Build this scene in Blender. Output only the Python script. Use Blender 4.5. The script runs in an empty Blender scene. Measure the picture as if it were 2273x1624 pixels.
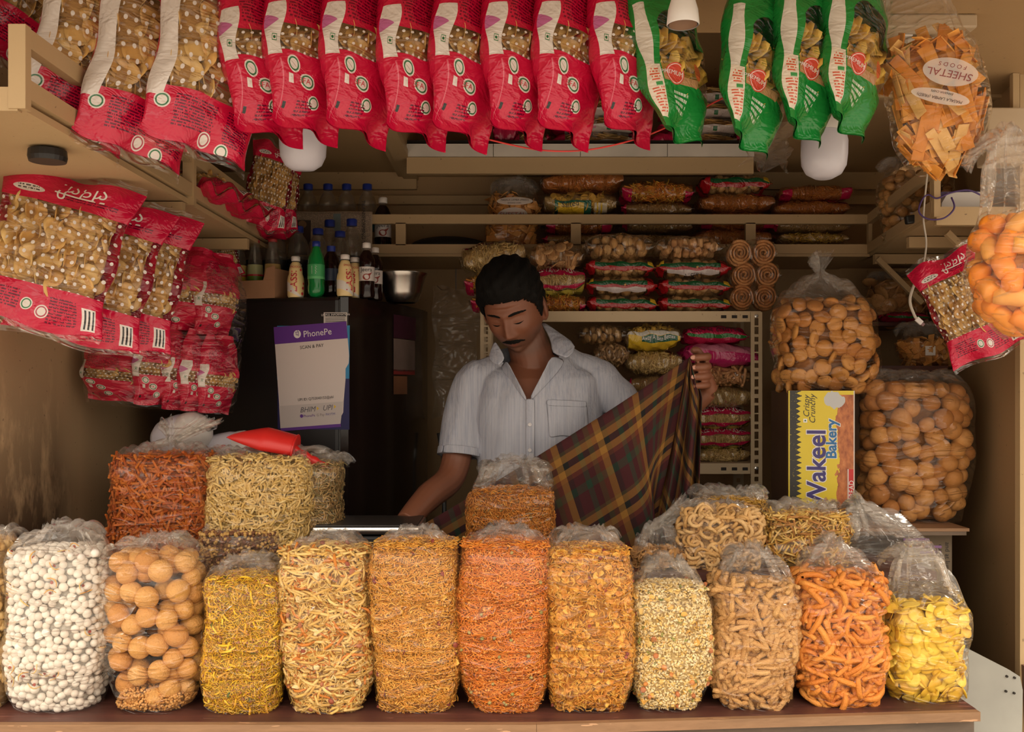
import bpy, bmesh, math, random
import numpy as np
from mathutils import Vector, Matrix, Euler

sc = bpy.context.scene
COL = sc.collection
PI = math.pi
# ---------------------------------------------------------------- camera
F, CX, HY, ZC = 2200.0, 1136.5, 860.0, 1.45      # focal length in px, principal column, horizon row, eye height
W, H = 2273.0, 1624.0
cam_d = bpy.data.cameras.new('camera')
cam_d.sensor_width = 36.0
cam_d.lens = 36.0 * F / W
cam_d.shift_y = (HY - H / 2) / W
cam_d.clip_start = 0.05
cam = bpy.data.objects.new('camera', cam_d)
cam.location = (0, 0, ZC)
cam.rotation_euler = (PI / 2, 0, 0)
COL.objects.link(cam)
sc.camera = cam
# ---------------------------------------------------------------- world: soft warm overcast daylight
wd = bpy.data.worlds.new('overcast_sky'); sc.world = wd
wd.use_nodes = True
_bg = wd.node_tree.nodes['Background']
_nt = wd.node_tree
_sep = _nt.nodes.new('ShaderNodeSeparateXYZ'); _tc = _nt.nodes.new('ShaderNodeTexCoord')
_nt.links.new(_tc.outputs['Generated'], _sep.inputs[0])
_rp = _nt.nodes.new('ShaderNodeValToRGB')       # overcast sky: brightest overhead, dim near the roofline
_rp.color_ramp.elements[0].color = (.12, .105, .085, 1); _rp.color_ramp.elements[1].color = (1.0, .90, .76, 1)
_nt.links.new(_sep.outputs[2], _rp.inputs[0]); _nt.links.new(_rp.outputs[0], _bg.inputs[0])
_bg.inputs[1].default_value = 7.2
# ---------------------------------------------------------------- exposure
vs = sc.view_settings
vs.view_transform = 'Standard'; vs.look = 'None'; vs.gamma = 1.0; vs.use_curve_mapping = False
vs.exposure = -0.05
sc.cycles.max_bounces = 6
sc.cycles.diffuse_bounces = 3
sc.cycles.glossy_bounces = 2
sc.cycles.transmission_bounces = 5
sc.cycles.transparent_max_bounces = 12
sc.cycles.use_denoising = True
sc.cycles.use_adaptive_sampling = True
sc.cycles.adaptive_threshold = 0.08

def P(px, py, Y):
    return Vector(((px - CX) / F * Y, Y, ZC + (HY - py) / F * Y))
def PX(px, Y): return (px - CX) / F * Y
def PZ(py, Y): return ZC + (HY - py) / F * Y
RNG = np.random.default_rng(7)
R_ = random.Random(11)

# ---------------------------------------------------------------- objects
def tag(o, label=None, cat=None, group=None, kind=None):
    if label: o['label'] = label
    if cat: o['category'] = cat
    if group: o['group'] = group
    if kind: o['kind'] = kind
    return o
def thing(name, label, cat, loc=(0, 0, 0), rot=(0, 0, 0), group=None):
    o = bpy.data.objects.new(name, None); COL.objects.link(o)
    o.empty_display_size = 0.05
    o.location = loc; o.rotation_euler = rot
    return tag(o, label, cat, group)
def mesh_np(name, v, f, mats=(), smooth=True, uv=None, attrs=None, mi=None):
    """v (n,3); f (m,k) int array or list of index tuples; uv per vertex (n,2); attrs name -> (n,) floats"""
    me = bpy.data.meshes.new(name)
    v = np.asarray(v, dtype=np.float32)
    if isinstance(f, np.ndarray):
        m, k = f.shape
        me.vertices.add(len(v)); me.vertices.foreach_set('co', v.ravel())
        me.loops.add(m * k); me.loops.foreach_set('vertex_index', f.ravel().astype(np.int32))
        me.polygons.add(m)
        me.polygons.foreach_set('loop_start', (np.arange(m) * k).astype(np.int32))
        me.polygons.foreach_set('loop_total', np.full(m, k, dtype=np.int32))
        me.update(calc_edges=True); me.validate()
    else:
        me.from_pydata([tuple(map(float, p)) for p in v], [], [tuple(map(int, q)) for q in f]); me.update()
    if smooth: me.polygons.foreach_set('use_smooth', np.ones(len(me.polygons), dtype=bool))
    if uv is not None:
        ul = me.uv_layers.new(name='UVMap')
        li = np.empty(len(me.loops), dtype=np.int32); me.loops.foreach_get('vertex_index', li)
        ul.data.foreach_set('uv', np.asarray(uv, dtype=np.float32)[li].ravel())
    for an, av in (attrs or {}).items():
        a = me.attributes.new(an, 'FLOAT', 'POINT'); a.data.foreach_set('value', np.asarray(av, dtype=np.float32))
    for m_ in (mats if isinstance(mats, (list, tuple)) else [mats]): me.materials.append(m_)
    if mi is not None: me.polygons.foreach_set('material_index', np.asarray(mi, dtype=np.int32))
    return me
def obj(name, me, parent=None, loc=None, rot=None, scale=None):
    o = bpy.data.objects.new(name, me); COL.objects.link(o)
    if parent is not None: o.parent = parent
    if loc is not None: o.location = loc
    if rot is not None: o.rotation_euler = rot
    if scale is not None: o.scale = scale if hasattr(scale, '__len__') else (scale,) * 3
    return o
def objm(name, me, mat4, parent=None):
    o = bpy.data.objects.new(name, me); COL.objects.link(o)
    if parent is not None: o.parent = parent
    o.matrix_local = mat4
    return o
def copy_tree(o, parent=None):
    c = o.copy(); COL.objects.link(c); c.parent = parent
    for ch in list(o.children): copy_tree(ch, c)
    return c

class MB:
    """collects simple shapes into one mesh"""
    def __init__(s): s.v = []; s.f = []; s.mi = []; s.cur = 0
    def add(s, v, f):
        b = len(s.v); s.v += [tuple(map(float, p)) for p in v]
        for q in f: s.f.append(tuple(int(i) + b for i in q)); s.mi.append(s.cur)
        return s
    def box(s, x0, x1, y0, y1, z0, z1, M=None):
        v = [(x, y, z) for x in (x0, x1) for y in (y0, y1) for z in (z0, z1)]
        if M is not None: v = [M @ Vector(p) for p in v]
        return s.add(v, [(0, 1, 3, 2), (4, 6, 7, 5), (0, 4, 5, 1), (2, 3, 7, 6), (0, 2, 6, 4), (1, 5, 7, 3)])
    def cbox(s, x0, x1, y0, y1, z0, z1, c=0.004, M=None):
        """box with chamfered edges"""
        bm = bmesh.new(); bmesh.ops.create_cube(bm, size=1)
        bmesh.ops.scale(bm, vec=(x1 - x0, y1 - y0, z1 - z0), verts=bm.verts)
        bmesh.ops.translate(bm, vec=((x0 + x1) / 2, (y0 + y1) / 2, (z0 + z1) / 2), verts=bm.verts)
        bmesh.ops.bevel(bm, geom=bm.edges[:], offset=c, segments=2, affect='EDGES', profile=0.5)
        if M is not None: bmesh.ops.transform(bm, matrix=M, verts=bm.verts)
        s.addbm(bm); return s
    def addbm(s, bm):
        bm.verts.index_update()
        s.add([v.co[:] for v in bm.verts], [[v.index for v in f.verts] for f in bm.faces]); bm.free(); return s
    def bar(s, a, b, w, h=None, up=(0, 0, 1)):
        """square bar from a to b"""
        a, b = Vector(a), Vector(b); h = h or w
        d = (b - a); L = d.length; d.normalize(); u = Vector(up)
        if abs(d.dot(u)) > .98: u = Vector((0, 1, 0))
        sx = d.cross(u).normalized(); sz = sx.cross(d).normalized()
        v = [a + d * (L * k) + sx * (i * w / 2) + sz * (j * h / 2) for k in (0, 1) for i in (-1, 1) for j in (-1, 1)]
        return s.add(v, [(0, 1, 3, 2), (4, 6, 7, 5), (0, 4, 5, 1), (2, 3, 7, 6), (0, 2, 6, 4), (1, 5, 7, 3)])
    def tube(s, pts, r, n=8, cap=True, rs=None):
        pts = [Vector(p) for p in pts]; b = len(s.v); k = len(pts)
        T = [(pts[min(i + 1, k - 1)] - pts[max(i - 1, 0)]).normalized() for i in range(k)]
        u = T[0].orthogonal().normalized()
        for i in range(k):
            u = (u - T[i] * u.dot(T[i]))
            u = u.normalized() if u.length > 1e-6 else T[i].orthogonal().normalized()
            w = T[i].cross(u); rr = rs[i] if rs else r
            for j in range(n):
                a = 2 * PI * j / n
                s.v.append(tuple(pts[i] + u * (rr * math.cos(a)) + w * (rr * math.sin(a))))
        for i in range(k - 1):
            for j in range(n):
                s.f.append((b + i * n + j, b + i * n + (j + 1) % n, b + (i + 1) * n + (j + 1) % n, b + (i + 1) * n + j)); s.mi.append(s.cur)
        if cap:
            s.f.append(tuple(b + j for j in range(n))[::-1]); s.mi.append(s.cur)
            s.f.append(tuple(b + (k - 1) * n + j for j in range(n))); s.mi.append(s.cur)
        return s
    def lathe(s, prof, n=20, c=(0, 0, 0), cap=True):
        """prof: (r, z) pairs around the z axis"""
        b = len(s.v); k = len(prof)
        for r, z in prof:
            for j in range(n):
                a = 2 * PI * j / n; s.v.append((c[0] + r * math.cos(a), c[1] + r * math.sin(a), c[2] + z))
        for i in range(k - 1):
            for j in range(n):
                s.f.append((b + i * n + j, b + i * n + (j + 1) % n, b + (i + 1) * n + (j + 1) % n, b + (i + 1) * n + j)); s.mi.append(s.cur)
        if cap:
            s.f.append(tuple(b + j for j in range(n))[::-1]); s.mi.append(s.cur)
            s.f.append(tuple(b + (k - 1) * n + j for j in range(n))); s.mi.append(s.cur)
        return s
    def prism(s, poly, y0, y1):
        """poly of (x,z) extruded along y"""
        n = len(poly); v = [(x, y0, z) for x, z in poly] + [(x, y1, z) for x, z in poly]
        return s.add(v, [tuple(range(n)), tuple(range(2 * n - 1, n - 1, -1))] + [(i, i + n, (i + 1) % n + n, (i + 1) % n) for i in range(n)])
    def mesh(s, name, mats, smooth=False, auto=None):
        me = bpy.data.meshes.new(name); me.from_pydata(s.v, [], s.f)
        for m_ in (mats if isinstance(mats, (list, tuple)) else [mats]): me.materials.append(m_)
        if any(s.mi): me.polygons.foreach_set('material_index', s.mi)
        bm = bmesh.new(); bm.from_mesh(me); bmesh.ops.recalc_face_normals(bm, faces=bm.faces); bm.to_mesh(me); bm.free()
        if smooth:
            me.polygons.foreach_set('use_smooth', [True] * len(me.polygons))
            if auto: me.set_sharp_from_angle(angle=auto)
        me.update(); return me
    def build(s, name, mats, parent=None, smooth=False, auto=None, **k):
        return obj(name, s.mesh(name, mats, smooth, auto), parent, **k)
def struct(o, kind='structure'): o['kind'] = kind; return o

# ---------------------------------------------------------------- shader helpers
class Sk:
    """socket with arithmetic"""
    def __init__(s, t, o): s.t = t; s.o = o
    def _m(s, op, *a):
        n = s.t.nodes.new('ShaderNodeMath'); n.operation = op
        for i, x in enumerate((s,) + a):
            if isinstance(x, Sk): s.t.links.new(x.o, n.inputs[i])
            else: n.inputs[i].default_value = float(x)
        return Sk(s.t, n.outputs[0])
    def __add__(s, b): return s._m('ADD', b)
    __radd__ = __add__
    def __sub__(s, b): return s._m('SUBTRACT', b)
    def __rsub__(s, b): return (s * -1) + b
    def __mul__(s, b): return s._m('MULTIPLY', b)
    __rmul__ = __mul__
    def __truediv__(s, b): return s._m('DIVIDE', b)
    def __pow__(s, b): return s._m('POWER', b)
    def lt(s, b): return s._m('LESS_THAN', b)
    def gt(s, b): return s._m('GREATER_THAN', b)
    def mx(s, b): return s._m('MAXIMUM', b)
    def mn(s, b): return s._m('MINIMUM', b)
    def fract(s): return s._m('FRACT')
    def floor(s): return s._m('FLOOR')
    def abs(s): return s._m('ABSOLUTE')
    def sin(s): return s._m('SINE')
    def clamp(s):
        r = s._m('ADD', 0.0); r.o.node.use_clamp = True; return r
class NT:
    def __init__(s, name):
        s.m = bpy.data.materials.new(name); s.m.use_nodes = True; s.t = s.m.node_tree
        s.t.nodes.clear(); s.out = s.t.nodes.new('ShaderNodeOutputMaterial')
    def n(s, typ, ins=None, **props):
        nd = s.t.nodes.new('ShaderNode' + typ)
        for k, v in props.items(): setattr(nd, k, v)
        for k, v in (ins or {}).items():
            i = nd.inputs[k]
            if isinstance(v, Sk): s.t.links.new(v.o, i)
            elif hasattr(v, 'is_output'): s.t.links.new(v, i)
            elif isinstance(v, (tuple, list)) and i.type == 'RGBA': i.default_value = tuple(v) + ((1,) if len(v) == 3 else ())
            else: i.default_value = v
        return nd
    def uv(s):
        x = s.n('SeparateXYZ', {0: s.n('UVMap', uv_map='UVMap').outputs[0]})
        return Sk(s.t, x.outputs[0]), Sk(s.t, x.outputs[1])
    def objco(s): return s.n('TexCoord').outputs['Object']
    def scaled(s, vec, sc_, loc=(0, 0, 0)): return s.n('Mapping', {0: vec, 1: loc, 3: sc_}).outputs[0]
    def noise(s, scale, detail=2, rough=.5, vec=None, dist=0.0):
        ins = {'Scale': scale, 'Detail': detail, 'Roughness': rough, 'Distortion': dist}
        if vec is not None: ins['Vector'] = vec
        return Sk(s.t, s.n('TexNoise', ins).outputs[0])
    def ramp(s, fac, stops, interp='LINEAR'):
        r = s.n('ValToRGB', {0: fac}); r.color_ramp.interpolation = interp
        e = r.color_ramp.elements
        while len(e) < len(stops): e.new(.5)
        for el, (p, c) in zip(e, stops): el.position = p; el.color = tuple(c) + ((1,) if len(c) == 3 else ())
        return r.outputs[0]
    def mix(s, fac, a, b):
        nd = s.n('Mix', data_type='RGBA')
        for i, v in ((0, fac), (6, a), (7, b)):
            inp = nd.inputs[i]
            if isinstance(v, Sk): s.t.links.new(v.o, inp)
            elif hasattr(v, 'is_output'): s.t.links.new(v, inp)
            elif isinstance(v, (tuple, list)): inp.default_value = tuple(v) + ((1,) if len(v) == 3 else ())
            else: inp.default_value = v
        return nd.outputs[2]
    def attr(s, name): return Sk(s.t, s.n('Attribute', attribute_name=name).outputs['Fac'])
    def rand(s): return Sk(s.t, s.n('ObjectInfo').outputs['Random'])
    def bump(s, h, strength=.3, dist=.01):
        return s.n('Bump', {'Height': h, 'Strength': strength, 'Distance': dist}).outputs[0]
    def bsdf(s, **k):
        ins = {}
        names = {'color': 'Base Color', 'rough': 'Roughness', 'metal': 'Metallic', 'normal': 'Normal', 'spec': 'Specular IOR Level', 'trans': 'Transmission Weight', 'ior': 'IOR', 'sub': 'Subsurface Weight', 'coat': 'Coat Weight', 'alpha': 'Alpha', 'emis': 'Emission Color', 'emis_s': 'Emission Strength', 'coatr': 'Coat Roughness', 'sheen': 'Sheen Weight'}
        for a, b in k.items(): ins[names[a]] = b
        return s.n('BsdfPrincipled', ins).outputs[0]
    def mixs(s, fac, a, b): 
        nd = s.n('MixShader'); 
        for i, v in ((0, fac), (1, a), (2, b)):
            if isinstance(v, Sk): s.t.links.new(v.o, nd.inputs[i])
            elif hasattr(v, 'is_output'): s.t.links.new(v, nd.inputs[i])
            else: nd.inputs[i].default_value = v
        return nd.outputs[0]
    def done(s, sh): s.t.links.new(sh, s.out.inputs[0]); return s.m
def flat(name, col, rough=.5, metal=0.0, var=0.0, bump=0.0, bscale=40, spec=.5):
    t = NT(name); c = col; k = {}
    if var: 
        nz = t.noise(6, 4, vec=t.objco())
        c = t.ramp(nz, [(.3, tuple(x * (1 - var) for x in col)), (.7, tuple(min(1, x * (1 + var)) for x in col))])
    if bump: k['normal'] = t.bump(t.noise(bscale, 3, vec=t.objco()), bump, .004)
    return t.done(t.bsdf(color=c, rough=rough, metal=metal, spec=spec, **k))

def film_shader(t, haze=.008, gloss=.028, rough=.05, wr=1.0, tint=(1, .985, .96), scale=1.0, hcol=(.93, .90, .87)):
    """clear plastic film: see-through, with sheen on creases and a little milkiness"""
    oc = t.objco()
    h1 = t.noise(9 * scale, 2, .6, t.scaled(oc, (.5, .5, 2.0)), 1.0)
    rg = lambda h, k: (1 - ((h - .5) * 2.6).abs()).mx(0.0) ** k
    vo = t.n('TexVoronoi', {'Vector': t.n('Mapping', {0: oc, 3: (1, 1, 1.4)}).outputs[0], 'Scale': 24.0 * scale, 'Detail': 0.0})
    h3 = Sk(t.t, vo.outputs['Distance']); hzv = t.attr('haze')
    nrm = t.bump(rg(h1, 9.0) * .40 + h1 * .25 + h3 * (hzv * 5.0 + .05), 1.0 * wr, .024)
    fac = Sk(t.t, t.n('LayerWeight', {0: .5, 'Normal': nrm}).outputs['Facing'])
    refl = (fac ** 3.0) * .6 + gloss
    tr = t.n('BsdfTransparent', {0: tint}).outputs[0]
    gl = t.n('BsdfGlossy', {'Color': (1, 1, 1), 'Roughness': rough, 'Normal': nrm}).outputs[0]
    df = t.mixs(.5, t.n('BsdfDiffuse', {0: hcol}).outputs[0], t.n('BsdfTranslucent', {0: hcol}).outputs[0])
    hz = (t.attr('haze') + haze).clamp()
    return t.mixs(refl.clamp(), t.mixs(hz, tr, df), gl)
def film_mat(name, **k):
    t = NT(name); return t.done(film_shader(t, **k))
FILM = film_mat('clear_film')
FILM_DULL = film_mat('milky_film', haze=.05)
FILM_IN = film_mat('packet_film', haze=.01, gloss=.05, wr=1.2, scale=1.6)

def print_mat(name, layers_fn, film=True, rough=.22, wr=.8, dots=None):
    """printed plastic: layers_fn(t,U,V) yields (mask, colour or None for a clear window)"""
    t = NT(name); U, V = t.uv()
    col = (.5, .5, .5); opq = None
    colnode = None; first = True
    for mask, c in layers_fn(t, U, V):
        if mask is None:
            col = c if c is not None else (.9, .9, .9); opq = 1.0 if c is not None else 0.0
            continue
        if c is not None: col = t.mix(mask, col, c)
        tgt = 1.0 if c is not None else 0.0
        if not (isinstance(opq, float) and opq == tgt):
            if isinstance(opq, float): opq = mask if tgt == 1.0 else (mask * -1 + 1)
            else: opq = (opq.mx(mask) if tgt == 1.0 else opq * (mask * -1 + 1))
    oc = t.objco()
    nrm = t.bump(t.noise(22, 3, .6, t.scaled(oc, (1, 1, 1.5)), .6), .55 * wr, .02)
    pr = t.bsdf(color=col, rough=rough, spec=.6, normal=nrm)
    if isinstance(opq, float):
        return t.done(pr if opq == 1.0 else film_shader(t))
    return t.done(t.mixs(opq, film_shader(t, haze=.01, gloss=.045, scale=1.3), pr))
def box_m(U, V, u0, u1, v0, v1): return U.gt(u0) * U.lt(u1) * V.gt(v0) * V.lt(v1)
def ell_m(U, V, cu, cv, ru, rv): return (((U - cu) / ru) ** 2.0 + ((V - cv) / rv) ** 2.0).lt(1.0)

# ---------------------------------------------------------------- lettering
def text_mesh(txt, size, mat, align='CENTER', extrude=0.0, font=None, shear=0, res=3, bold=0.0):
    cu = bpy.data.curves.new('lettering', 'FONT'); cu.body = txt; cu.size = size; cu.align_x = align; cu.align_y = 'CENTER'
    cu.extrude = extrude; cu.resolution_u = res; cu.shear = shear; cu.offset = bold
    if font: cu.font = font
    o = bpy.data.objects.new('lettering', cu); COL.objects.link(o)
    dg = bpy.context.evaluated_depsgraph_get()
    me = bpy.data.meshes.new_from_object(o.evaluated_get(dg))
    bpy.data.objects.remove(o); bpy.data.curves.remove(cu)
    me.name = 'lettering'; me.materials.clear(); me.materials.append(mat)
    return me
def warp(me, fn):
    n = len(me.vertices); a = np.empty(n * 3, dtype=np.float32); me.vertices.foreach_get('co', a); a = a.reshape(-1, 3)
    me.vertices.foreach_set('co', np.asarray(fn(a), dtype=np.float32).ravel()); me.update(); return me
# ================================================================ setting
XL, XR, YB = -1.16, 1.45, 3.55
ZCEIL = 2.216; ZT = 0.758
def wall_mat(name, col, stain=0.0, dirt=.25):
    t = NT(name); oc = t.objco()
    n1 = t.noise(2.2, 5, .6, oc); n2 = t.noise(24, 4, .7, t.scaled(oc, (1, 1, .35)))
    c = t.mix((n1 * dirt * 1.4).clamp(), col, tuple(x * .62 for x in col))
    sp = (t.noise(90, 2, .5, oc).gt(.73)) * .6
    c = t.mix(sp, c, (.12, .07, .04))
    if stain:
        xyz = t.n('SeparateXYZ', {0: oc}); y, z = Sk(t.t, xyz.outputs[1]), Sk(t.t, xyz.outputs[2])
        blot = (t.noise(3.6, 6, .62, t.scaled(oc, (1, 1.6, .8))) * .75 + n2 * .45 - .36) * 4.5
        m = (blot.clamp() * ((2.66 - y) * 7).clamp() * ((1.66 - z) * 1.8).clamp() * stain).clamp()
        c = t.mix(m, c, (.045, .022, .012))
    nrm = t.bump(n1 + n2 * .25, .12, .02)
    return t.done(t.bsdf(color=c, rough=.55, normal=nrm, spec=.35))
CREAM = (.40, .255, .125)
M_WALL_L = wall_mat('stained_lit_cream_paint', (.66, .45, .25), stain=.95)  # real stains over a base lightened for the daylight on this wall
M_WALL = wall_mat('cream_paint', CREAM)
M_CEIL = wall_mat('ceiling_paint', (.42, .27, .13), dirt=.3)
M_RAIL = wall_mat('shelf_paint', (.50, .345, .18), dirt=.35)
M_FLOOR = flat('cement_floor', (.16, .13, .11), .8, var=.3)
M_STREET = flat('street_concrete', (.30, .27, .24), .9, var=.2)
M_DARK = flat('dark_gap', (.02, .014, .01), .8)
M_WHITE = flat('white_plastic', (.72, .68, .64), .3)
M_BLACK = flat('black_plastic', (.012, .011, .011), .45)
M_METAL = flat('steel', (.62, .60, .58), .28, 1.0)

struct(MB().box(-6, 6, -8, 1.9, -.02, 0).build('ground', M_STREET))
struct(MB().box(XL - .1, XR + .3, 1.9, YB + .1, -.02, .02).build('floor', M_FLOOR))
YWL = 2.23      # front edge of the left-hand wall
wl = MB(); wl.box(XL - .12, XL, YWL, YB + .12, 0, 3.0); wl.box(XL - .12, XL, 1.2, YWL, 1.72, 3.0)
struct(wl.build('wall_left', M_WALL_L))
struct(MB().box(XL - 2.0, XL - .12, YWL, YWL + .1, 0, 3.0).build('wall_light_block_left', M_WALL))  # unseen, added so that no daylight leaks in past the left wall
struct(MB().box(XL, XR, YB, YB + .12, 0, 3.0).build('wall_back', M_WALL))
YWR, XRF = 2.45, 1.255      # front edge of the splayed right-hand wall
def xr(y): return XRF + (XR - XRF) * (y - YWR) / (YB - YWR)
def plan(mb, poly, z0, z1):
    n = len(poly)
    mb.add([(x, y, z0) for x, y in poly] + [(x, y, z1) for x, y in poly],
           [tuple(range(n))[::-1], tuple(range(n, 2 * n))] + [(i, (i + 1) % n, (i + 1) % n + n, i + n) for i in range(n)])
    return mb
struct(plan(MB(), [(XRF, YWR), (XRF + .12, YWR), (XR + .12, YB + .12), (XR, YB)], 0, 3.0).build('wall_right', M_WALL))
# unseen wall added past the right wall to block side light
struct(MB().box(XRF + .125, XRF + 2.2, 2.50, 2.56, 0, 3.0).build('wall_light_block_right', M_WALL))
t0 = MB(); t0.box(XRF - .012, XRF + .03, 2.425, 2.449, 0, ZCEIL)
struct(t0.build('trim_1', M_RAIL))
# ceiling: low panels with the loft opening in the middle
XO0, XO1, YO0, YO1 = -.34, .78, 2.14, 3.20
cm = MB()
cm.box(XL - .9, XR + .9, 0.98, YO0, ZCEIL, ZCEIL + .03)  # unseen front overhang past the hanging row, lengthened to shade what is below
cm.box(XL, XO0, YO0, YB, ZCEIL, ZCEIL + .03)
cm.box(XO1, XRF + .1, YO0, YB, ZCEIL, ZCEIL + .03)
struct(cm.build('ceiling', M_CEIL))
lm = MB()
lm.box(XO0 - .03, XO0, YO0, YB, ZCEIL + .03, 2.9); lm.box(XO1, XO1 + .03, YO0, YB, ZCEIL + .03, 2.9)
lm.box(XO0, XO1, YO0 - .03, YO0, ZCEIL + .03, 2.9); lm.box(XO0 - .03, XO1 + .03, YO0 - .03, YB, 2.9, 2.93)
struct(lm.build('wall_loft', M_CEIL))
# beams and battens on the ceiling
k = 2
for a, b, w, h in (((XO0 - .02, 2.1, ZCEIL - .012), (XO0 - .02, YB, ZCEIL - .012), .05, .024),
                   ((XO0 - .055, 2.1, ZCEIL - .008), (XO0 - .055, YB, ZCEIL - .008), .02, .016),
                   ((XL, YB - .012, ZCEIL - .03), (XO0, YB - .012, ZCEIL - .03), .024, .06),
                   ((XL, YB - .02, ZCEIL - .10), (XR, YB - .02, ZCEIL - .10), .03, .03),
                   ((XO1, YB - .012, ZCEIL - .03), (XR, YB - .012, ZCEIL - .03), .024, .06),
                   ((XO0, 2.62, 2.43), (XO1, 2.62, 2.43), .05, .05),
                   ((XO0, 2.64, 2.50), (XO1, 2.64, 2.50), .03, .05),
                   ((XO1 + .02, 2.1, ZCEIL - .008), (XO1 + .02, YB, ZCEIL - .008), .04, .016),
                   ((XO1, 2.60, ZCEIL - .004), (XR, 2.60, ZCEIL - .004), .02, .008)):
    struct(MB().bar(a, b, w, h).build('trim_%d' % k, M_RAIL)); k += 1
# loft ledge with a white front strip
cm = None
lo = thing('loft_ledge', 'cream loft ledge with a white front strip under the stacked chip packets', 'shelf', (0, YO1, ZCEIL))
MB().box(XO0, XO1, 0, .36, -.012, .012).build('board', M_RAIL, lo)
st = MB()
for i in range(4):
    w = (XO1 - XO0) / 4
    st.box(XO0 + i * w + .001, XO0 + (i + 1) * w - .001, -.012, -.0015, -.022, .018)
st.build('front_strip', flat('white_strip', (.62, .57, .50), .4, var=.15), lo)
MB().box(XO0, XO1, .0, .02, -.075, -.0225).build('batten', M_RAIL, lo)
MB().box(XO0, XO1, .012, .035, .02, .035).build('back_lip', M_DARK, lo)
# ---------------------------------------------------------------- counter
def wood_mat(name, a, b, scale=8, rough=.45):
    t = NT(name); oc = t.objco()
    n = t.noise(scale, 6, .65, t.scaled(oc, (.6, 6, 6)), .6); m = t.noise(3, 4, .6, oc)
    sc1 = t.noise(35, 3, .6, t.scaled(oc, (.25, 2, 2))).gt(.66) * .45
    c = t.mix(sc1, t.ramp(n * .6 + m * .4, [(.32, a), (.68, b)]), tuple(min(1, x * 2.2 + .05) for x in b))
    return t.done(t.bsdf(color=c, rough=rough, normal=t.bump(n, .2, .004)))
M_WOOD = wood_mat('worn_dark_wood', (.05, .022, .017), (.14, .045, .032))
M_WOOD2 = wood_mat('wood_edge', (.20, .105, .05), (.33, .18, .09), 14, .6)
M_BROWN = wood_mat('dusty_brown_board', (.10, .075, .055), (.19, .13, .09), 10, .8)
ct = thing('counter', 'dark red-brown wooden counter carrying the front row of snack bags', 'counter', (0, 2.1, 0))
poly = [(-1.155, -.05), (.05, -.05), (1.0, .03), (1.0, .455), (-1.155, .455)]     # plan, relative to y = 2.1
plan(MB(), [(x, y + (.004 if y < .1 else 0)) for x, y in poly], ZT - .022, ZT).build('counter_top', M_WOOD, ct)
fe = MB()
for (x0, y0), (x1, y1) in ((poly[0], poly[1]), (poly[1], poly[2])):
    fe.bar((x0, y0 - .004, ZT - .0105), (x1, y1 - .004, ZT - .0105), .018, .020)
fe.build('edge_strip', M_WOOD2, ct)
plan(MB(), [(x, y + .015) if y < .1 else (x, y) for x, y in poly], .02, ZT - .0225).build('front_panel', M_BROWN, ct)
ZS = 1.02   # raised tier at the back of the counter
tr = thing('counter_step', 'low wooden step behind the front row of bags on the counter', 'step', (0, 2.45, ZT))
MB().box(-1.12, .98, -.13, .095, .001, ZS - ZT - .02).build('riser', M_BROWN, tr)
MB().box(-1.13, .99, -.14, .105, ZS - ZT - .0195, ZS - ZT).build('step_top', M_WOOD, tr)
# grey hinged panel at the right-hand end
gp = thing('side_flap', 'pale grey painted metal flap beside the right end of the counter', 'panel', P(2215, 1620, 2.45))
a = [P(2150, 1440, 2.4), P(2240, 1486, 2.4), P(2262, 1500, 2.4), P(2268, 1530, 2.4), P(2262, 1900, 2.4), P(2120, 1900, 2.4), P(2120, 1430, 2.4)]
o0 = gp.location
MB().prism([((p - o0).x, (p - o0).z) for p in a], -.055, -.035).build('flap_sheet', flat('grey_paint', (.34, .33, .29), .5, var=.12), gp)
hb = MB(); c_ = MB()
for (qx, qy) in ((2234, 1500), (2251, 1503), (2232, 1533), (2250, 1537)):
    q = P(qx, qy, 2.395) - o0; MB().lathe([(.003, 0), (.003, .004)], 8).build('rivet', M_DARK, gp, loc=(q.x, -.0552, q.z), rot=(PI / 2, 0, 0))
MB().bar((.055, -.03, .17), (.075, -.03, -.3), .02, .03).build('flap_frame', flat('rusty_edge', (.18, .09, .05), .8, var=.3), gp)
# ================================================================ snack pieces
def tube_tpl(n, segs, r, L, bend=0.0, ridge=0.0, caps=True, wob=0.0, seed=0):
    """rod along x, centred; returns verts, quads"""
    g = np.random.default_rng(seed); v = []
    for i in range(segs + 1):
        s = i / segs - .5; x = s * L; dz = bend * L * (.25 - s * s) * 2; dy = wob * L * math.sin(s * 7 + seed)
        for j in range(n):
            a = 2 * PI * j / n; rr = r * (1 + (ridge if j % 2 else 0)) * (.8 if caps and i in (0, segs) else 1)
            v.append((x, dy + dz + rr * math.cos(a), rr * math.sin(a)))
    f = [(i * n + j, i * n + (j + 1) % n, (i + 1) * n + (j + 1) % n, (i + 1) * n + j) for i in range(segs) for j in range(n)]
    if caps:
        v.append((-L / 2, 0, 0)); v.append((L / 2, 0, 0)); A, B = len(v) - 2, len(v) - 1
        for j in range(n): f.append((A, (j + 1) % n, j, j)); f.append((B, segs * n + j, segs * n + (j + 1) % n, segs * n + (j + 1) % n))
    return np.array(v), f
def ball_tpl(r, sub=2, noise=.06, squash=1.0, seed=0):
    bm = bmesh.new(); bmesh.ops.create_icosphere(bm, subdivisions=sub, radius=1)
    v = np.array([x.co[:] for x in bm.verts]); f = [tuple(x.index for x in q.verts) for q in bm.faces]; bm.free()
    g = np.random.default_rng(seed); k = g.normal(size=(7, 3)) * 1.7; ph = g.uniform(0, 6, 7)
    d = sum(np.sin(v @ k[i] + ph[i]) for i in range(7)) / 7
    v = v * (1 + noise * 2 * d)[:, None]; v[:, 2] *= squash
    return v * r, [q + (q[-1],) for q in f]
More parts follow.
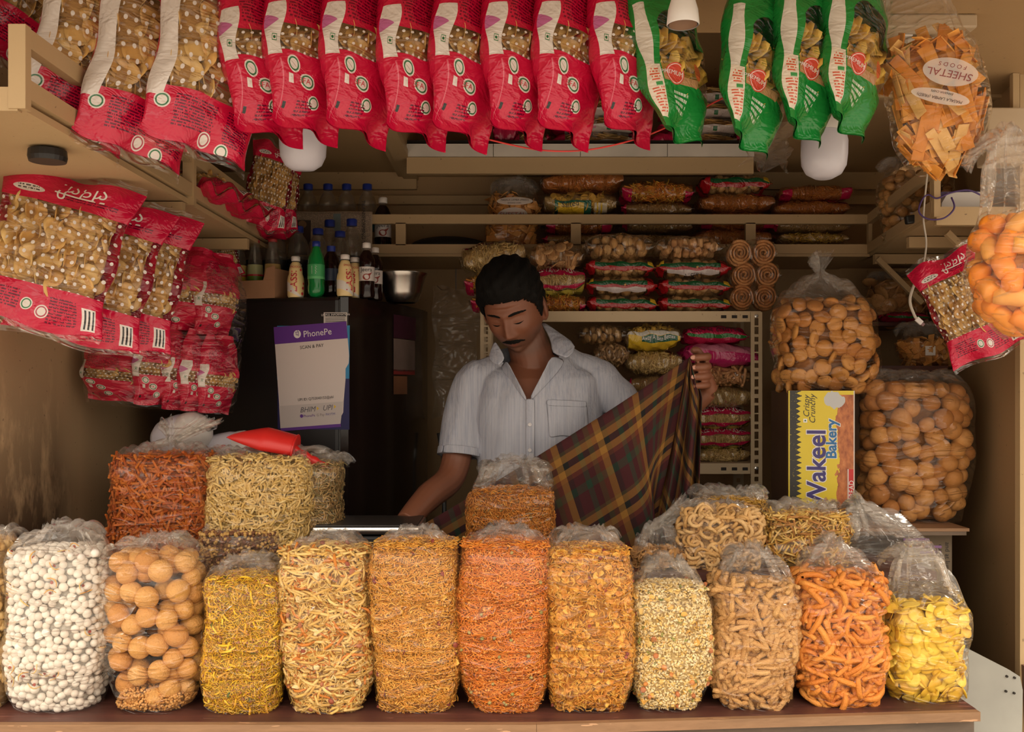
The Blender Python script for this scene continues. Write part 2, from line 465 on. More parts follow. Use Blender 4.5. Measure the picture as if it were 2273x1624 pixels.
def disc_tpl(r, th, n=12, curve=.2, wav=.05, seed=0, ry=1.0):
    """thin curved round piece in the xy plane"""
    g = np.random.default_rng(seed); a2 = g.uniform(0, 6); v = []
    for side in (1, -1):
        for ring, rr in ((0, 0), (1, .6), (2, 1.0)):
            for j in range(1 if ring == 0 else n):
                a = 2 * PI * j / n; x, y = rr * math.cos(a), rr * math.sin(a) * ry
                e = 1 + wav * math.sin(3 * a + a2)
                z = curve * (x * x * math.cos(a2) + y * y * .6 + x * y * .5 * math.sin(a2)) + wav * rr * math.sin(2 * a + a2)
                v.append((x * r * e, y * r * e, z * r + side * th / 2 * (1 if ring < 2 else .5)))
    o = 1 + 2 * n; f = []
    for b, s in ((0, 1), (o, -1)):
        for j in range(n):
            k = (j + 1) % n
            q = [(b, b + 1 + j, b + 1 + k, b + 1 + k), (b + 1 + j, b + 1 + n + j, b + 1 + n + k, b + 1 + k)]
            f += [x if s > 0 else x[::-1] for x in q]
    for j in range(n):
        k = (j + 1) % n; f.append((1 + n + j, o + 1 + n + j, o + 1 + n + k, 1 + n + k))
    return np.array(v), f
def cube_tpl(a, b, c, ch=.15):
    m = MB().cbox(-a / 2, a / 2, -b / 2, b / 2, -c / 2, c / 2, ch * min(a, b, c))
    return np.array(m.v), [tuple(q) + ((q[-1],) if len(q) == 3 else ()) for q in m.f]
def clean_faces(f):
    return [q[:3] if len(q) == 4 and q[2] == q[3] else q for q in f]
def rot_rows(u, w, n):  # columns are axes -> (k,3,3)
    return np.stack([u, w, n], axis=2)

def piece_mat(name, cols, rough=.6, bump=.5, bscale=160, spec=.35, speck=None):
    """colour varies by piece: 'rnd' on joined pieces, the object's own random on single ones"""
    t = NT(name); oc = t.objco()
    r = (t.attr('rnd') + t.rand()).fract()
    n = t.noise(bscale, 1, .6, oc)
    stops = [(i / max(1, len(cols)) , c) for i, c in enumerate(cols)]
    c = t.ramp(r, stops, 'CONSTANT')
    n2 = t.noise(bscale * .35, 1, .6, oc)
    c = t.mix((n2 - .38).clamp() * 1.2, c, t.mix(.45, c, tuple(x * .5 for x in cols[0])))
    if speck: c = t.mix(t.noise(bscale * .8, 2, .5, oc).gt(.68) * .7, c, speck)
    return t.done(t.bsdf(color=c, rough=rough, spec=spec, normal=t.bump(n, bump, .003)))
def core_mat(name, cols, scale=90):
    t = NT(name); oc = t.objco()
    n = t.noise(scale, 4, .7, t.scaled(oc, (1, 1, 2)))
    st = [(.32 + .36 * i / max(1, len(cols) - 1), tuple(x * .85 for x in c)) for i, c in enumerate(cols)]
    return t.done(t.bsdf(color=t.ramp(n, st), rough=.75, normal=t.bump(n, 1.0, .006)))

# ================================================================ clear bag
def superell(th, a, b, n):
    c, s = np.cos(th), np.sin(th); e = 2.0 / n
    return np.sign(c) * np.abs(c) ** e * a, np.sign(s) * np.abs(s) ** e * b
class Bag:
    """upright filled bag; local origin at the base centre, x right, y away from the viewer"""
    def __init__(s, w, d, h, top=.05, foot=.78, footd=.7, n=3.2, lean=0.0, seed=0, bulge=.05, skew=0.0, hump=.012, tw=.55):
        s.w, s.d, s.h, s.top, s.foot, s.footd, s.n, s.lean, s.seed, s.bulge, s.skew, s.hump, s.tw = w, d, h, top, foot, footd, n, lean, seed, bulge, skew, hump, tw
        g = np.random.default_rng(seed); s.ph = g.uniform(0, 6.28, 12)
    def ab(s, t):
        """half sizes at relative height t in 0..1 of the fill"""
        e = np.clip(t / .40, 0, 1); e = e * (2 - e)
        up = np.clip((t - .86) / .14, 0, 1)
        f = (s.foot + (1 - s.foot) * e) * (1 + s.bulge * np.sin(PI * np.clip(t, 0, 1))) * (1 - .10 * up * up)
        fd = (s.footd + (1 - s.footd) * e) * (1 + s.bulge * np.sin(PI * np.clip(t, 0, 1))) * (1 - .18 * up * up)
        return s.w / 2 * f, s.d / 2 * fd
    def surf(s, th, t, off=0.0):
        th, t = np.broadcast_arrays(np.asarray(th, float), np.asarray(t, float))
        a, b = s.ab(t)
        wob = .012 * (np.sin(3 * th + 9 * t + s.ph[0]) + np.sin(5 * th - 13 * t + s.ph[1]) + .7 * np.sin(2 * th + 21 * t + s.ph[2]))
        x, y = superell(th, a + off, b + off, s.n)
        x, y = x * (1 + wob), y * (1 + wob)
        z = s.h * t + .004 * np.sin(2 * th + s.ph[3]) * (t < .05)
        x = x + s.lean * s.h * (t - .0) + .006 * np.sin(6 * t + s.ph[4])
        y = y + s.skew * s.h * t
        return np.stack([x, y, z], -1)
    def frames(s, th, t):
        e = 1e-3; p = s.surf(th, t); a = s.surf(th + e, t) - p; b = s.surf(th, t + e) - p
        a /= np.linalg.norm(a, axis=1)[:, None]; n = np.cross(a, b); n /= np.linalg.norm(n, axis=1)[:, None]
        b = np.cross(n, a)
        return p, a, b, n
    def topz(s, x, y):
        return s.h + s.hump * np.cos(np.clip(x / (s.w / 2), -1, 1) * 1.4) * np.cos(np.clip(y / (s.d / 2), -1, 1) * 1.4)
    def sample(s, k, g, front=2.2, t0=.0, t1=1.0):
        """th, t on the side surface; th = -pi/2 faces the viewer"""
        return s.even_th(g, k, -PI / 2, front), g.uniform(t0, t1, k)
    def even_th(s, g, k, c, front):
        """angles spread evenly along the outline"""
        th = np.linspace(c - front, c + front, 721); p = s.surf(th, np.full(721, .5))
        L_ = np.concatenate([[0], np.cumsum(np.linalg.norm(np.diff(p, axis=0), axis=1))])
        return np.interp(g.uniform(0, L_[-1], k), L_, th)
    def pieces(s, tpls, N, dep=.006, size_j=.12, flat_=1.0, horiz=.0, g=None, front=2.1, ptop=.12, inset=.0, dmin=None, vert=False):
        """random positions with rotation matrices (k,3), (k,3,3), scale, template index"""
        g = g or np.random.default_rng(s.seed + 5)
        M = N * (14 if dmin else 1)
        nt = int(M * ptop); th, t = s.sample(M - nt, g, front)
        p, a, b, n = s.frames(th, t)
        # top surface
        kx = max(.1, .46 - inset / s.w * 1.1); ky = max(.1, .46 - inset / s.d * 1.1); x = g.uniform(-kx, kx, nt) * s.w; y = g.uniform(-ky, ky, nt) * s.d
        pt = np.stack([x + s.lean * s.h, y + s.skew * s.h, s.topz(x, y)], -1)
        p = np.vstack([p, pt]); one = np.ones(nt)
        a = np.vstack([a, np.stack([one, 0 * one, 0 * one], -1)]); b = np.vstack([b, np.stack([0 * one, one, 0 * one], -1)]); n = np.vstack([n, np.stack([0 * one, 0 * one, one], -1)])
        K = len(p)
        # drop candidates that would poke out through the skin
        q0 = p - n * inset; ok = np.abs(n[:, 2]) < .97 if nt == 0 else np.ones(K, bool)
        if type(s) is Bag:
            tq = np.clip(q0[:, 2] / s.h, 0, 1); aa, bb = s.ab(tq)
            ex = (np.abs(q0[:, 0] - s.lean * q0[:, 2]) / np.maximum(aa - inset * .8, .01)) ** s.n + (np.abs(q0[:, 1] - s.skew * q0[:, 2]) / np.maximum(bb - inset * .8, .01)) ** s.n
            ok = (ex < 1.35) & (q0[:, 2] > -.002)
        p, a, b, n = p[ok], a[ok], b[ok], n[ok]; K = len(p)
        if dmin:
            keep = []; kp = np.zeros((0, 3)); order = g.permutation(K)
            for i in order:
                if len(keep) >= N: break
                q = p[i] - n[i] * (inset + dep * .5)
                if len(kp) == 0 or np.min(np.sum((kp - q) ** 2, 1)) > dmin * dmin:
                    keep.append(i); kp = np.vstack([kp, q[None]])
            keep = np.array(keep); p, a, b, n = p[keep], a[keep], b[keep], n[keep]; K = len(p)
        p = p - n * (inset + g.uniform(0, dep, K))[:, None]
        p[:, 2] = np.maximum(p[:, 2], inset * .9 + .003)
        ang = (PI / 2 + g.normal(0, .4, K)) if vert else g.normal(0, .55, K) if horiz else g.uniform(0, 2 * PI, K)
        if horiz: ang = np.where(g.uniform(size=K) < horiz, ang, g.uniform(0, 2 * PI, K))
        u = a * np.cos(ang)[:, None] + b * np.sin(ang)[:, None]
        tilt = g.normal(0, .22, K) * flat_
        u = u * np.cos(tilt)[:, None] + n * np.sin(tilt)[:, None]
        w = np.cross(n, u); w /= np.linalg.norm(w, axis=1)[:, None]
        roll = g.uniform(0, 2 * PI, K) if flat_ > .5 else g.normal(0, .5, K)
        n2 = np.cross(u, w); w2 = w * np.cos(roll)[:, None] + n2 * np.sin(roll)[:, None]; n3 = np.cross(u, w2)
        return p, rot_rows(u, w2, n3), 1 + g.uniform(-size_j, size_j, K), g.integers(0, len(tpls), K)
    def core(s, parent, mat, inset):
        nt, nz = 28, 14; V = []
        th = np.linspace(0, 2 * PI, nt, endpoint=False)
        for t in np.linspace(0.01, 1, nz): V.append(s.surf(th, np.full(nt, t), -inset))
        V = np.vstack(V)
        V[-nt:, 2] -= inset * .5
        f = [(i * nt + j, i * nt + (j + 1) % nt, (i + 1) * nt + (j + 1) % nt, (i + 1) * nt + j) for i in range(nz - 1) for j in range(nt)]
        f.append(tuple(range(nt))[::-1])
        c = V[-nt:].mean(0); tz = len(V)
        ring = c + (V[-nt:] - c) * .5; ring[:, 2] = s.topz(ring[:, 0] - c[0], ring[:, 1] - c[1]) - inset
        V = np.vstack([V, ring, [[c[0], c[1], s.h + s.hump - inset]]]); o = tz
        f += [(tz - nt + j, tz - nt + (j + 1) % nt, o + (j + 1) % nt, o + j) for j in range(nt)]
        f += [(o + j, o + (j + 1) % nt, o + nt) for j in range(nt)]
        return tag(obj('filling', mesh_np('filling', V, f, mat), parent), kind='stuff')
    def film(s, parent, mat, off=.004, style='fold', topw=None, pleat=1.0, twist=0.0, dx=0.0, dy=0.03):
        """film skin closing above the fill in a crumpled gather"""
        g = np.random.default_rng(s.seed + 99); nt = 96; V = []; hz = []; rows = []
        th = np.linspace(0, 2 * PI, nt, endpoint=False)
        for t in np.concatenate([[0.0, .015, .04], np.linspace(.08, 1, 24)]):
            p = s.surf(th, np.full(nt, t), off)
            if t == 0: p[:, 2] = .0008
            rad = .0007 * np.sin(t * 41 + 5 * np.sin(th * 2 + s.ph[5]) + s.ph[6]) * np.sin(t * 9 + th + s.ph[7]) + .0009 * np.sin(th * 11 + t * 18)
            p[:, :2] *= (1 + rad / (s.w / 2))[:, None]
            V.append(p); hz.append(np.full(nt, .0 + .03 * (t > .8)))
        base = V[-1].copy(); c = base.mean(0)
        m = 16; T = s.top; tw = topw if topw is not None else s.tw
        pl = g.uniform(-1, 1, nt); pl = (pl + np.roll(pl, 1)) * .6
        pl2 = np.sin(th * 9 + s.ph[7]) + .7 * np.sin(th * 17 + s.ph[8]) + .5 * np.sin(th * 29 + s.ph[9])
        for i in range(1, m + 1):
            q = i / m; e = q * q * (3 - 2 * q)
            sx = 1 - (1 - tw) * q ** 1.05; sy = 1 - .93 * q ** .8
            am = .0034 * pleat * math.sin(PI * min(1, q * 1.05)) ** .8 + .0025 * q * pleat
            x = c[0] + (base[:, 0] - c[0]) * sx + dx * e; y = c[1] + (base[:, 1] - c[1]) * sy + dy * e * T / .06 * .4
            rr = 1 + am * (pl2 * .45 + pl * .8) / .05
            z = s.h + T * (.75 * q + .25 * math.sin(q * PI / 2)) + am * 1.6 * (pl + .6 * np.sin(th * 5 + q * 9 + s.ph[10])) - .25 * T * q * np.abs((base[:, 0] - c[0]) / (s.w / 2)) ** 2
            X = c[0] + (x - c[0]) * rr; Y = c[1] + (y - c[1]) * (1 + (rr - 1) * 1.5)
            V.append(np.stack([X, Y, np.maximum(z, s.h - .012)], -1)); hz.append(np.full(nt, .03 + .16 * e))
        rows = len(V)
        if style == 'fold':      # loose mouth folded over to the back
            last = V[-1].copy(); cl = last.mean(0)
            for i in range(1, 7):
                q = i / 6; p = last.copy()
                p[:, 0] = cl[0] + (last[:, 0] - cl[0]) * (1 + .75 * q) + .004 * pl2 * q
                p[:, 1] = cl[1] + (last[:, 1] - cl[1]) * (1 + .3 * q) + .05 * q + .004 * pl * q
                p[:, 2] = last[:, 2] + .016 * math.sin(q * PI * .75) - .03 * q * q + .006 * pl * q
                V.append(p); hz.append(np.full(nt, .19 - .08 * q))
        elif style == 'tuft':    # twisted neck standing up and fanning out
            last = V[-1].copy(); cl = last.mean(0)
            for i in range(1, 9):
                q = i / 8; p = last.copy(); neck = .30 + (1.5 * q * q if q > .3 else 0)
                p[:, 0] = cl[0] + (last[:, 0] - cl[0]) * neck + .010 * pl * q + twist * q
                p[:, 1] = cl[1] + (last[:, 1] - cl[1]) * neck + .008 * pl2 * q * .5
                p[:, 2] = last[:, 2] + .055 * q + .010 * pl * q
                V.append(p); hz.append(np.full(nt, .20 - .10 * q))
        rows = len(V); Vn = np.vstack(V); hz = np.concatenate(hz)
        j = np.arange(nt); f = []
        for i in range(rows - 1):
            f.append(np.stack([i * nt + j, i * nt + (j + 1) % nt, (i + 1) * nt + (j + 1) % nt, (i + 1) * nt + j], -1))
        f = np.vstack(f)
        return obj('film', mesh_np('film', Vn, f, mat, attrs={'haze': hz}), parent)

def join_pieces(parent, name, tpls, P_, Rm, S_, TI, mat, g, label=None):
    V = []; Fq = []; A = []; b = 0
    for k, (tv, tf) in enumerate(tpls):
        idx = np.where(TI == k)[0]
        if not len(idx): continue
        vv = np.einsum('kij,nj->kni', Rm[idx], tv) * S_[idx][:, None, None] + P_[idx][:, None, :]
        nf = np.array(tf); m = len(tv)
        ff = nf[None] + (b + np.arange(len(idx)) * m)[:, None, None]
        V.append(vv.reshape(-1, 3)); Fq.append(ff.reshape(-1, 4)); A.append(np.repeat(g.uniform(0, 1, len(idx)), m)); b += len(idx) * m
    V = np.vstack(V); Fq = np.vstack(Fq); A = np.concatenate(A)
    deg = Fq[:, 2] == Fq[:, 3]
    me = bpy.data.meshes.new(name)
    quads = Fq[~deg]; tris = Fq[deg][:, :3]
    lv = np.concatenate([quads.ravel(), tris.ravel()]); tot = np.concatenate([np.full(len(quads), 4), np.full(len(tris), 3)])
    st = np.concatenate([[0], np.cumsum(tot)[:-1]])
    me.vertices.add(len(V)); me.vertices.foreach_set('co', V.astype(np.float32).ravel())
    me.loops.add(len(lv)); me.loops.foreach_set('vertex_index', lv.astype(np.int32))
    me.polygons.add(len(tot)); me.polygons.foreach_set('loop_start', st.astype(np.int32)); me.polygons.foreach_set('loop_total', tot.astype(np.int32))
    me.polygons.foreach_set('use_smooth', np.ones(len(tot), dtype=bool))
    me.update(calc_edges=True)
    a = me.attributes.new('rnd', 'FLOAT', 'POINT'); a.data.foreach_set('value', A.astype(np.float32))
    me.materials.append(mat)
    o = obj(name, me, parent); tag(o, label, kind='stuff'); return o
_tplcache = {}
def tpl_mesh(name, tv, tf, mat):
    key = (name, id(tf), mat.name)
    if key not in _tplcache: _tplcache[key] = mesh_np(name, tv, clean_faces(tf), mat)
    return _tplcache[key]
def part_pieces(parent, name, tpls, P_, Rm, S_, TI, mat):
    ms = [tpl_mesh(name, tv, tf, mat) for tv, tf in tpls]
    for p, r, s_, k in zip(P_, Rm, S_, TI):
        M = Matrix(r.tolist()).to_4x4() @ Matrix.Scale(float(s_), 4); M.translation = Vector(p)
        objm(name, ms[int(k)], M, parent)
def fill(bag, root, name, tpls, N, mat, parts=0, core=None, core_in=None, **k):
    """fills a bag with pieces: `parts` of those facing the viewer as objects, the rest joined"""
    g = np.random.default_rng(bag.seed + 31)
    P_, Rm, S_, TI = bag.pieces(tpls, N, g=g, **k)
    if parts:
        sc_ = P_[:, 1] - .15 * P_[:, 2]                       # nearest first
        o = np.argsort(sc_); a, b = o[:parts], o[parts:]
        part_pieces(root, name, tpls, P_[a], Rm[a], S_[a], TI[a], mat)
        if len(b): join_pieces(root, name + '_fill', tpls, P_[b], Rm[b], S_[b], TI[b], mat, g)
    else: join_pieces(root, name + '_fill', tpls, P_, Rm, S_, TI, mat, g)
    if core is not None: bag.core(root, core, core_in or .008)
# ================================================================ front row of bags on the counter
T_SEV = [tube_tpl(3, 3, .00135, L, b, caps=False, seed=i) for i, (L, b) in enumerate([(.015, .22), (.020, -.3), (.011, .1), (.017, .4)])]
T_THINSEV = [tube_tpl(3, 3, .0011, L, b, caps=False, seed=i) for i, (L, b) in enumerate([(.013, .5), (.016, -.7), (.010, .25)])]
T_DAL = [ball_tpl(.0028, 1, .0, .6)]
T_STICK = [tube_tpl(5, 3, .0030, L, b, caps=True, seed=i) for i, (L, b) in enumerate([(.040, .25), (.030, -.3), (.050, .2), (.024, .1), (.036, .6)])]
T_RICE = [ball_tpl(.0036, 1, .05, .45, 1), ball_tpl(.0032, 1, .05, .5, 2)]
T_RICE = [(v * np.array([1.35, .75, 1]), f) for v, f in T_RICE]
T_FLAKE = [disc_tpl(.0085, .0010, 8, .55, .14, i, .8) for i in range(4)]
T_SAGO = [ball_tpl(.0093, 2, .035, .95, i) for i in range(3)]
T_PURI = [ball_tpl(.0245, 3, .045, .90, i) for i in range(5)]
T_RIDGE = [tube_tpl(16, 8, .0047, L, b, ridge=.34, seed=i) for i, (L, b) in enumerate([(.065, .12), (.050, -.15), (.078, .08), (.042, .05), (.060, .22)])]
T_RIDGE2 = [tube_tpl(14, 10, .0047, L, b, ridge=.38, seed=i, wob=w) for i, (L, b, w) in enumerate([(.065, .25, .05), (.050, -.35, .03), (.085, .16, .05), (.045, .5, .0), (.060, .6, .04)])]
T_BANANA = [disc_tpl(.0190, .0022, 16, .08, .04, i, .88) for i in range(5)]
T_LEAF = [disc_tpl(.006, .0006, 8, .3, .1, 3, .5)]
def leaf_bits(bag, root, name, tpls, N, mat, **k):
    fill(bag, root, name, tpls, N, mat, dep=.001, **k)

def place_bag(name, label, px0, px1, ptop, pfill, pbot, Yf, d, group='clear snack bags lined up on the counter', zb=None, rz=0.0, cat='snack bag', **k):
    """bag from its pixel extent; Yf = depth of its front foot"""
    Yc = Yf + d / 2; zb = ZT + .0005 if zb is None else zb
    w = (px1 - px0) / F * (Yc - d * .25); x = PX((px0 + px1) / 2, Yc - d * .25)
    hf = PZ(pfill, Yc - d * .4) - zb; ht = PZ(ptop, Yc) - zb
    root = thing(name, label, cat, (x, Yc, zb), (0, 0, rz), group)
    kw = dict(bulge=.02); kw.update(k)
    return root, Bag(w * .965, d, hf, top=max(.02, ht - hf), **kw)

OR1, OR2 = (.80, .27, .035), (.62, .16, .02)
# --- left-most, cut by the frame
r, b = place_bag('snack_bag', 'bag of pale curly puffs cut by the left edge of the photo', -70, 15, 1180, 1215, 1560, 2.12, .12, seed=1)
mt = piece_mat('pale_puff', [(.70, .47, .20), (.62, .38, .14)]); 
fill(b, r, 'puff', [ball_tpl(.012, 1, .2, .7, i) for i in range(3)], 500, mt, parts=30, core=core_mat('pale_puff_core', [(.5, .3, .1), (.7, .45, .2)]), dep=.008); b.film(r, FILM)
# --- white sago balls
r, b = place_bag('snack_bag', 'tall bag of white round sago balls with a few saffron shreds', 3, 232, 1166, 1228, 1594, 2.08, .17, seed=2, foot=.78, tw=.4, lean=.0, n=3.0)
mt = piece_mat('white_sago', [(.80, .74, .66), (.86, .80, .72), (.76, .68, .60)], bump=.12, rough=.4)
fill(b, r, 'sago_ball', T_SAGO, 1250, mt, parts=300, dep=.007, dmin=.0128, inset=.007, core=core_mat('white_sago_core', [(.6, .52, .44), (.85, .8, .72)]), core_in=.016)
leaf_bits(b, r, 'saffron_shred', [tube_tpl(4, 4, .0013, .026, .6)], 26, piece_mat('shred', [(.85, .45, .10), (.8, .55, .2)]), front=1.5)
leaf_bits(b, r, 'chilli_bit', [disc_tpl(.0035, .001, 6)], 26, piece_mat('chilli', [(.22, .03, .02), (.35, .05, .03)]), front=1.5)
b.film(r, FILM_DULL, pleat=1.2)
# --- hollow brown puri balls
r, b = place_bag('snack_bag', 'bag of golden-brown round hollow puri balls beside the white sago', 217, 450, 1192, 1232, 1597, 2.075, .17, seed=3, foot=.62, tw=.35, n=2.8)
mt = piece_mat('puri_ball', [(.62, .30, .085), (.70, .38, .13), (.56, .25, .065), (.66, .34, .10)], bump=.8, bscale=260, speck=(.44, .18, .05))
fill(b, r, 'puri_ball', T_PURI, 190, mt, dep=.008, dmin=.0355, inset=.0235, flat_=1, ptop=.2, parts=190, front=3.1)
fill(b, r, 'inner_ball', T_PURI, 60, mt, dep=.02, dmin=.038, inset=.052, ptop=.1, front=3.1)
b2 = Bag(b.w * .70, b.d * .7, .045, seed=33, foot=.8, n=2.8)
fill(b2, r, 'crumb', [ball_tpl(.0035, 1, .3, .8, i) for i in range(3)], 1200, mt, dep=.004, ptop=.4, core=core_mat('puri_core', [(.5, .25, .08), (.66, .36, .13)], 160))
b.film(r, FILM, pleat=1.3)
# --- yellow sev mix
r, b = place_bag('snack_bag', 'short bag of bright yellow sev mixture with curry leaves', 447, 628, 1236, 1290, 1591, 2.08, .15, seed=4, foot=.88, tw=.45, n=3.6)
c1 = core_mat('yellow_mix_core', [(.25, .10, .04), (.62, .38, .03), (.75, .5, .05)], 150)
mt = piece_mat('yellow_sev', [(.85, .50, .02), (.80, .42, .02), (.72, .36, .05), (.88, .58, .06)])
fill(b, r, 'sev', T_THINSEV, 9000, mt, dep=.005, inset=.002, core=c1, core_in=.006)
fill(b, r, 'yellow_stick', [tube_tpl(5, 3, .0024, .026, .2), tube_tpl(5, 3, .0022, .018, .4)], 190, mt, parts=60, dep=.003)
fill(b, r, 'lentil', T_DAL, 900, piece_mat('brown_lentil', [(.50, .24, .08), (.65, .40, .10), (.36, .13, .06)]), dep=.004)
leaf_bits(b, r, 'curry_leaf', T_LEAF, 22, piece_mat('curry_leaf', [(.10, .13, .02), (.16, .16, .03)]))
b.film(r, FILM, pleat=1.2)
# --- thick stick mixture
r, b = place_bag('snack_bag', 'tall bag of thick cream and orange stick mixture', 616, 828, 1188, 1224, 1594, 2.08, .16, seed=5, foot=.74, tw=.35)
mt = piece_mat('stick_mix', [(.74, .47, .13), (.80, .55, .20), (.68, .40, .10), (.60, .20, .03), (.78, .52, .18)])
fill(b, r, 'crunchy_stick', T_STICK, 2500, mt, parts=290, dep=.009, inset=.004, flat_=.55, horiz=.6, core=core_mat('stick_core', [(.35, .14, .04), (.7, .42, .12)], 70), core_in=.010)
fill(b, r, 'thin_sev', T_SEV, 1200, mt, dep=.004)
leaf_bits(b, r, 'peanut', [ball_tpl(.0065, 2, .05, .7, 2)], 26, piece_mat('peanut', [(.32, .08, .04), (.40, .14, .06)]))
leaf_bits(b, r, 'flake', T_FLAKE, 40, piece_mat('pale_flake', [(.80, .60, .30)]))
b.film(r, FILM)
# --- golden sev with nuts
r, b = place_bag('snack_bag', 'tall bag of golden sev with lentils and red nut bits', 818, 1024, 1174, 1212, 1594, 2.08, .17, seed=6, foot=.82, tw=.3, n=3.4)
mt = piece_mat('golden_sev', [(.78, .37, .055), (.83, .44, .09), (.72, .30, .04)])
fill(b, r, 'sev', T_SEV, 10500, mt, dep=.005, inset=.002, horiz=.5, core=core_mat('golden_core', [(.45, .16, .02), (.8, .4, .07)], 150), core_in=.006)
fill(b, r, 'lentil', T_DAL, 1100, piece_mat('golden_lentil', [(.80, .45, .10), (.72, .32, .07)]), dep=.004)
leaf_bits(b, r, 'nut_bit', [disc_tpl(.0058, .002, 6, .2, .1, 1)], 30, piece_mat('nut_bit', [(.20, .03, .025), (.30, .06, .04)]))
leaf_bits(b, r, 'flake', T_FLAKE, 18, piece_mat('golden_flake', [(.80, .45, .09)]))
b.film(r, FILM)
# --- orange sev
r, b = place_bag('snack_bag', 'tall bag of deep orange spicy sev with green peas', 1011, 1228, 1170, 1212, 1591, 2.08, .17, seed=7, foot=.70, tw=.3, n=3.2)
mt = piece_mat('orange_sev', [(.82, .26, .03), (.86, .31, .045), (.74, .20, .022)])
fill(b, r, 'sev', T_SEV, 11000, mt, dep=.005, inset=.002, horiz=.55, core=core_mat('orange_core', [(.50, .12, .012), (.84, .28, .035)], 150), core_in=.006)
fill(b, r, 'lentil', T_DAL, 900, piece_mat('orange_lentil', [(.82, .38, .09), (.72, .28, .06)]), dep=.004)
leaf_bits(b, r, 'green_pea', [ball_tpl(.0045, 1, .1, .8, 1)], 46, piece_mat('dry_pea', [(.32, .28, .09), (.42, .33, .12)]))
b.film(r, FILM, pleat=1.1)
# --- cornflake mixture
r, b = place_bag('snack_bag', 'tall bag of amber cornflake mixture', 1208, 1412, 1176, 1226, 1586, 2.085, .16, seed=8, foot=.80, tw=.5, n=3.6)
mt = piece_mat('corn_flake', [(.78, .38, .05), (.72, .31, .035), (.83, .46, .08), (.66, .26, .03)], spec=.5)
fill(b, r, 'corn_flake', T_FLAKE, 3000, mt, parts=300, dep=.006, inset=.004, core=core_mat('flake_core', [(.48, .18, .02), (.76, .38, .06)], 80), core_in=.008)
fill(b, r, 'thin_sev', T_SEV, 1000, mt, dep=.003)
leaf_bits(b, r, 'raisin', [ball_tpl(.005, 1, .2, .7, 1)], 22, piece_mat('raisin', [(.22, .04, .03), (.34, .07, .04)]))
b.film(r, FILM, pleat=1.1)
# --- pale puffed rice mix
r, b = place_bag('snack_bag', 'short bag of pale puffed rice mixture with green leaves', 1402, 1584, 1240, 1310, 1584, 2.09, .15, seed=9, foot=.72, tw=.35, n=3.4)
mt = piece_mat('puffed_rice', [(.86, .68, .36), (.88, .73, .44), (.82, .61, .27), (.80, .52, .15)])
fill(b, r, 'puffed_rice', T_RICE, 6000, mt, dep=.005, inset=.002, core=core_mat('rice_core', [(.55, .33, .10), (.84, .62, .27)], 130), core_in=.006)
fill(b, r, 'flake', T_FLAKE, 60, piece_mat('rice_flake', [(.80, .43, .08), (.74, .50, .16)]), dep=.002)
leaf_bits(b, r, 'green_leaf', T_LEAF, 38, piece_mat('green_leaf', [(.30, .30, .07), (.22, .24, .05)]))
leaf_bits(b, r, 'peanut', [ball_tpl(.006, 2, .05, .7, 2)], 30, piece_mat('roast_peanut', [(.62, .24, .06), (.50, .17, .06)]))
b.film(r, FILM, pleat=1.5)
# --- tan ridged sticks
r, b = place_bag('snack_bag', 'bag of tan ridged murukku sticks', 1579, 1777, 1216, 1302, 1583, 2.10, .16, seed=10, foot=.76, tw=.35, n=3.2)
mt = piece_mat('tan_stick', [(.66, .36, .13), (.70, .40, .16), (.61, .32, .11)], bump=.8, bscale=420)
fill(b, r, 'ridged_stick', T_RIDGE, 640, mt, parts=290, dep=.014, inset=.005, flat_=.6, core=core_mat('tan_core', [(.3, .13, .04), (.6, .32, .12)], 60), core_in=.016)
b.film(r, FILM, pleat=1.6)
# --- orange curled sticks
r, b = place_bag('snack_bag', 'bag of orange curled chilli murukku', 1762, 1974, 1196, 1290, 1577, 2.12, .17, seed=11, foot=.68, tw=.2, n=3.0)
mt = piece_mat('orange_curl', [(.72, .25, .04), (.78, .31, .06), (.64, .20, .03)], bump=.6, bscale=300)
fill(b, r, 'curled_stick', T_RIDGE2, 720, mt, parts=295, dep=.014, inset=.005, flat_=.6, core=core_mat('curl_core', [(.3, .08, .01), (.66, .22, .03)], 60), core_in=.016)
b.film(r, FILM, pleat=1.7)
# --- banana chips
r, b = place_bag('snack_bag', 'half-filled bag of yellow banana chips at the right end of the counter', 1966, 2156, 1212, 1352, 1568, 2.15, .15, seed=12, foot=.84, tw=.5, n=3.2)
mt = piece_mat('banana_chip', [(.82, .54, .05), (.86, .60, .08), (.78, .46, .04)], bump=.3, rough=.45)
fill(b, r, 'banana_chip', T_BANANA, 190, mt, parts=190, dep=.012, inset=.005, flat_=.4, dmin=.0155, core=core_mat('banana_core', [(.45, .25, .02), (.8, .52, .06)], 60), core_in=.018)
b.film(r, FILM, pleat=1.8)
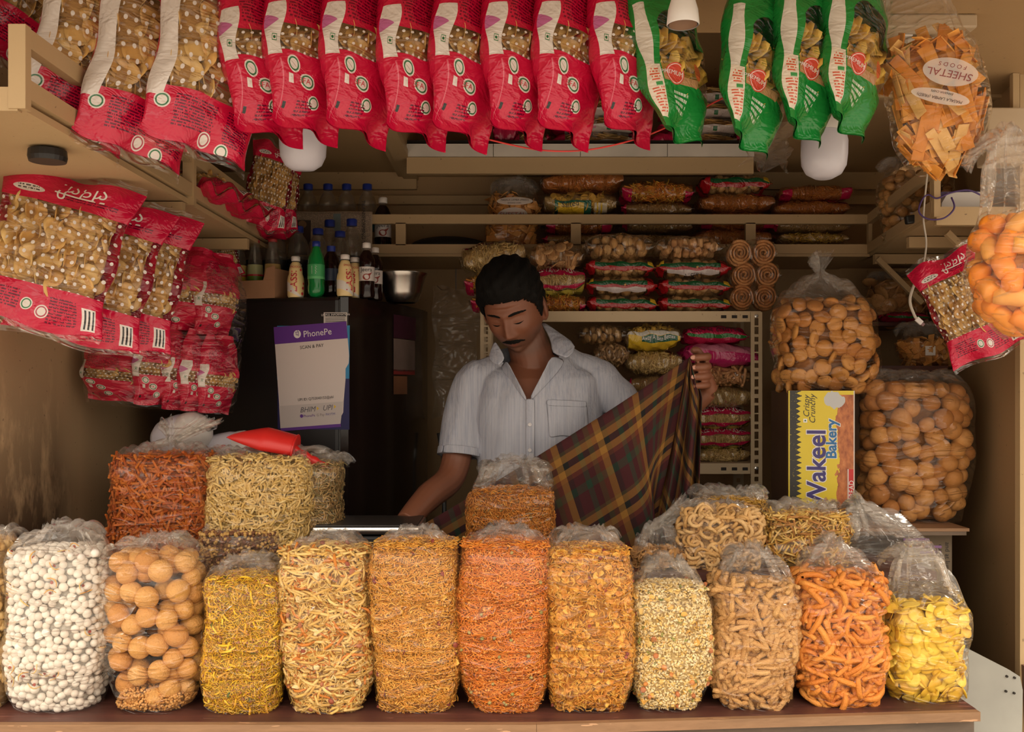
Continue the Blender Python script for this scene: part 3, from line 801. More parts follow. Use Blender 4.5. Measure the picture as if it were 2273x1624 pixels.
# ================================================================ sealed packets
class Pillow(Bag):
    """sealed pillow pack: axis z from 0 to h, wide in x, puffed in y, flat seals at both ends"""
    def __init__(s, w, th, h, seed=0, seal=.05, narrow=.10, crumple=1.0, pw=.55, ne=2.0, lin=False, tap=0.0):
        super().__init__(w, th, h, seed=seed); s.ne, s.lin, s.tap = ne, lin, tap; s.seal, s.narrow, s.cr, s.pw = seal, narrow, crumple, pw
    def prof(s, t):
        q = np.clip((t - s.seal) / (1 - 2 * s.seal), 0, 1)
        return np.maximum(np.sin(PI * q), 0) ** s.pw * .985 + .015
    def taper(s, t): return 1 - s.tap * (np.exp(-(t / .22) ** 2) + .9 * np.exp(-((1 - t) / .24) ** 2))
    def surf(s, th, t, off=0.0):
        th, t = np.broadcast_arrays(np.asarray(th, float), np.asarray(t, float))
        pr = s.prof(t); a = s.w / 2 * (1 - s.narrow * pr) * s.taper(t) + off; b = s.d / 2 * pr + off
        x, y = superell(th, a, b, s.ne); e = np.exp(-((t - .0) / .14) ** 2) + np.exp(-((1 - t) / .14) ** 2)
        y = y + s.cr * (e * .010 * np.sin(x / s.w * 13 + s.ph[0] + 3 * (t > .5)) + .0022 * np.sin(th * 4 + t * 17 + s.ph[1]) * pr + .0022 * np.sin(th * 7 - t * 23 + s.ph[2]) * pr)
        y = y * (s.d / .08) ** .0
        x = x + s.cr * .003 * np.sin(t * 15 + s.ph[3] + th)
        z = s.h * t + s.cr * .004 * np.sin(x / s.w * 9 + s.ph[4]) * e
        return np.stack([x, y, z], -1)
    def skin(s, parent, mat, name='film', nt=48, nz=34, off=.0015):
        th = np.linspace(-PI, PI, nt + 1); tt = np.concatenate([[0, s.seal * .5, s.seal], np.linspace(s.seal + .03, 1 - s.seal - .03, nz - 6), [1 - s.seal, 1 - s.seal * .5, 1]])
        V = []; UV = []
        for t in tt:
            p = s.surf(th, np.full(nt + 1, t), off); V.append(p)
            c = np.cos(th) * .5; u = (1 + th / PI) if s.lin else np.where(th <= 1e-9, .5 + c, 1.5 - c); UV.append(np.stack([u, np.full(nt + 1, t)], -1))
        V = np.vstack(V); UV = np.vstack(UV); j = np.arange(nt); k = nt + 1
        f = np.vstack([np.stack([i * k + j, i * k + j + 1, (i + 1) * k + j + 1, (i + 1) * k + j], -1) for i in range(len(tt) - 1)])
        return obj(name, mesh_np(name, V, f, mat, uv=UV, attrs={'haze': np.zeros(len(V))}), parent)
    def core(s, parent, mat, inset):
        nt, nz = 24, 16; th = np.linspace(0, 2 * PI, nt, endpoint=False)
        V = np.vstack([s.surf(th, np.full(nt, t), -inset * float(s.prof(np.array(t)))) for t in np.linspace(s.seal + .02, 1 - s.seal - .02, nz)])
        f = [(i * nt + j, i * nt + (j + 1) % nt, (i + 1) * nt + (j + 1) % nt, (i + 1) * nt + j) for i in range(nz - 1) for j in range(nt)]
        f += [tuple(range(nt))[::-1], tuple((nz - 1) * nt + j for j in range(nt))]
        return tag(obj('filling', mesh_np('filling', V, f, mat), parent), kind='stuff')
    def sample(s, k, g, front=2.2, t0=.10, t1=.90):
        c = getattr(s, 'face', -PI / 2)
        m_ = getattr(s, 'tm', .10); return s.even_th(g, k, c, front), g.uniform(max(t0, m_), min(t1, 1 - m_), k)
    def on_face(s, off=.0022):
        """maps flat lettering (x across, y up) onto the front face; y is measured from mid height"""
        def fn(a):
            t = .5 + a[:, 1] / s.h; aa = s.w / 2 * (1 - s.narrow * s.prof(t)) * s.taper(t)
            th = -np.arccos(np.clip(a[:, 0] / aa, -.98, .98)); return s.surf(th, t, off)
        return fn
    def on_edge(s, off=.0022):
        """maps lettering onto the long edge of a lying pack: x along the pack, y up"""
        def fn(a):
            t = .5 + a[:, 0] / s.h; q = np.clip(a[:, 1] / (s.d / 2), -.98, .98); return s.surf(-np.sign(q) * np.arcsin(np.abs(q) ** (s.ne / 2)), t, off)
        return fn
def place_text(me, cx, cy, rot=0.0, flipx=False):
    c, s_ = math.cos(rot), math.sin(rot)
    def fn(a):
        x = -a[:, 0] if flipx else a[:, 0]
        return np.stack([cx + x * c - a[:, 1] * s_, cy + x * s_ + a[:, 1] * c, a[:, 2]], -1)
    return warp(me, fn)
def ink(name, col, rough=.4): return flat(name, col, rough)
INK_W, INK_K, INK_G, INK_R = ink('white_ink', (.78, .74, .70)), ink('black_ink', (.02, .018, .018)), ink('green_ink', (.02, .16, .06)), ink('red_ink', (.55, .03, .05))
INK_Y, INK_B = ink('yellow_ink', (.75, .48, .03)), ink('blue_ink', (.04, .05, .25))
PINK = (.53, .006, .043); WHITE_P = (.70, .63, .58)
def tiny_text(t, U, V, u0, u1, v0, v1, n, along='u'):
    """rows of small unreadable print"""
    m = box_m(U, V, u0, u1, v0, v1); row = ((V - v0) / (v1 - v0) * n).fract()
    nz = t.n('TexWhiteNoise', {'Vector': t.n('CombineXYZ', {0: (U * 130).floor(), 1: (V * (n / (v1 - v0))).floor(), 2: 0.0}).outputs[0]}, noise_dimensions='3D')
    return m * row.gt(.45) * Sk(t.t, nz.outputs[0]).gt(.28)
def dots(U, V, ku, kv):
    du = (U * ku + ((V * kv).floor() * .5)).fract() - .5; dv = (V * kv).fract() - .5
    return (du * du * (.0 + 1) + dv * dv).lt(.035)
def badge(t, U, V, cu, cv, ru, rv, layers, inner=(.03, .16, .06)):
    layers.append((ell_m(U, V, cu, cv, ru, rv), WHITE_P))
    layers.append((ell_m(U, V, cu, cv, ru * .82, rv * .82) * (ell_m(U, V, cu, cv, ru * .62, rv * .62) * -1 + 1), inner))
def pink_back(t, U, V):
    return U.gt(1.0)
def L_pinkA(t, U, V):       # big window, printed foot
    L = [(None, PINK), (box_m(U, V, .0, 1.0, .27, .80), None)]
    L.append((dots(U, V, 11, 15) * box_m(U, V, .14, 1.0, .27, .80), WHITE_P))
    L.append((box_m(U, V, .0, .12, .22, .84), WHITE_P))
    L.append((tiny_text(t, U, V, .22, .60, .10, .24, 11), (.12, .0, .02)))
    L.append((tiny_text(t, U, V, .70, .95, .08, .24, 13), (.12, .0, .02)))
    badge(t, U, V, .12, .20, .065, .035, L); badge(t, U, V, .55, .085, .06, .03, L, (.4, .05, .08)); badge(t, U, V, .72, .06, .055, .028, L)
    L.append((V.lt(.045), None))
    return L
def L_pinkB(t, U, V):       # small window between printed halves
    V = V * 1.28
    L = [(None, PINK), (box_m(U, V, .0, 1.0, .42, .60), None)]
    L.append((dots(U, V, 15, 20) * box_m(U, V, .08, 1.0, .42, .60), WHITE_P))
    L.append((box_m(U, V, .0, .085, .39, .76), WHITE_P))
    star = ((U - .0).abs() / .05 + (V - .62).abs() / .055).lt(1.0)
    L.append((star, (.52, .14, .33)))
    L.append((box_m(U, V, .022, .06, .475, .52), (.03, .18, .06))); L.append((box_m(U, V, .0255, .0565, .4803, .5147), WHITE_P)); L.append((ell_m(U, V, .041, .4975, .010, .010), (.02, .14, .05)))
    L.append((tiny_text(t, U, V, .10, .60, .64, 1.1, 20), (.16, .0, .02)))
    badge(t, U, V, .19, .345, .075, .048, L); badge(t, U, V, .33, .26, .085, .046, L); badge(t, U, V, .42, .15, .08, .042, L)
    L.append((box_m(U, V, .12, .175, .235, .285), WHITE_P))
    L.append((tiny_text(t, U, V, .22, .40, .07, .15, 5), (.12, .0, .02)))
    L.append((box_m(U, V, .08, .115, .10, .135), (.02, .02, .02)))
    L.append((box_m(U, V, .055, .066, .03, .36), (.64, .12, .17)))
    return L
def L_green(t, U, V):
    V = V * 1.30
    G = (.012, .21, .035)
    L = [(None, G), (box_m(U, V, .10, 1.0, .30, .78) * (((U - .38) / .30) ** 2.0 + ((V - .60) / .19) ** 2.0).lt(1.0).mx(V.lt(.60)), None)]
    L.append((box_m(U, V, .0, .05, .38, .82), (.62, .56, .48)))
    L.append((box_m(U, V, .0, .09, .06, .40), (.68, .58, .46)))
    L.append((tiny_text(t, U, V, .008, .08, .08, .24, 9), (.55, .09, .04)))
    L.append((tiny_text(t, U, V, .008, .07, .28, .37, 5), (.55, .09, .04)))
    L.append((box_m(U, V, .03, .075, .25, .275), (.05, .28, .08)))
    L.append((tiny_text(t, U, V, .22, .45, .12, .24, 4), (.55, .62, .50)))
    L.append((box_m(U, V, .10, .55, .29, .34), (.42, .22, .10)))
    L.append((ell_m(U, V, .24, .345, .115, .066), (.58, .06, .04))); L.append((ell_m(U, V, .24, .345, .104, .059) * (ell_m(U, V, .24, .345, .095, .054) * -1 + 1), (.75, .55, .5)))
    L.append((ell_m(U, V, .55, .40, .045, .06) , (.50, .10, .03)))
    return L
M_PINKA = print_mat('pink_chip_print', L_pinkA); M_PINKB = print_mat('pink_star_print', L_pinkB); M_GREEN = print_mat('green_chip_print', L_green)
T_CHIP = [disc_tpl(.0215, .0014, 14, c, .06, i, .9) for i, c in enumerate((.35, -.3, .5, .2, -.45))]
T_CHIPY = [disc_tpl(.021, .0016, 10, c, .16, i, .75) for i, c in enumerate((.6, -.6, .8, .5))]
M_CHIP = piece_mat('potato_chip', [(.74, .45, .15), (.80, .53, .20), (.68, .38, .11)], bump=.25, rough=.45, spec=.5)
M_CHIPY = piece_mat('yellow_chip', [(.72, .46, .09), (.78, .53, .13), (.66, .38, .06)], bump=.25, rough=.5)
M_CCORE = core_mat('chip_filling', [(.40, .20, .06), (.66, .38, .13)], 28)
def chips_in(pk, root, tpls, mat, n, v0, v1, seed, name='chip', u0=-.38, u1=.38, dmin=.017):
    g = np.random.default_rng(seed); ms = [tpl_mesh(name, tv, tf, mat) for tv, tf in tpls]; got = []
    for _ in range(n * 12):
        if len(got) >= n: break
        t = g.uniform(v0, v1); x = g.uniform(u0, u1) * pk.w; m_ = .017
        aa = pk.w / 2 * (1 - pk.narrow) * float(pk.taper(np.array(t)))
        pm = min(float(pk.prof(np.array(t + s_ * m_ / pk.h))) for s_ in (-1, 0, 1))
        b = pk.d / 2 * pm * math.sqrt(max(0, 1 - ((abs(x) + m_) / aa) ** 2)) - .0055
        if b < .004: continue
        y = -g.uniform(.45, .97) * b if g.uniform() < .9 else g.uniform(-.2, .8) * b
        p = Vector((x, y, t * pk.h))
        if any((p - q).length < dmin for q in got): continue
        got.append(p)
        e = Euler((PI / 2 + g.normal(0, .22), g.uniform(0, 6.28), x / pk.w * 1.1 + g.normal(0, .2)), 'YXZ')
        M = e.to_matrix().to_4x4() @ Matrix.Scale(g.uniform(.8, 1.1), 4); M.translation = p
        # keep the piece inside the skin
        objm(name, ms[int(g.integers(len(ms)))], M, root)
def lettering(root, txt, size, mat, mapper, cx, cy, rot=0.0, flipx=False, name='lettering', parent=None, shear=0):
    me = text_mesh(txt, size, mat, shear=shear); place_text(me, cx, cy, rot, flipx); warp(me, mapper)
    return obj(name, me, parent or root)

GH = 'chip packets hung in a row under the ceiling'
HW = .20
def hang_proto(kind):
    pk = Pillow(HW, .098, .37, tap=0 if kind == 'A' else .34, seed={'A': 3, 'B': 5, 'G': 8}[kind], seal=.055, crumple=1.2)
    r = thing('chip_packet', 'x', 'chip packet', group=GH)
    f = pk.skin(r, {'A': M_PINKA, 'B': M_PINKB, 'G': M_GREEN}[kind])
    if kind == 'A': pk.core(r, M_CCORE, .022); chips_in(pk, r, T_CHIP, M_CHIP, 80, .24, .84, 3, dmin=.013, u0=-.36, u1=.36)
    if kind == 'B':
        pk.core(r, M_CCORE, .022); chips_in(pk, r, T_CHIP, M_CHIP, 40, .30, .50, 4, dmin=.013, u0=-.33, u1=.33)
        obj('lettering', warp(place_text(text_mesh('SFA', .013, INK_R), -.032, -.110), pk.on_face()), f)
    if kind == 'G':
        chips_in(pk, r, T_CHIPY, M_CHIPY, 50, .21, .50, 5, u0=-.3, u1=.33, dmin=.013)
        obj('lettering', warp(place_text(text_mesh('PREMIUM', .0105, INK_W), -.050, -.0868), pk.on_face()), f)
    MB().bar((0, 0, .365), (0, 0, .43), .002).build('hanging_string', INK_W, r)
    return r
protos = {k: hang_proto(k) for k in 'ABG'}; used = {}
def hang(kind, ptx, tipx, tipy, rz, label, Y=1.75, sc_=1.0, psi=20):
    r = protos[kind] if kind not in used else copy_tree(protos[kind]); used[kind] = 1
    def Rm(phi): return Matrix.Rotation(phi, 3, 'Y') @ Matrix.Rotation(rz, 3, 'Z') @ Matrix.Rotation(math.radians(psi), 3, 'Y')
    phi = 0.0
    for _ in range(12):
        R = Rm(phi); tip = R @ Vector((HW / 2 * (1 if kind == 'A' else .66), 0, 0)) * sc_
        yt = Y + tip.y; loc = P(tipx, tipy, yt) - tip
        top = loc + R @ Vector((0, 0, .30)) * sc_
        e = (ptx - (CX + F * top.x / top.y)) / F * top.y
        phi += e / .30
    r.matrix_world = Matrix.Translation(loc) @ R.to_4x4() @ Matrix.Scale(sc_, 4)
    r['label'] = label; return r
ang = math.radians(54)
B = [(575, 668, 328), (680, 745, 325), (805, 852, 332), (925, 985, 335), (1050, 1077, 340), (1150, 1200, 333), (1270, 1302, 335), (1375, 1440, 330)]
ordn = ['first', 'second', 'third', 'fourth', 'fifth', 'sixth', 'seventh', 'eighth']
hang('A', 150, 110, 215, math.radians(44), 'pink dotted chip packet behind the upper left shelf post, leftmost of the hanging row', Y=1.86)
hang('A', 235, 268, 366, math.radians(44), 'pink dotted chip packet with a tall window, second of the hanging row from the left', Y=1.72)
hang('A', 350, 402, 402, math.radians(44), 'pink dotted chip packet with a tall window, third of the hanging row from the left', Y=1.72)
hang('A', 480, 548, 392, math.radians(42), 'pink dotted chip packet with a tall window, hanging just left of the star-printed packets', Y=1.72)
for i, (a, b_, c) in enumerate(B):
    hang('B', a, b_, c, ang + R_.uniform(-.05, .05), 'pink star-printed chip packet, %s from the left of eight hanging edge-on' % ordn[i])
for (a, b_, c, rz), lab in zip([(1455, 1562, 332, 50), (1688, 1703, 362, 48), (1795, 1820, 336, 48), (1900, 1915, 326, 48)],
        ['green yellow-chip packet hanging beside the last pink star packet', 'green yellow-chip packet hanging lowest, just right of the bulb holder', 'green yellow-chip packet hanging in front of the white round bulb', 'green yellow-chip packet at the right end of the hanging row']):
    hang('G', a, b_, c, math.radians(rz), lab)
MB().tube([P(470 + i * 75, -75 + 6 * math.sin(i), 1.75) for i in range(21)], .0025, 6).build('hanging_wire', INK_K)
tag(bpy.data.objects['hanging_wire'], 'thin wire under the ceiling that the chip packets hang from', 'wire')
# ================================================================ wall shelves
YR = 3.20; ZSH = 1.885; ZR1, ZR0 = 1.9925, 1.8965
XLS = -.745                                   # inner rail of the left shelf
def rail(o, a, b, name='rail', w=.018, h=.03): return MB().bar(a, b, w, h).build(name, M_RAIL, o)
bs = thing('wall_shelf', 'cream metal shelf with a rail along the back wall, loaded with packets', 'shelf', (0, YR, ZSH))
MB().box(XLS + .02, 1.168, .0, YB - YR - .005, -.012, .0).build('board', M_RAIL, bs)
xr0 = PX(1930, YR)
rail(bs, (XLS + .02, 0, ZR1 - ZSH), (xr0, 0, ZR1 - ZSH)); rail(bs, (XLS + .02, 0, ZR0 - ZSH), (xr0, 0, ZR0 - ZSH))
for px in (890, 1278, 1665): rail(bs, (PX(px, YR), 0, ZR0 - ZSH + .012), (PX(px, YR), 0, ZR1 - ZSH - .012), 'rail_post', .032, .018)
rail(bs, (xr0, 0, ZR0 - ZSH - .015), (xr0, 0, ZR1 - ZSH + .015), 'rail_post', .012, .018)
ls = thing('wall_shelf', 'cream metal shelf with a rail running along the upper left wall', 'shelf', (XLS, 1.5, ZSH))
MB().box(XL - XLS + .005, 0, .0, YB - 1.505, -.012, .0).build('board', M_RAIL, ls)
for z in (1.983, 1.905): rail(ls, (0, 0, z - ZSH), (0, 1.72, z - ZSH))
for y in (.0, .79): rail(ls, (0, y, -.015), (0, y, .112), 'rail_post', .026, .018)
rail(ls, (XL - XLS + .01, .0, .0), (0, .0, .0), 'front_rail', .014, .036)
rail(ls, (XL - XLS + .01, .75, -.03), (0, .75, -.03), 'cross_bar', .02, .03); rail(ls, (XL - XLS + .01, 1.3, -.03), (0, 1.3, -.03), 'cross_bar', .02, .03)
rail(ls, (XL - XLS + .01, .1, -.16), (-.12, .1, -.02), 'bracket', .02, .02)
MB().lathe([(.031, -.012), (.033, -.004), (.032, .008), (.02, .012)], 24).build('magnet', M_BLACK, ls, loc=(-.075, .25, -.0245))
# right shelf: rail splayed with the wall
rs = thing('wall_shelf', 'cream metal shelf with a rail on the upper right wall holding the payment speaker', 'shelf', (1.046, 2.45, ZSH))
dx, dy = xr0 - 1.046, YR - 2.45
plan(MB(), [(0, 0), (xr(2.45) - 1.046 - .005, 0), (xr(3.52) - 1.046 - .005, 1.07), (dx + .02, 1.07), (dx, dy)], -.012, 0).build('board', M_RAIL, rs)
for z in (1.9925, 1.897): rail(rs, (0, 0, z - ZSH), (dx, dy, z - ZSH))
rail(rs, (0, 0, -.015), (0, 0, .135), 'rail_post', .016, .026)
rail(rs, (0, .0, -.012), (xr(2.45) - 1.046 - .006, .0, -.012), 'front_rail', .016, .045)
rail(rs, (.06, .32, -.03), (xr(2.77) - 1.046 - .01, .32, -.03), 'cross_bar', .02, .03); rail(rs, (dx * .9, .68, -.03), (xr(3.1) - 1.046 - .01, .68, -.03), 'cross_bar', .02, .03)
rail(rs, (.09, .14, -.03), (xr(2.6) - 1.046 - .01, .15, -.155), 'bracket', .014, .016); rail(rs, (.10, .66, -.03), (.24, .66, -.17), 'bracket', .014, .016)
# ================================================================ slotted-angle rack
YK = 2.95; zk1 = PZ(701, YK); zk0 = PZ(1039, YK); xk0, xk1 = PX(1066, YK), PX(1692, YK)
rk = thing('slotted_rack', 'cream slotted-angle steel rack behind the shopkeeper, stacked with packets', 'rack', (xk0, YK, 0))
wk = xk1 - xk0
M_RACK = wall_mat('rack_paint', (.56, .42, .26), dirt=.3)
def slotted(h, face, slots):
    """angle post: front leg with real slots cut through, side leg plain"""
    m = MB(); w = .034; z = .02
    # front leg as strips around the slots
    hw = .006
    m.box(0, w / 2 - hw, 0, .003, .02, h); m.box(w / 2 + hw, w, 0, .003, .02, h)
    zs = .06; pz = .02
    while zs < h - .02:
        hh = .007 if int(zs * 100) % 2 else .011
        m.box(w / 2 - hw, w / 2 + hw, 0, .003, pz, zs - hh); pz = zs + hh; zs += .026
    m.box(w / 2 - hw, w / 2 + hw, 0, .003, pz, h)
    m.box(w - .003, w, .003, .034, .02, h) if face > 0 else m.box(0, .003, .003, .034, .02, h)
    return m
HK = zk1 + .012
slotted(HK, 1, 1).build('post', M_RACK, rk, loc=(wk - .034, 0, 0)); slotted(HK, -1, 1).build('post', M_RACK, rk)
slotted(HK, 1, 1).build('post', M_RACK, rk, loc=(wk - .034, .235, 0)); slotted(HK, -1, 1).build('post', M_RACK, rk, loc=(0, .235, 0))
for z in (zk1, zk0, .75, .30):
    m = MB(); m.box(.003, wk - .003, .004, .232, z + .012, z + .0145); m.box(.003, wk - .0345, .004, .006, z - .017, z + .012)
    m.build('shelf_board', M_RACK, rk)
    for dx_ in (-.018,):
        MB().lathe([(.006, 0), (.006, .004), (.003, .005)], 6).build('bolt', M_METAL, rk, loc=(wk + dx_, -.0005, z), rot=(PI / 2, 0, 0))
for i, z in ((0, zk1), (1, zk0)):
    for j in range(3): MB().cbox(-.008, .008, -.0005, .0005, -.0045, .0045, .0004).build('slot', M_DARK, rk, loc=(wk - .05 - j * .032, .0032, z - .002))
# ================================================================ lying packets
RB = Matrix(((0, 0, 1), (-1, 0, 0), (0, -1, 0)))          # local z -> world x, local x -> toward the viewer, local -y -> up
PL, PD, PH = .24, .15, .072
def lie_print(name, bands, clear=True):
    """bands: list of (q0,q1,colour,(v0,v1)) with q = 0 at the edge facing the viewer, positive upward"""
    def fn(t, U, V):
        q = (U * -1 + 1.0)
        L = [(None, None)]
        for q0, q1, c, v in bands: L.append((q.gt(q0) * q.lt(q1) * V.gt(v[0]) * V.lt(v[1]), c))
        return L
    return print_mat(name, fn)
RED, GRN, YEL, PNK = (.34, .009, .013), (.009, .075, .024), (.66, .42, .03), (.42, .010, .055)
T_BUN = [ball_tpl(.0165, 2, .06, .92, i) for i in range(3)]
T_RUSK = [cube_tpl(.026, .020, .030, .25), cube_tpl(.022, .022, .028, .3)]
T_CRACK = [disc_tpl(.026, .004, 16, .02, .01, i) for i in range(2)]
T_SSTICK = [tube_tpl(5, 2, .0022, L, .15, seed=i) for i, L in enumerate((.030, .022, .036))]
T_SFRY = [tube_tpl(4, 2, .0026, L, .2, seed=i) for i, L in enumerate((.034, .046))]
T_SSEV = [tube_tpl(3, 3, .0013, L, b, caps=False, seed=i) for i, (L, b) in enumerate([(.018, .6), (.024, -.8)])]
T_SBAN = [disc_tpl(.013, .002, 12, .15, .05, i, .85) for i in range(3)]
def ring_tpl(R, r, n=14, m=6):
    v = [((R + r * math.cos(2 * PI * j / m)) * math.cos(2 * PI * i / n), (R + r * math.cos(2 * PI * j / m)) * math.sin(2 * PI * i / n), r * math.sin(2 * PI * j / m)) for i in range(n) for j in range(m)]
    f = [(i * m + j, ((i + 1) % n) * m + j, ((i + 1) % n) * m + (j + 1) % m, i * m + (j + 1) % m) for i in range(n) for j in range(m)]
    return np.array(v), f
T_RING = [ring_tpl(.0125, .0048)]
def spiral_mesh(r=.040):
    m = MB(); pts = []
    for i in range(64):
        a = i / 63 * 2 * PI * 3.6; rr = .004 + (r - .008) * i / 63; pts.append((0, rr * math.cos(a), 1.5 * rr * math.sin(a)))
    m.tube(pts, .0050, 6); return m
KINDS = {}
def kind(k, tpls=None, name=None, mat=None, n=0, parts=0, bands=(), core=None, extra=None, film=None, core_in=.008, seedk=0, **kw):
    kw.setdefault('inset', .006); kw.setdefault('flat_', .5)
    KINDS[k] = dict(tpls=tpls, name=name, mat=mat, n=n, parts=parts, bands=bands, core=core, extra=extra, film=film, core_in=core_in, seed=40 + len(KINDS), kw=kw)
bun = piece_mat('bun', [(.58, .33, .13), (.52, .28, .10), (.63, .38, .16)], bump=.2)
rusk = piece_mat('rusk', [(.58, .31, .13), (.64, .37, .17), (.50, .25, .10)], bump=.4)
sevr = piece_mat('red_sev', [(.55, .17, .02), (.62, .22, .03), (.48, .12, .015)])
brown = piece_mat('brown_mix', [(.42, .24, .06), (.52, .32, .10), (.32, .14, .04), (.50, .34, .14)])
psk = piece_mat('pale_stick', [(.66, .46, .18), (.60, .40, .14), (.72, .52, .23)])
ysk = piece_mat('yellow_fry', [(.62, .40, .07), (.56, .32, .05)])
ban = piece_mat('banana_slice', [(.66, .42, .08), (.60, .35, .06)])
ctan = core_mat('tan_pack_core', [(.3, .15, .05), (.55, .32, .14)], 40); cred = core_mat('red_pack_core', [(.35, .09, .01), (.58, .2, .03)], 120)
cbr = core_mat('brown_pack_core', [(.22, .10, .03), (.5, .3, .1)], 120); cpal = core_mat('pale_pack_core', [(.35, .2, .06), (.66, .45, .18)], 90)
kind('bun', T_BUN, 'bun', bun, 46, 46, dmin=.026, inset=.016, core=ctan, core_in=.028,
     bands=[(.0, .085, GRN, (.04, .96)), (-.095, .0, RED, (.04, .96)), (-.6, .5, RED, (0, .13)), (-.6, .0, RED, (.87, 1.0)), (.06, .2, YEL, (.88, 1.0))])
kind('bunw', T_BUN, 'bun', bun, 46, 46, dmin=.026, inset=.016, core=ctan, core_in=.028,
     bands=[(.0, .085, GRN, (.04, .96)), (-.085, .0, RED, (.04, .96)), (-.6, .5, RED, (.86, 1.0)), (-.6, .0, RED, (0, .1)), (.06, .2, YEL, (0, .1)), (-.2, -.05, (.50, .43, .42), (.14, .84))])
kind('rusk', T_RUSK, 'rusk', rusk, 44, 44, dmin=.022, inset=.014, core=ctan, core_in=.028)
kind('khari', [ball_tpl(.0175, 2, .16, .8, i) for i in range(3)], 'bread_bit', bun, 40, 40, dmin=.026, inset=.015, core=ctan, core_in=.028)
kind('redsev', T_SSEV, 'sev', sevr, 1500, 0, core=cred, core_in=.004, bands=[(-.5, .1, PNK, (.05, .17)), (-.5, .1, PNK, (.80, .93))])
kind('redsev2', T_SSEV, 'sev', sevr, 1500, 0, core=cred, core_in=.004, bands=[(.25, .6, PNK, (.6, .95))])
kind('brown', T_RICE, 'mix_grain', brown, 1300, 0, core=cbr, core_in=.005, bands=[(-.4, .4, PNK, (.0, .07))])
kind('orange', T_SFRY, 'orange_stick', piece_mat('orange_stick', [(.66, .26, .03), (.58, .18, .02), (.60, .34, .05)]), 500, 0, core=cred, core_in=.007, bands=[(-.6, .0, PNK, (.04, .16)), (-.5, -.0, PNK, (.85, .97))])
kind('band', T_SSTICK, 'stick', psk, 650, 0, core=cpal, core_in=.006, bands=[(.09, .62, PNK, (.06, .97)), (-.16, -.07, PNK, (.1, .95)), (-.7, -.22, (.45, .36, .06), (.05, .95))])
kind('stick', T_SSTICK, 'stick', psk, 650, 0, core=cpal, core_in=.006, bands=[(.45, .8, PNK, (.1, .9))])
kind('fry', T_SFRY, 'fry', ysk, 420, 0, core=cpal, core_in=.007)
kind('banana', T_SBAN, 'banana_chip', ban, 110, 60, dep=.008, inset=.003, flat_=.5, core=cpal, core_in=.010,
     bands=[(-.6, .01, (.02, .12, .07), (.18, .64)), (-.6, -.02, YEL, (.22, .55)), (-.45, -.02, (.55, .46, .32), (.68, .84)), (-.45, -.02, YEL, (.71, .73)), (-.45, -.02, YEL, (.76, .78))])
kind('bite', T_SBAN, 'golden_chip', ban, 110, 60, dep=.008, inset=.003, flat_=.5, core=cpal, core_in=.010,
     bands=[(-.6, .02, YEL, (.06, .94)), (-.10, .015, (.015, .10, .06), (.30, .90)), (.02, .09, (.52, .48, .42), (.02, .92))])
kind('cracker', T_CRACK, 'cracker', piece_mat('cracker', [(.56, .30, .12), (.62, .35, .15)], bump=.4, speck=(.25, .1, .04)), 34, 34, dep=.012, inset=.004, flat_=.25, dmin=.014, core=ctan, core_in=.016)
kind('ring', T_RING, 'ring_snack', piece_mat('ring_snack', [(.50, .30, .14), (.56, .35, .18)]), 60, 60, dep=.012, inset=.004, flat_=.3, dmin=.013, core=ctan, core_in=.014)
kind('pinkg', bands=[(-1, 2, PNK, (-1, 2)), (-.06, .02, (.02, .16, .03), (.03, .97))])
kind('pinkw', bands=[(-1, 2, (.46, .02, .12), (-1, 2)), (.05, .4, (.50, .16, .24), (.1, .9))])
kind('tanst', T_RIDGE[:3], 'ridged_stick', piece_mat('tan_pack_stick', [(.50, .24, .10), (.55, .28, .12)]), 130, 60, dep=.008, core=ctan, core_in=.012, bands=[(-1, -.35, YEL, (0, 1))])
kind('mix', T_RICE, 'puffed_rice', piece_mat('pale_mix', [(.60, .42, .18), (.66, .48, .24), (.50, .26, .07), (.22, .20, .06)]), 1400, 0, core=cpal, core_in=.005)
kind('chakli')
kind('loft', T_CHIP, 'chip', M_CHIP, 30, 30, dep=.012, flat_=.3, inset=.004, core=core_mat('chip_core', [(.35, .16, .05), (.55, .3, .1)], 30), core_in=.014,
     bands=[(-.02, .5, None, (0, 1)), (-.9, -.02, (.50, .42, .38), (.05, .95)), (-1, 2, PNK, (.0, .16)), (-1, 2, PNK, (.9, 1.0)), (-.20, -.06, (.03, .14, .06), (.62, .67)), (-.18, -.08, (.5, .2, .3), (.40, .50))])
kind('loftp', bands=[(-1, 2, PNK, (-1, 2))])
PROTO = {}
chk = None
def lie_proto(k):
    d = KINDS[k]; pk = Pillow(PD, PH, PL, seed=d['seed'], seal=.03, narrow=.04, crumple=.8, pw=.27, ne=2.9, lin=True); pk.face = 0.0; pk.tm = .15
    r = thing('snack_packet', 'x', 'snack packet')
    if k == 'chakli':
        global chk
        mt = piece_mat('chakli', [(.50, .22, .08), (.44, .18, .06), (.55, .26, .10)], bump=.7, bscale=300)
        me = spiral_mesh().mesh('chakli', mt, True)
        for x, z in ((.066, .066), (.066, .174)):
            for j in range(4): obj('chakli', me, r, loc=(x - .002 - .013 * j, .002 * (j % 2), z + .003 * j), rot=(PI * (j % 2), .06 * j, 0))
        m = pk.skin(r, FILM_IN); m.scale = (1, 1.2, 1.02)
        PROTO[k] = (r, pk); return r
    if d['tpls']:
        fill(pk, r, d['name'], d['tpls'], d['n'], d['mat'], parts=d['parts'], core=d['core'], core_in=d['core_in'], ptop=0, front=2.0, **d['kw'])
    pk.skin(r, lie_print('print_' + k, d['bands']) if d['bands'] else FILM_IN)
    PROTO[k] = (r, pk); return r
_first = set()
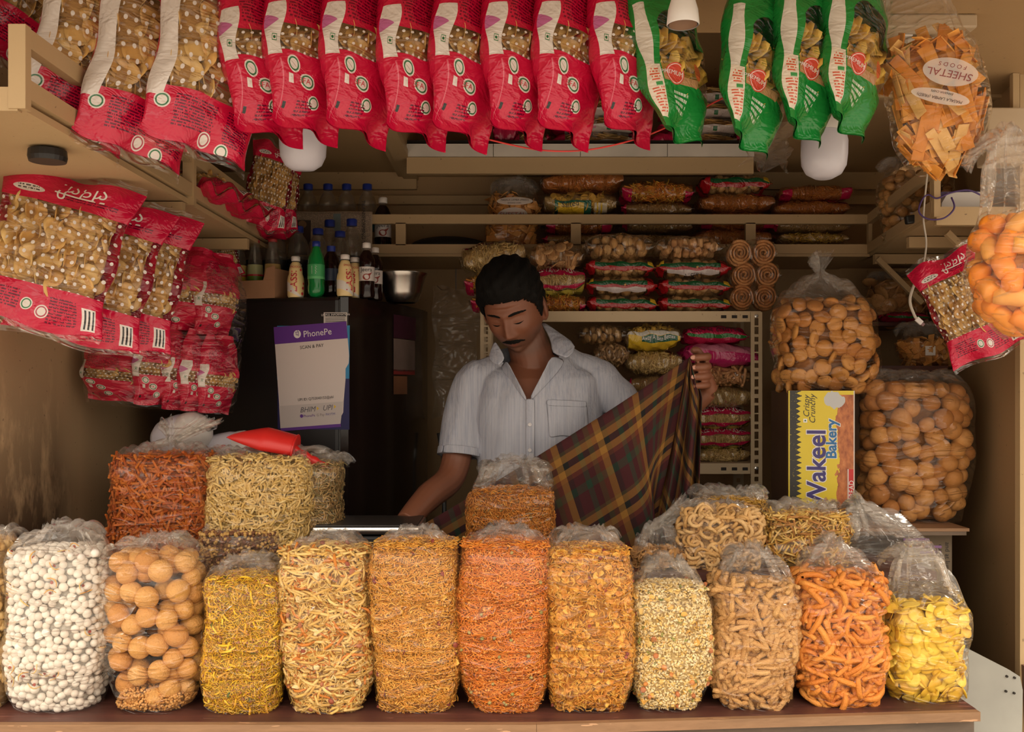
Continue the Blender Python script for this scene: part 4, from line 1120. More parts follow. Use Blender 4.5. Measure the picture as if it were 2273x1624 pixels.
def lie(k, px0, px1, py0, py1, Y, label, rz=0.0, tilt=0.0, D=.15, group=None, flip=False):
    if k not in PROTO: lie_proto(k)
    r = PROTO[k][0] if k not in _first else copy_tree(PROTO[k][0]); _first.add(k)
    L = (px1 - px0) / F * Y; hgt = (py1 - py0) / F * Y
    zc = PZ((py0 + py1) / 2, Y); x0 = PX(px0, Y); Yc = Y + D / 2
    R = Matrix.Rotation(rz, 3, 'Z') @ Matrix.Rotation(tilt, 3, 'Y') @ RB
    Ms = Matrix.Diagonal((D / PD, hgt / PH, L / PL)).to_4x4()
    c = Vector((x0 + L / 2, Yc, zc))
    if flip: R = R @ Matrix.Rotation(PI, 3, 'X') if False else R
    M = R.to_4x4() @ Ms
    off = M @ Vector((0, 0, PL / 2)); M = Matrix.Translation(c - off) @ M
    r.matrix_world = M; r['label'] = label
    if group: r['group'] = group
    elif 'group' in r: del r['group']
    return r
def edge_text(r, k, txt, size, mat, x=0.0, y=0.0, flip=False):
    pk = PROTO[k][1]; me = text_mesh(txt, size, mat); place_text(me, x, y, PI if flip else 0.0); warp(me, pk.on_edge(.0026)); return obj('lettering', me, r)
GS, GT, GI, GL = 'packets on the wall shelf', 'packets on top of the rack', 'packets inside the rack', 'chip packets lying on the loft ledge'
YS = 3.23
# --- wall shelf, back wall
lie('redsev2', 1196, 1392, 374, 422, YS + .02, 'orange sev packet with a yellow and pink lower band, lying over the banana chips', tilt=-.03, group=GS)
r = lie('banana', 1200, 1376, 418, 474, YS, 'banana chip packet with a yellow oval label on the wall shelf', group=GS); edge_text(r, 'banana', 'Salted', .022, INK_K, -.03, -.008)
lie('redsev', 1205, 1370, 474, 516, YS + .01, 'sev packet under the banana chip packet, behind the rail', group=GS)
lie('brown', 1205, 1372, 514, 548, YS, 'brown mixture packet at the bottom of the stack under the banana chips', group=GS)
lie('orange', 1376, 1548, 396, 446, YS, 'orange stick packet topmost in the second stack of the wall shelf', group=GS)
lie('brown', 1380, 1545, 444, 478, YS, 'brown mixture packet just above the rail, below the orange sticks', group=GS)
lie('brown', 1382, 1545, 480, 514, YS, 'brown mixture packet behind the rail in the second stack', group=GS)
lie('brown', 1380, 1540, 514, 548, YS + .01, 'brown mixture packet at the foot of the second stack', group=GS)
lie('bun', 1556, 1714, 380, 428, YS + .01, 'red and green striped bun packet topmost on the wall shelf', tilt=-.02, group=GS)
lie('redsev2', 1550, 1728, 424, 468, YS, 'red sev packet under the striped bun packet on the wall shelf', group=GS)
lie('redsev', 1553, 1735, 466, 506, YS, 'red sev packet behind the rail in the third stack', group=GS)
lie('redsev2', 1535, 1720, 504, 548, YS + .01, 'red sev packet at the foot of the third stack', group=GS)
lie('redsev', 1730, 1905, 406, 442, YS, 'red sev packet with two pink tabs, topmost at the right end of the wall shelf', tilt=-.015, group=GS)
lie('redsev2', 1718, 1894, 440, 480, YS, 'red sev packet above the rail at the right end of the wall shelf', group=GS)
lie('brown', 1716, 1895, 484, 514, YS, 'brown mixture packet behind the rail at the right end', group=GS)
lie('fry', 1728, 1896, 512, 540, YS, 'yellow potato stick packet at the bottom of the right-end stack', group=GS)
# --- top of the rack
YT_ = 2.98
lie('stick', 1018, 1172, 532, 600, YT_, 'pale stick packet at the upper left behind the shopkeeper’s head'.replace('’', "'"), tilt=-.12, group=GT)
lie('orange', 1026, 1180, 604, 652, YT_ + .02, 'orange stick packet half hidden left of the head, middle of its stack', group=GT)
lie('orange', 1040, 1182, 650, 690, YT_, 'orange stick packet half hidden left of the head, lowest of its stack', group=GT)
lie('cracker', 1174, 1300, 536, 596, YT_, 'clear packet of round crackers right of the head', group=GT)
r = lie('band', 1170, 1304, 592, 652, YT_, 'stick packet with two pink bands between the crackers and the orange sticks', group=GT); edge_text(r, 'band', 'KEEN AND FARSAN', .020, INK_W, .0, .029)
lie('orange', 1186, 1306, 650, 694, YT_, 'orange stick packet on the rack right of the ear', group=GT)
lie('khari', 1296, 1456, 514, 572, YT_, 'clear packet of round bread bits on top of the striped bun packets', group=GT)
lie('bun', 1300, 1456, 568, 612, YT_ + .006, 'striped bun packet directly under the round bread bits', group=GT)
lie('bunw', 1302, 1460, 608, 654, YT_, 'striped bun packet with a white strip, middle of the left bun stack', group=GT)
lie('bun', 1302, 1462, 650, 696, YT_ + .004, 'striped bun packet at the bottom of the left bun stack', group=GT)
lie('rusk', 1454, 1612, 520, 570, YT_, 'clear packet of square rusk pieces on the right bun stack', group=GT)
r = lie('bunw', 1458, 1624, 568, 616, YT_ + .006, 'striped bun packet with a white strip, topmost of the right bun stack', group=GT); edge_text(r, 'bunw', 'NISERA', .018, INK_K, .0, -.026)
lie('bun', 1462, 1626, 612, 654, YT_, 'striped bun packet in the middle of the right bun stack', group=GT)
lie('bun', 1460, 1626, 652, 694, YT_ + .004, 'striped bun packet at the bottom of the right bun stack', group=GT)
for i, (y0, y1, a, b_, l) in enumerate(((532, 586, 1612, 1730, 'topmost'), (582, 634, 1622, 1738, 'middle'), (632, 684, 1618, 1732, 'lowest'))):
    lie('chakli', a, b_, y0, y1, YT_ - .02 + .01 * i, 'clear packet of brown spiral chakli, %s of the three by the rack post' % l, group=GT, D=.18)
# --- inside the rack
YI = 3.0
lie('khari', 1282, 1396, 718, 764, YI, 'clear packet of bread bits on the upper rack shelf above the ring snacks', group=GI)
lie('ring', 1318, 1402, 760, 812, YI - .01, 'clear packet of ring-shaped snacks above the shopkeeper shoulder', group=GI)
r = lie('bite', 1386, 1516, 716, 776, YI - .01, 'golden chip packet with a green and yellow slanted band', tilt=-.04, group=GI); edge_text(r, 'bite', 'Away A Bite Better', .017, INK_W, .02, -.004)
lie('stick', 1386, 1520, 776, 832, YI - .01, 'fat packet of pale sticks above the checked cloth', group=GI)
lie('brown', 1394, 1520, 830, 880, YI, 'brown mixture packet half hidden by the checked cloth', group=GI)
r = lie('pinkg', 1518, 1662, 722, 764, YI, 'crimson packet with a green stripe on the upper rack shelf', group=GI)
edge_text(r, 'pinkg', 'PRADEEP', .022, INK_K, .045, .022, True); edge_text(r, 'pinkg', 'PRADEEP', .022, INK_K, -.055, .022, True)
lie('pinkw', 1520, 1690, 762, 812, YI - .02, 'crumpled magenta packet behind the raised hand', tilt=.05, group=GI)
lie('tanst', 1540, 1674, 812, 856, YI, 'packet of tan ridged sticks with a yellow base', group=GI)
lie('mix', 1536, 1682, 856, 908, YI - .01, 'clear packet of puffed rice mixture on the rack', group=GI)
lie('band', 1538, 1674, 904, 954, YI, 'pink-banded stick packet, upper of the two in the rack', group=GI)
r = lie('band', 1538, 1676, 950, 998, YI, 'pink-banded stick packet, lower of the two in the rack', group=GI); edge_text(r, 'band', 'KEEN AND FARSAN', .020, INK_W, .0, .029)
lie('stick', 1540, 1674, 992, 1030, YI, 'pale stick packet at the bottom of the rack shelf', group=GI)
lie('mix', 1330, 1530, 880, 930, YI + .01, 'puffed rice packet hidden low behind the checked cloth', group=GI)
# --- loft
YF_ = 3.235
for i, (y0, y1) in enumerate(((186, 222), (222, 256), (256, 292), (290, 327))):
    lie('loft', 1478 - 6 * i, 1656, y0, y1, YF_, 'dotted chip packet lying on the loft right of the green packet, %s from the top' % ordn[i], group=GL)
for i, (y0, y1) in enumerate(((216, 254), (252, 290), (288, 327))):
    lie('loft', 1222, 1424, y0, y1, YF_, 'dotted chip packet lying mid loft behind the pink packets, %s from the top' % ordn[i], group=GL)
lie('loftp', 1094, 1150, 240, 326, YF_, 'plain crimson packet at the left end of the loft row', group=GL)
lie('loft', 1140, 1222, 288, 327, YF_, 'short dotted chip packet near the left end of the loft', group=GL)
lie('loftp', 1444, 1530, 288, 327, YF_ - .02, 'plain crimson packet on the loft below the first green packet', group=GL)
# ================================================================ refrigerator
ZF = 1.706; FC = Vector((PX(785, 2.75), 2.75, 0)); fa = math.radians(17.6)
M_FR = flat('black_fridge_enamel', (.010, .008, .008), .35, var=.2)
M_DOOR = flat('glossy_black_door', (.012, .007, .006), .16, spec=.6)
fr = thing('refrigerator', 'tall black refrigerator with a payment poster on its side', 'refrigerator', FC, (0, 0, -fa))
# local: -x along the poster side, +y away from the viewer; door on the +x side
MB().cbox(-.56, -.045, .0, .60, .03, ZF, .012).build('body', M_FR, fr)
dm = MB(); n = 14                                     # bowed door
pl = [(-.043, .004), (-.043, .596)] + [(-.043 + .055 * math.sin(PI * (.08 + .84 * (1 - i / n))) ** .7, .012 + .576 * (1 - i / n)) for i in range(n + 1)]
plan(dm, pl, .05, ZF - .003); dm.build('door', M_DOOR, fr, smooth=True, auto=.6)
MB().tube([(.03, .56, .85), (.045, .57, .95), (.045, .57, 1.2), (.03, .56, 1.3)], .008, 8).build('door_handle', flat('grey_metal', (.25, .25, .25), .3, .8), fr, smooth=True)
MB().box(-.0455, -.0425, .0, .004, .04, ZF - .01).build('edge_trim', flat('trim_grey', (.06, .06, .06), .3), fr)
for x in (-.5, -.1):
    for y in (.08, .5): MB().lathe([(.02, 0), (.02, .03)], 10).build('foot', M_BLACK, fr, loc=(x, y, 0))
def fpos(px, py):
    """pixel to the local (x, z) of the poster side"""
    for_ = Vector((math.cos(fa), -math.sin(fa), 0)); d = Vector(((px - CX) / F, 1, (HY - py) / F))
    nrm = Vector((-math.sin(fa), -math.cos(fa), 0)); o = Vector((0, 0, ZC))
    t = (FC - o).dot(nrm) / d.dot(nrm); p = o + d * t - FC
    return p.dot(for_), p.z
def fpoly(name, pts, y, mat, parent=fr, th=.0006):
    q = [fpos(*p) for p in pts]; c0 = (0, 0)
    return MB().prism(q, -y - th, -y).build(name, mat, parent)
# posters stuck on the side
bl = thing('blue_poster', 'blue backing poster stuck on the black refrigerator behind the white sheet', 'poster', FC, (0, 0, -fa))
fpoly('sheet', [(616, 724), (776, 722), (776, 840), (776, 953), (617, 952)], .0008, flat('navy_paper', (.018, .016, .09), .5), bl)
fpoly('upper_sheet', [(616, 723), (777, 722), (776, 840), (616, 842)], .0016, flat('sky_blue_paper', (.03, .22, .42), .5), bl)
us = thing('notice_label', 'small white useful-information label at the top of the refrigerator side', 'label', FC, (0, 0, -fa))
fpoly('paper', [(719, 693), (771, 693), (771, 724), (719, 724)], .0008, flat('label_paper', (.55, .50, .46), .5), us)
fpoly('heading_bar', [(722, 695), (769, 695), (769, 702), (722, 702)], .0015, INK_K, us)
me = text_mesh('USEFUL INFORMATION', .0085, INK_W); x, z = fpos(745.5, 698.5)
obj('lettering', me, us, loc=(x, -.0024, z), rot=(PI / 2, 0, 0))
for i in range(4):
    a_, b_ = fpos(723, 706 + i * 3.4), fpos(767, 706 + i * 3.4); MB().box(a_[0], b_[0], -.0021, -.0016, a_[1] - .0009, a_[1] + .0004).build('text_line', INK_K, us)
ph = thing('payment_poster', 'white and purple payment poster taped to the black refrigerator', 'poster', FC, (0, 0, -fa))
M_PAPER = flat('poster_paper', (.66, .57, .53), .55); M_PURP = flat('poster_purple', (.115, .03, .25), .5)
out = [(609, 726), (770, 713), (776, 790), (775, 806), (768, 818), (768, 842), (764, 890), (763, 915), (759, 922), (757, 941), (758, 947), (625, 956)]
fpoly('sheet', out, .0026, M_PAPER, ph)
fpoly('purple_header', [(609, 726), (770, 713), (773, 750.5), (611.5, 764)], .0034, M_PURP, ph)
fpoly('purple_footer', [(624.5, 950), (758, 940), (758, 947), (625, 956.5)], .0034, M_PURP, ph)
fpoly('grey_band', [(621, 901), (763.5, 890.5), (759, 922), (757, 940), (624, 950)], .0031, flat('poster_grey', (.55, .48, .45), .55), ph)
sl = math.radians(4.6)
def ptext(t_, px, py, size, mat, sh=0.0, par=ph, dy=.0041):
    x, z = fpos(px, py); return obj('lettering', text_mesh(t_, size, mat, shear=sh), par, loc=(x, -dy, z), rot=(PI / 2, -sl, 0))
ptext('PhonePe', 706, 739, .0255, INK_W)
MB().lathe([(.0115, 0), (.0115, .0006)], 24).build('logo_disc', INK_W, ph, loc=(fpos(661.5, 741.5)[0], -.0036, fpos(661.5, 741.5)[1]), rot=(PI / 2, 0, 0))
ptext('पे', 661.5, 741.5, .021, M_PURP, dy=.0046)
ptext('SCAN & PAY', 693.5, 769, .0135, INK_K); ptext('UPI ID: Q752040152@ybl', 702, 884, .0105, INK_K)
ptext('BHIM', 684, 909, .021, flat('poster_ink_grey', (.10, .09, .10), .5), .3); ptext('UPI', 728, 905, .021, bpy.data.materials['poster_ink_grey'], .3)
for px, py in ((707, 906), (745, 902)): fpoly('arrow_mark', [(px - 2, py - 4), (px + 2.5, py), (px - 2, py + 4.5)], .0038, INK_Y, ph)
MB().lathe([(.005, 0), (.005, .0006)], 16).build('logo_disc', M_PURP, ph, loc=(fpos(671, 923)[0], -.0036, fpos(671, 923)[1]), rot=(PI / 2, 0, 0))
ptext('PhonePe', 688, 922.5, .0105, M_PURP); ptext('G Pay', 713, 920.5, .0105, flat('soft_grey_ink', (.2, .16, .15), .5)); ptext('PAYTM', 735, 919, .0095, INK_B)
# stickers on the door
st = thing('door_sticker', 'worn energy and price stickers on the refrigerator door', 'sticker', FC, (0, 0, -fa))
def on_door(x0, x1, z0, z1, mat, nm):
    m = MB(); V = []
    for i in range(7):
        y = x0 + (x1 - x0) * i / 6; q = (y - .012) / .576; xx = -.043 + .055 * math.sin(PI * (.08 + .84 * q)) ** .7 + .0012
        V += [(xx, y, z0), (xx, y, z1)]
    m.add(V, [(2 * i, 2 * i + 2, 2 * i + 3, 2 * i + 1) for i in range(6)]); return m.build(nm, mat, st)
on_door(.24, .42, 1.60, 1.67, flat('maroon_sticker', (.06, .012, .03), .5), 'maroon_sticker'); on_door(.24, .41, 1.50, 1.598, flat('paper_sticker', (.20, .14, .12), .5, var=.4), 'price_sticker')
on_door(.24, .41, 1.49, 1.505, flat('red_strip', (.28, .03, .03), .5), 'red_strip'); on_door(.24, .34, 1.43, 1.485, flat('orange_sticker', (.24, .10, .05), .5, var=.4), 'orange_sticker')
# ================================================================ bottles
M_PET = None
def clear_mat(name, col, refl=.10, dens=.05):
    t = NT(name); fac = Sk(t.t, t.n('LayerWeight', {0: .45}).outputs['Facing'])
    tr = t.n('BsdfTransparent', {0: col}).outputs[0]; gl = t.n('BsdfGlossy', {'Color': (1, 1, 1), 'Roughness': .08}).outputs[0]
    df = t.n('BsdfDiffuse', {0: col}).outputs[0]
    return t.done(t.mixs((fac ** 2.5 * .7 + refl * .4).clamp(), t.mixs(dens, tr, df), gl))
M_PET = clear_mat('clear_pet', (.80, .76, .70)); M_GRN = clear_mat('green_pet', (.02, .50, .12), .1, .35); M_SODA = flat('dark_soda', (.012, .004, .003), .12)
M_CAPB = flat('blue_cap', (.012, .03, .24), .4); M_CAPW = flat('white_cap', (.72, .66, .62), .4)
def lathe_n(prof, mat, name, parent, n=24, cap=True): return MB().lathe(prof, n, cap=cap).build(name, mat, parent, smooth=True, auto=.9)
def wrap_text(parent, txt, size, mat, r, z, ang, vertical=False, taper=None):
    me = text_mesh(txt, size, mat, bold=.0004 if vertical else 0.0)
    def fn(a):
        x, y = (a[:, 0], a[:, 1]) if not vertical else (-a[:, 1], a[:, 0])
        rr = r + .0012 if taper is None else taper(z + y) + .0012
        th = ang + x / r; return np.stack([rr * np.cos(th), rr * np.sin(th), z + y], -1)
    return obj('lettering', warp(me, fn), parent)
def water_bottle(r=.032, h=.24, lab=(.006, .03, .05), txt=None):
    b = thing('water_bottle', 'x', 'bottle')
    pr = [(r * .9, .0), (r, .008), (r, .10 * h / .24)] + [(r * (.96 + .04 * math.cos(i * 2.1)), (.10 + .0075 * i) * h / .24) for i in range(9)] + [(r * .93, .175 * h / .24), (r * .75, .198 * h / .24), (r * .42, .215 * h / .24), (r * .40, .222 * h / .24)]
    lathe_n(pr, M_PET, 'bottle_body', b, cap=False)
    lathe_n([(r * .40, .0), (r * .47, .001), (r * .47, .017), (r * .40, .019)], M_CAPB, 'cap', b).location = (0, 0, .2215 * h / .24)
    l = lathe_n([(r * 1.012, .085 * h / .24), (r * 1.012, .135 * h / .24)], flat('water_label_%s' % txt, lab, .4), 'label_band', b, cap=False)
    if txt: wrap_text(l, txt, .018, INK_W, r * 1.012, .112 * h / .24, -PI / 2)
    return b
def jeera_bottle(z0=0):
    b = thing('jeera_bottle', 'x', 'bottle'); r = .028
    lathe_n([(r * .9, 0), (r, .006), (r, .055), (r * .97, .06), (r * .97, .105), (r, .11), (r * .98, .135), (r * .7, .155), (r * .42, .166)], M_SODA, 'bottle_body', b)
    lathe_n([(r * .40, .166), (r * .40, .178)], M_PET, 'neck', b, cap=False)
    lathe_n([(.0135, 0), (.0145, .001), (.0145, .017), (.012, .019)], M_CAPW, 'cap', b).location = (0, 0, .174)
    l = lathe_n([(r * .99, .058), (r * .99, .107)], flat('jeera_label', (.62, .56, .53), .45), 'label_band', b, cap=False)
    wrap_text(l, 'Jeera', .020, INK_K, r, .096, -PI / 2 + .1)
    m = MB(); V = []
    for i in range(17):
        a = 2 * PI * i / 16; V.append((math.cos(a) * .013, math.sin(a) * .011 - .006, 0))
    V.append((.022, .012, 0)); me = mesh_np('drink_mark', np.array(V), [tuple(range(17)), (3, 17, 1)], flat('maroon_ink', (.26, .03, .02), .5), smooth=False)
    warp(me, lambda a: np.stack([(r + .0008) * np.cos(-PI / 2 + .1 + a[:, 0] / r), (r + .0008) * np.sin(-PI / 2 + .1 + a[:, 0] / r), .077 + a[:, 1]], -1)); obj('drink_mark', me, l)
    return b
def lassi_bottle():
    b = thing('lassi_bottle', 'x', 'bottle'); r = .0275
    prof = [(r * .86, 0), (r * .98, .006), (r, .03), (r, .055), (r * .93, .068), (r * .80, .078), (r * .80, .086), (r * .74, .098), (r * .55, .112), (r * .46, .116)]
    t = NT('lassi_sleeve'); oc = t.objco(); xyz = t.n('SeparateXYZ', {0: oc}); Z = Sk(t.t, xyz.outputs[2]); X = Sk(t.t, xyz.outputs[0])
    sw = (Z - .028 + X * .9 + (X * 120).sin() * .004).lt(0.0) * (Z - .010 + X * .5).gt(0.0)
    c = t.mix(sw, (.80, .60, .28), (.70, .64, .58)); m = t.done(t.bsdf(color=c, rough=.35))
    if 'lassi_sleeve_shared' in bpy.data.materials: m = bpy.data.materials['lassi_sleeve_shared']
    else: m.name = 'lassi_sleeve_shared'
    body = lathe_n(prof, m, 'bottle_body', b, 28)
    lathe_n([(.0115, .116), (.0115, .121)], M_PET, 'neck', b, cap=False)
    lathe_n([(.0135, 0), (.0145, .001), (.0145, .014), (.012, .016)], M_CAPW, 'cap', b).location = (0, 0, .1195)
    tp = lambda z: np.interp(z, [p[1] for p in prof], [p[0] for p in prof])
    wrap_text(body, 'LASSI', .031, INK_R, r, .052, -PI / 2, True, tp); wrap_text(body, 'SMOODH', .010, INK_R, r * .8, .099, -PI / 2 + .15, False, tp)
    for (a, z, s_) in ((-.4, .03, .005), (-.3, .045, .004), (-.5, .012, .005), (-.55, .09, .004)):
        q = tp(z); MB().lathe([(s_, 0), (s_, .0006)], 12).build('berry_mark', INK_R, body, loc=((q + .0003) * math.cos(a), (q + .0003) * math.sin(a), z), rot=(0, PI / 2, a))
    return b
def green_bottle():
    b = thing('green_soda_bottle', 'green plastic soda bottle with a green label between the lassi bottles', 'bottle'); r = .028
    pr = [(r * .6, 0), (r * .95, .012), (r, .03), (r * .94, .045), (r, .06), (r, .11), (r * .9, .13), (r * .55, .155), (r * .4, .166)]
    lathe_n(pr, M_GRN, 'bottle_body', b); lathe_n([(.0125, 0), (.0135, .001), (.0135, .016), (.011, .018)], M_CAPB, 'cap', b).location = (0, 0, .166)
    l = lathe_n([(r * 1.01, .060), (r * 1.01, .106)], flat('green_label', (.05, .34, .11), .4), 'label_band', b, cap=False)
    MB().lathe([(r * 1.016, .058), (r * 1.016, .066)], 24, cap=False).build('label_stripe', flat('light_green', (.12, .48, .18), .4), l)
    m = MB(); 
    for i in range(6):
        a = -PI / 2 + .35; z = .075 + i * .0045
        me = mesh_np('q', np.array([(0, 0, 0), (.014 + .004 * (i % 2), 0, 0), (.014, .0022, 0), (0, .0022, 0)]), [(0, 1, 2, 3)], INK_W, smooth=False)
        warp(me, lambda q, z=z: np.stack([(r * 1.02) * np.cos(-PI / 2 - .35 + q[:, 0] / r), (r * 1.02) * np.sin(-PI / 2 - .35 + q[:, 0] / r), z + q[:, 1]], -1)); obj('label_print', me, l)
    return b
def mojo_bottle(top, bot):
    b = thing('milkshake_bottle', 'x', 'bottle'); r = .026
    prof = [(r * .9, 0), (r, .006), (r, .06), (r * .93, .08), (r * .66, .108), (r * .50, .125), (r * .50, .134)]
    lathe_n([p for p in prof if p[1] <= .081], flat('shake_%d' % (top[0] * 1000), top, .3), 'bottle_body', b)
    l = lathe_n([(r * 1.012, .004), (r * 1.012, .055)], flat('sleeve_%d' % (bot[0] * 1000), bot, .35), 'label_band', b, cap=False)
    MB().lathe([(r * 1.018, .053), (r * 1.018, .057)], 24, cap=False).build('red_stripe', INK_R, l)
    lathe_n([(r * .93, .0805), (r * .66, .108), (r * .5, .125), (r * .5, .134)], M_PET, 'glass_neck', b, cap=False)
    lathe_n([(.0145, 0), (.0145, .006), (.010, .009)], flat('red_crown', (.35, .03, .03), .4), 'crown_cap', b, 18).location = (0, 0, .132)
    me = mesh_np('logo', np.array([(.009 * math.cos(i * PI / 8), .0065 * math.sin(i * PI / 8), 0) for i in range(16)]), [tuple(range(16))], flat('logo_maroon', (.30, .01, .08), .4), smooth=False)
    warp(me, lambda q: np.stack([(r * 1.02) * np.cos(-PI / 2 + .5 + q[:, 0] / r), (r * 1.02) * np.sin(-PI / 2 + .5 + q[:, 0] / r), .016 + q[:, 1]], -1)); lo_ = obj('logo', me, l)
    wrap_text(l, 'mojo', .008, INK_W, r * 1.02, .016, -PI / 2 + .5)
    return b
def put(proto, first, px, py, Y, label, group=None, sc_=1.0, rz=0.0, z=None):
    r = proto if first else copy_tree(proto)
    p = P(px, py, Y); r.location = (p.x, Y, p.z if z is None else z); r.rotation_euler = (0, 0, rz); r.scale = (sc_,) * 3 if not hasattr(sc_, '__len__') else sc_
    r['label'] = label
    if group: r['group'] = group
    return r
YTB = 2.80
GW = 'water bottles on the wall shelf'
wb = water_bottle(.033, .22, (.006, .05, .055), None)
for i, px in enumerate((684, 728, 769.5, 815)):
    put(wb, i == 0, px, 0, 3.28, 'blue-capped water bottle on the wall shelf behind the newspaper, %s from the left' % ordn[i], GW, (1, 1, 1.07), z=ZSH + .0005)
wb2 = water_bottle(.034, .22, (.012, .010, .010), 'EVER')
for i, (px, ptop, yy, l) in enumerate(((568, 505, 3.02, 'behind the green milkshake bottle'), (612, 505, 3.0, 'behind the right milkshake bottle'), (662, 503, 3.02, 'behind the first lassi bottle'), (706, 508, 2.98, 'directly behind the green soda bottle'), (732, 489, 3.08, 'tallest, between the green bottle and the newspaper'), (755, 514, 2.98, 'behind the dark soda'), (781, 487, 3.05, 'with a dark printed label behind the lassi pair'))):
    hgt = PZ(ptop, yy) - ZF; put(wb2, i == 0, px, 0, yy, 'blue-capped water bottle on the refrigerator, ' + l, 'water bottles on the refrigerator', (1, 1, hgt / .2215), z=ZF + .0005)
lb = lassi_bottle()
for i, (px, yy, rz, l) in enumerate(((656.5, 2.83, .0, 'cream lassi bottle with red upright lettering beside the carton'), (766, 2.79, .75, 'cream lassi bottle turned to show its small print'), (787.5, 2.85, -.15, 'cream lassi bottle tucked behind the other, next to the dark soda'))):
    put(lb, i == 0, px, 0, yy, l, 'lassi bottles on the refrigerator', .87, rz, z=ZF + .0005)
gb = green_bottle(); put(gb, True, 702, 0, 2.81, gb['label'], None, .86, z=ZF + .0005)
sb = thing('dark_soda_bottle', 'dark cola bottle with a blue cap right of the green soda bottle', 'bottle', (PX(735, 2.86), 2.86, ZF + .0005))
lathe_n([(.017, 0), (.025, .01), (.026, .04), (.024, .05), (.026, .09), (.022, .115), (.012, .135)], M_SODA, 'bottle_body', sb); lathe_n([(.0125, 0), (.0125, .016)], M_CAPB, 'cap', sb).location = (0, 0, .135)
l_ = lathe_n([(.0262, .050), (.0262, .085)], flat('cola_label', (.02, .03, .06), .4), 'label_band', sb, cap=False)
jb = jeera_bottle()
put(jb, True, 814, 0, 2.84, 'dark jeera bottle with a white cap in front of its twin', 'jeera soda bottles', .82, z=ZF + .0005)
put(jb, False, 832.5, 0, 2.91, 'dark jeera bottle half hidden behind another, beside the steel bowl', 'jeera soda bottles', .80, z=ZF + .0005)
put(jb, False, 850, 0, 3.26, 'dark jeera bottle standing alone on the wall shelf behind the rail', 'jeera soda bottles', (1, 1, .98), z=ZSH + .0005)
# carton with milkshake bottles
cb = thing('cardboard_carton', 'open brown cardboard tray on the refrigerator holding milkshake bottles', 'carton', (PX(573, 2.92), 2.92, ZF + .0005), (0, 0, -fa))
M_CARD = flat('cardboard', (.36, .19, .10), .8, var=.12)
cw = .185
MB().box(-cw / 2, cw / 2, -.06, .06, 0, .003).build('tray_base', M_CARD, cb); MB().box(-cw / 2, cw / 2, -.062, -.060, 0, .052).build('front_side', M_CARD, cb)
MB().box(-cw / 2, cw / 2, .060, .062, 0, .052).build('back_side', M_CARD, cb)
MB().box(cw / 2 - .003, cw / 2, -.06, .06, 0, .085).build('end_side', M_CARD, cb); MB().box(-cw / 2, -cw / 2 + .003, -.06, .06, 0, .085).build('end_side', M_CARD, cb)
MB().prism([(.055, .0525), (cw / 2, .0525), (cw / 2, .092), (.066, .086)], -.062, -.0605).build('flap', M_CARD, cb)
def cpos(dx_): 
    c = Vector((PX(573, 2.92), 2.92, 0)) + Vector((dx_ * math.cos(fa), -dx_ * math.sin(fa), 0)); return c
for i, (dx_, top, bot, l) in enumerate(((-.062, (.56, .38, .12), (.62, .40, .02), 'yellow milkshake bottle at the left of the cardboard tray'), (-.008, (.40, .42, .20), (.12, .26, .02), 'green milkshake bottle in the middle of the cardboard tray'), (.050, (.58, .40, .14), (.66, .44, .02), 'yellow milkshake bottle at the right of the cardboard tray'))):
    b = mojo_bottle(top, bot); b['label'] = l; c = cpos(dx_); b.location = (c.x, c.y - .005, ZF + .004); b.scale = (.92, .92, 1.25); b['group'] = 'milkshake bottles in the tray'
# steel bowl
bw = thing('steel_bowl', 'shiny steel mixing bowl on the refrigerator by the jeera bottles', 'bowl', (PX(893, 3.0), 3.0, ZF + .0005))
t = NT('brushed_steel'); oc = t.objco()
m_ = t.done(t.bsdf(color=(.50, .46, .42), rough=.26, metal=1.0))
lathe_n([(.04, .0), (.048, .004), (.058, .03), (.069, .075), (.0765, .086), (.0765, .0885), (.067, .077), (.055, .03), (.042, .006), (.0, .005)], m_, 'bowl_shell', bw, 40, False)
# newspaper hung over the rail
npm = NT('newsprint'); U, V = npm.uv()
cm_ = npm.mix(tiny_text(npm, U, V, .02, .98, .52, .98, 30), (.36, .27, .19), (.14, .10, .08))
cm_ = npm.mix(tiny_text(npm, U, V, .30, .98, .05, .50, 26) * .8, cm_, (.10, .08, .07))
cm_ = npm.mix(box_m(U, V, .06, .26, .0, .80), cm_, (.05, .03, .02)); cm_ = npm.mix(ell_m(U, V, .16, .70, .05, .09), cm_, (.22, .12, .06))
cm_ = npm.mix(box_m(U, V, .53, .62, .55, .95), cm_, (.16, .20, .20)); M_NEWS = npm.done(npm.bsdf(color=cm_, rough=.8))
M_NEWS.name = 'newsprint'
nw = thing('newspaper', 'old newspaper sheet draped over the shelf rail above the bottles', 'newspaper', P(735, 480, 3.185))
wv, hv = PX(824, 3.185) - PX(640, 3.185), PZ(470, 3.185) - PZ(566, 3.185)
gx, gz = np.meshgrid(np.linspace(-.5, .5, 13), np.linspace(0, 1, 9)); 
V_ = np.stack([gx * wv, -.006 + .004 * np.sin(gx * 9 + gz * 3), PZ(566, 3.185) - nw.location.z + gz * hv], -1).reshape(-1, 3)
f_ = [(i * 13 + j, i * 13 + j + 1, (i + 1) * 13 + j + 1, (i + 1) * 13 + j) for i in range(8) for j in range(12)]
nme = mesh_np('sheet', V_, f_, M_NEWS, uv=np.stack([gx + .5, gz], -1).reshape(-1, 2)); so = obj('sheet', nme, nw); so.modifiers.new('thick', 'SOLIDIFY').thickness = .0006
obj('lettering', text_mesh('TRANSFORMING YOUR LI', .0165, INK_K), nw, loc=(.105, -.0125, PZ(512, 3.185) - nw.location.z), rot=(PI / 2, PI / 2, 0))
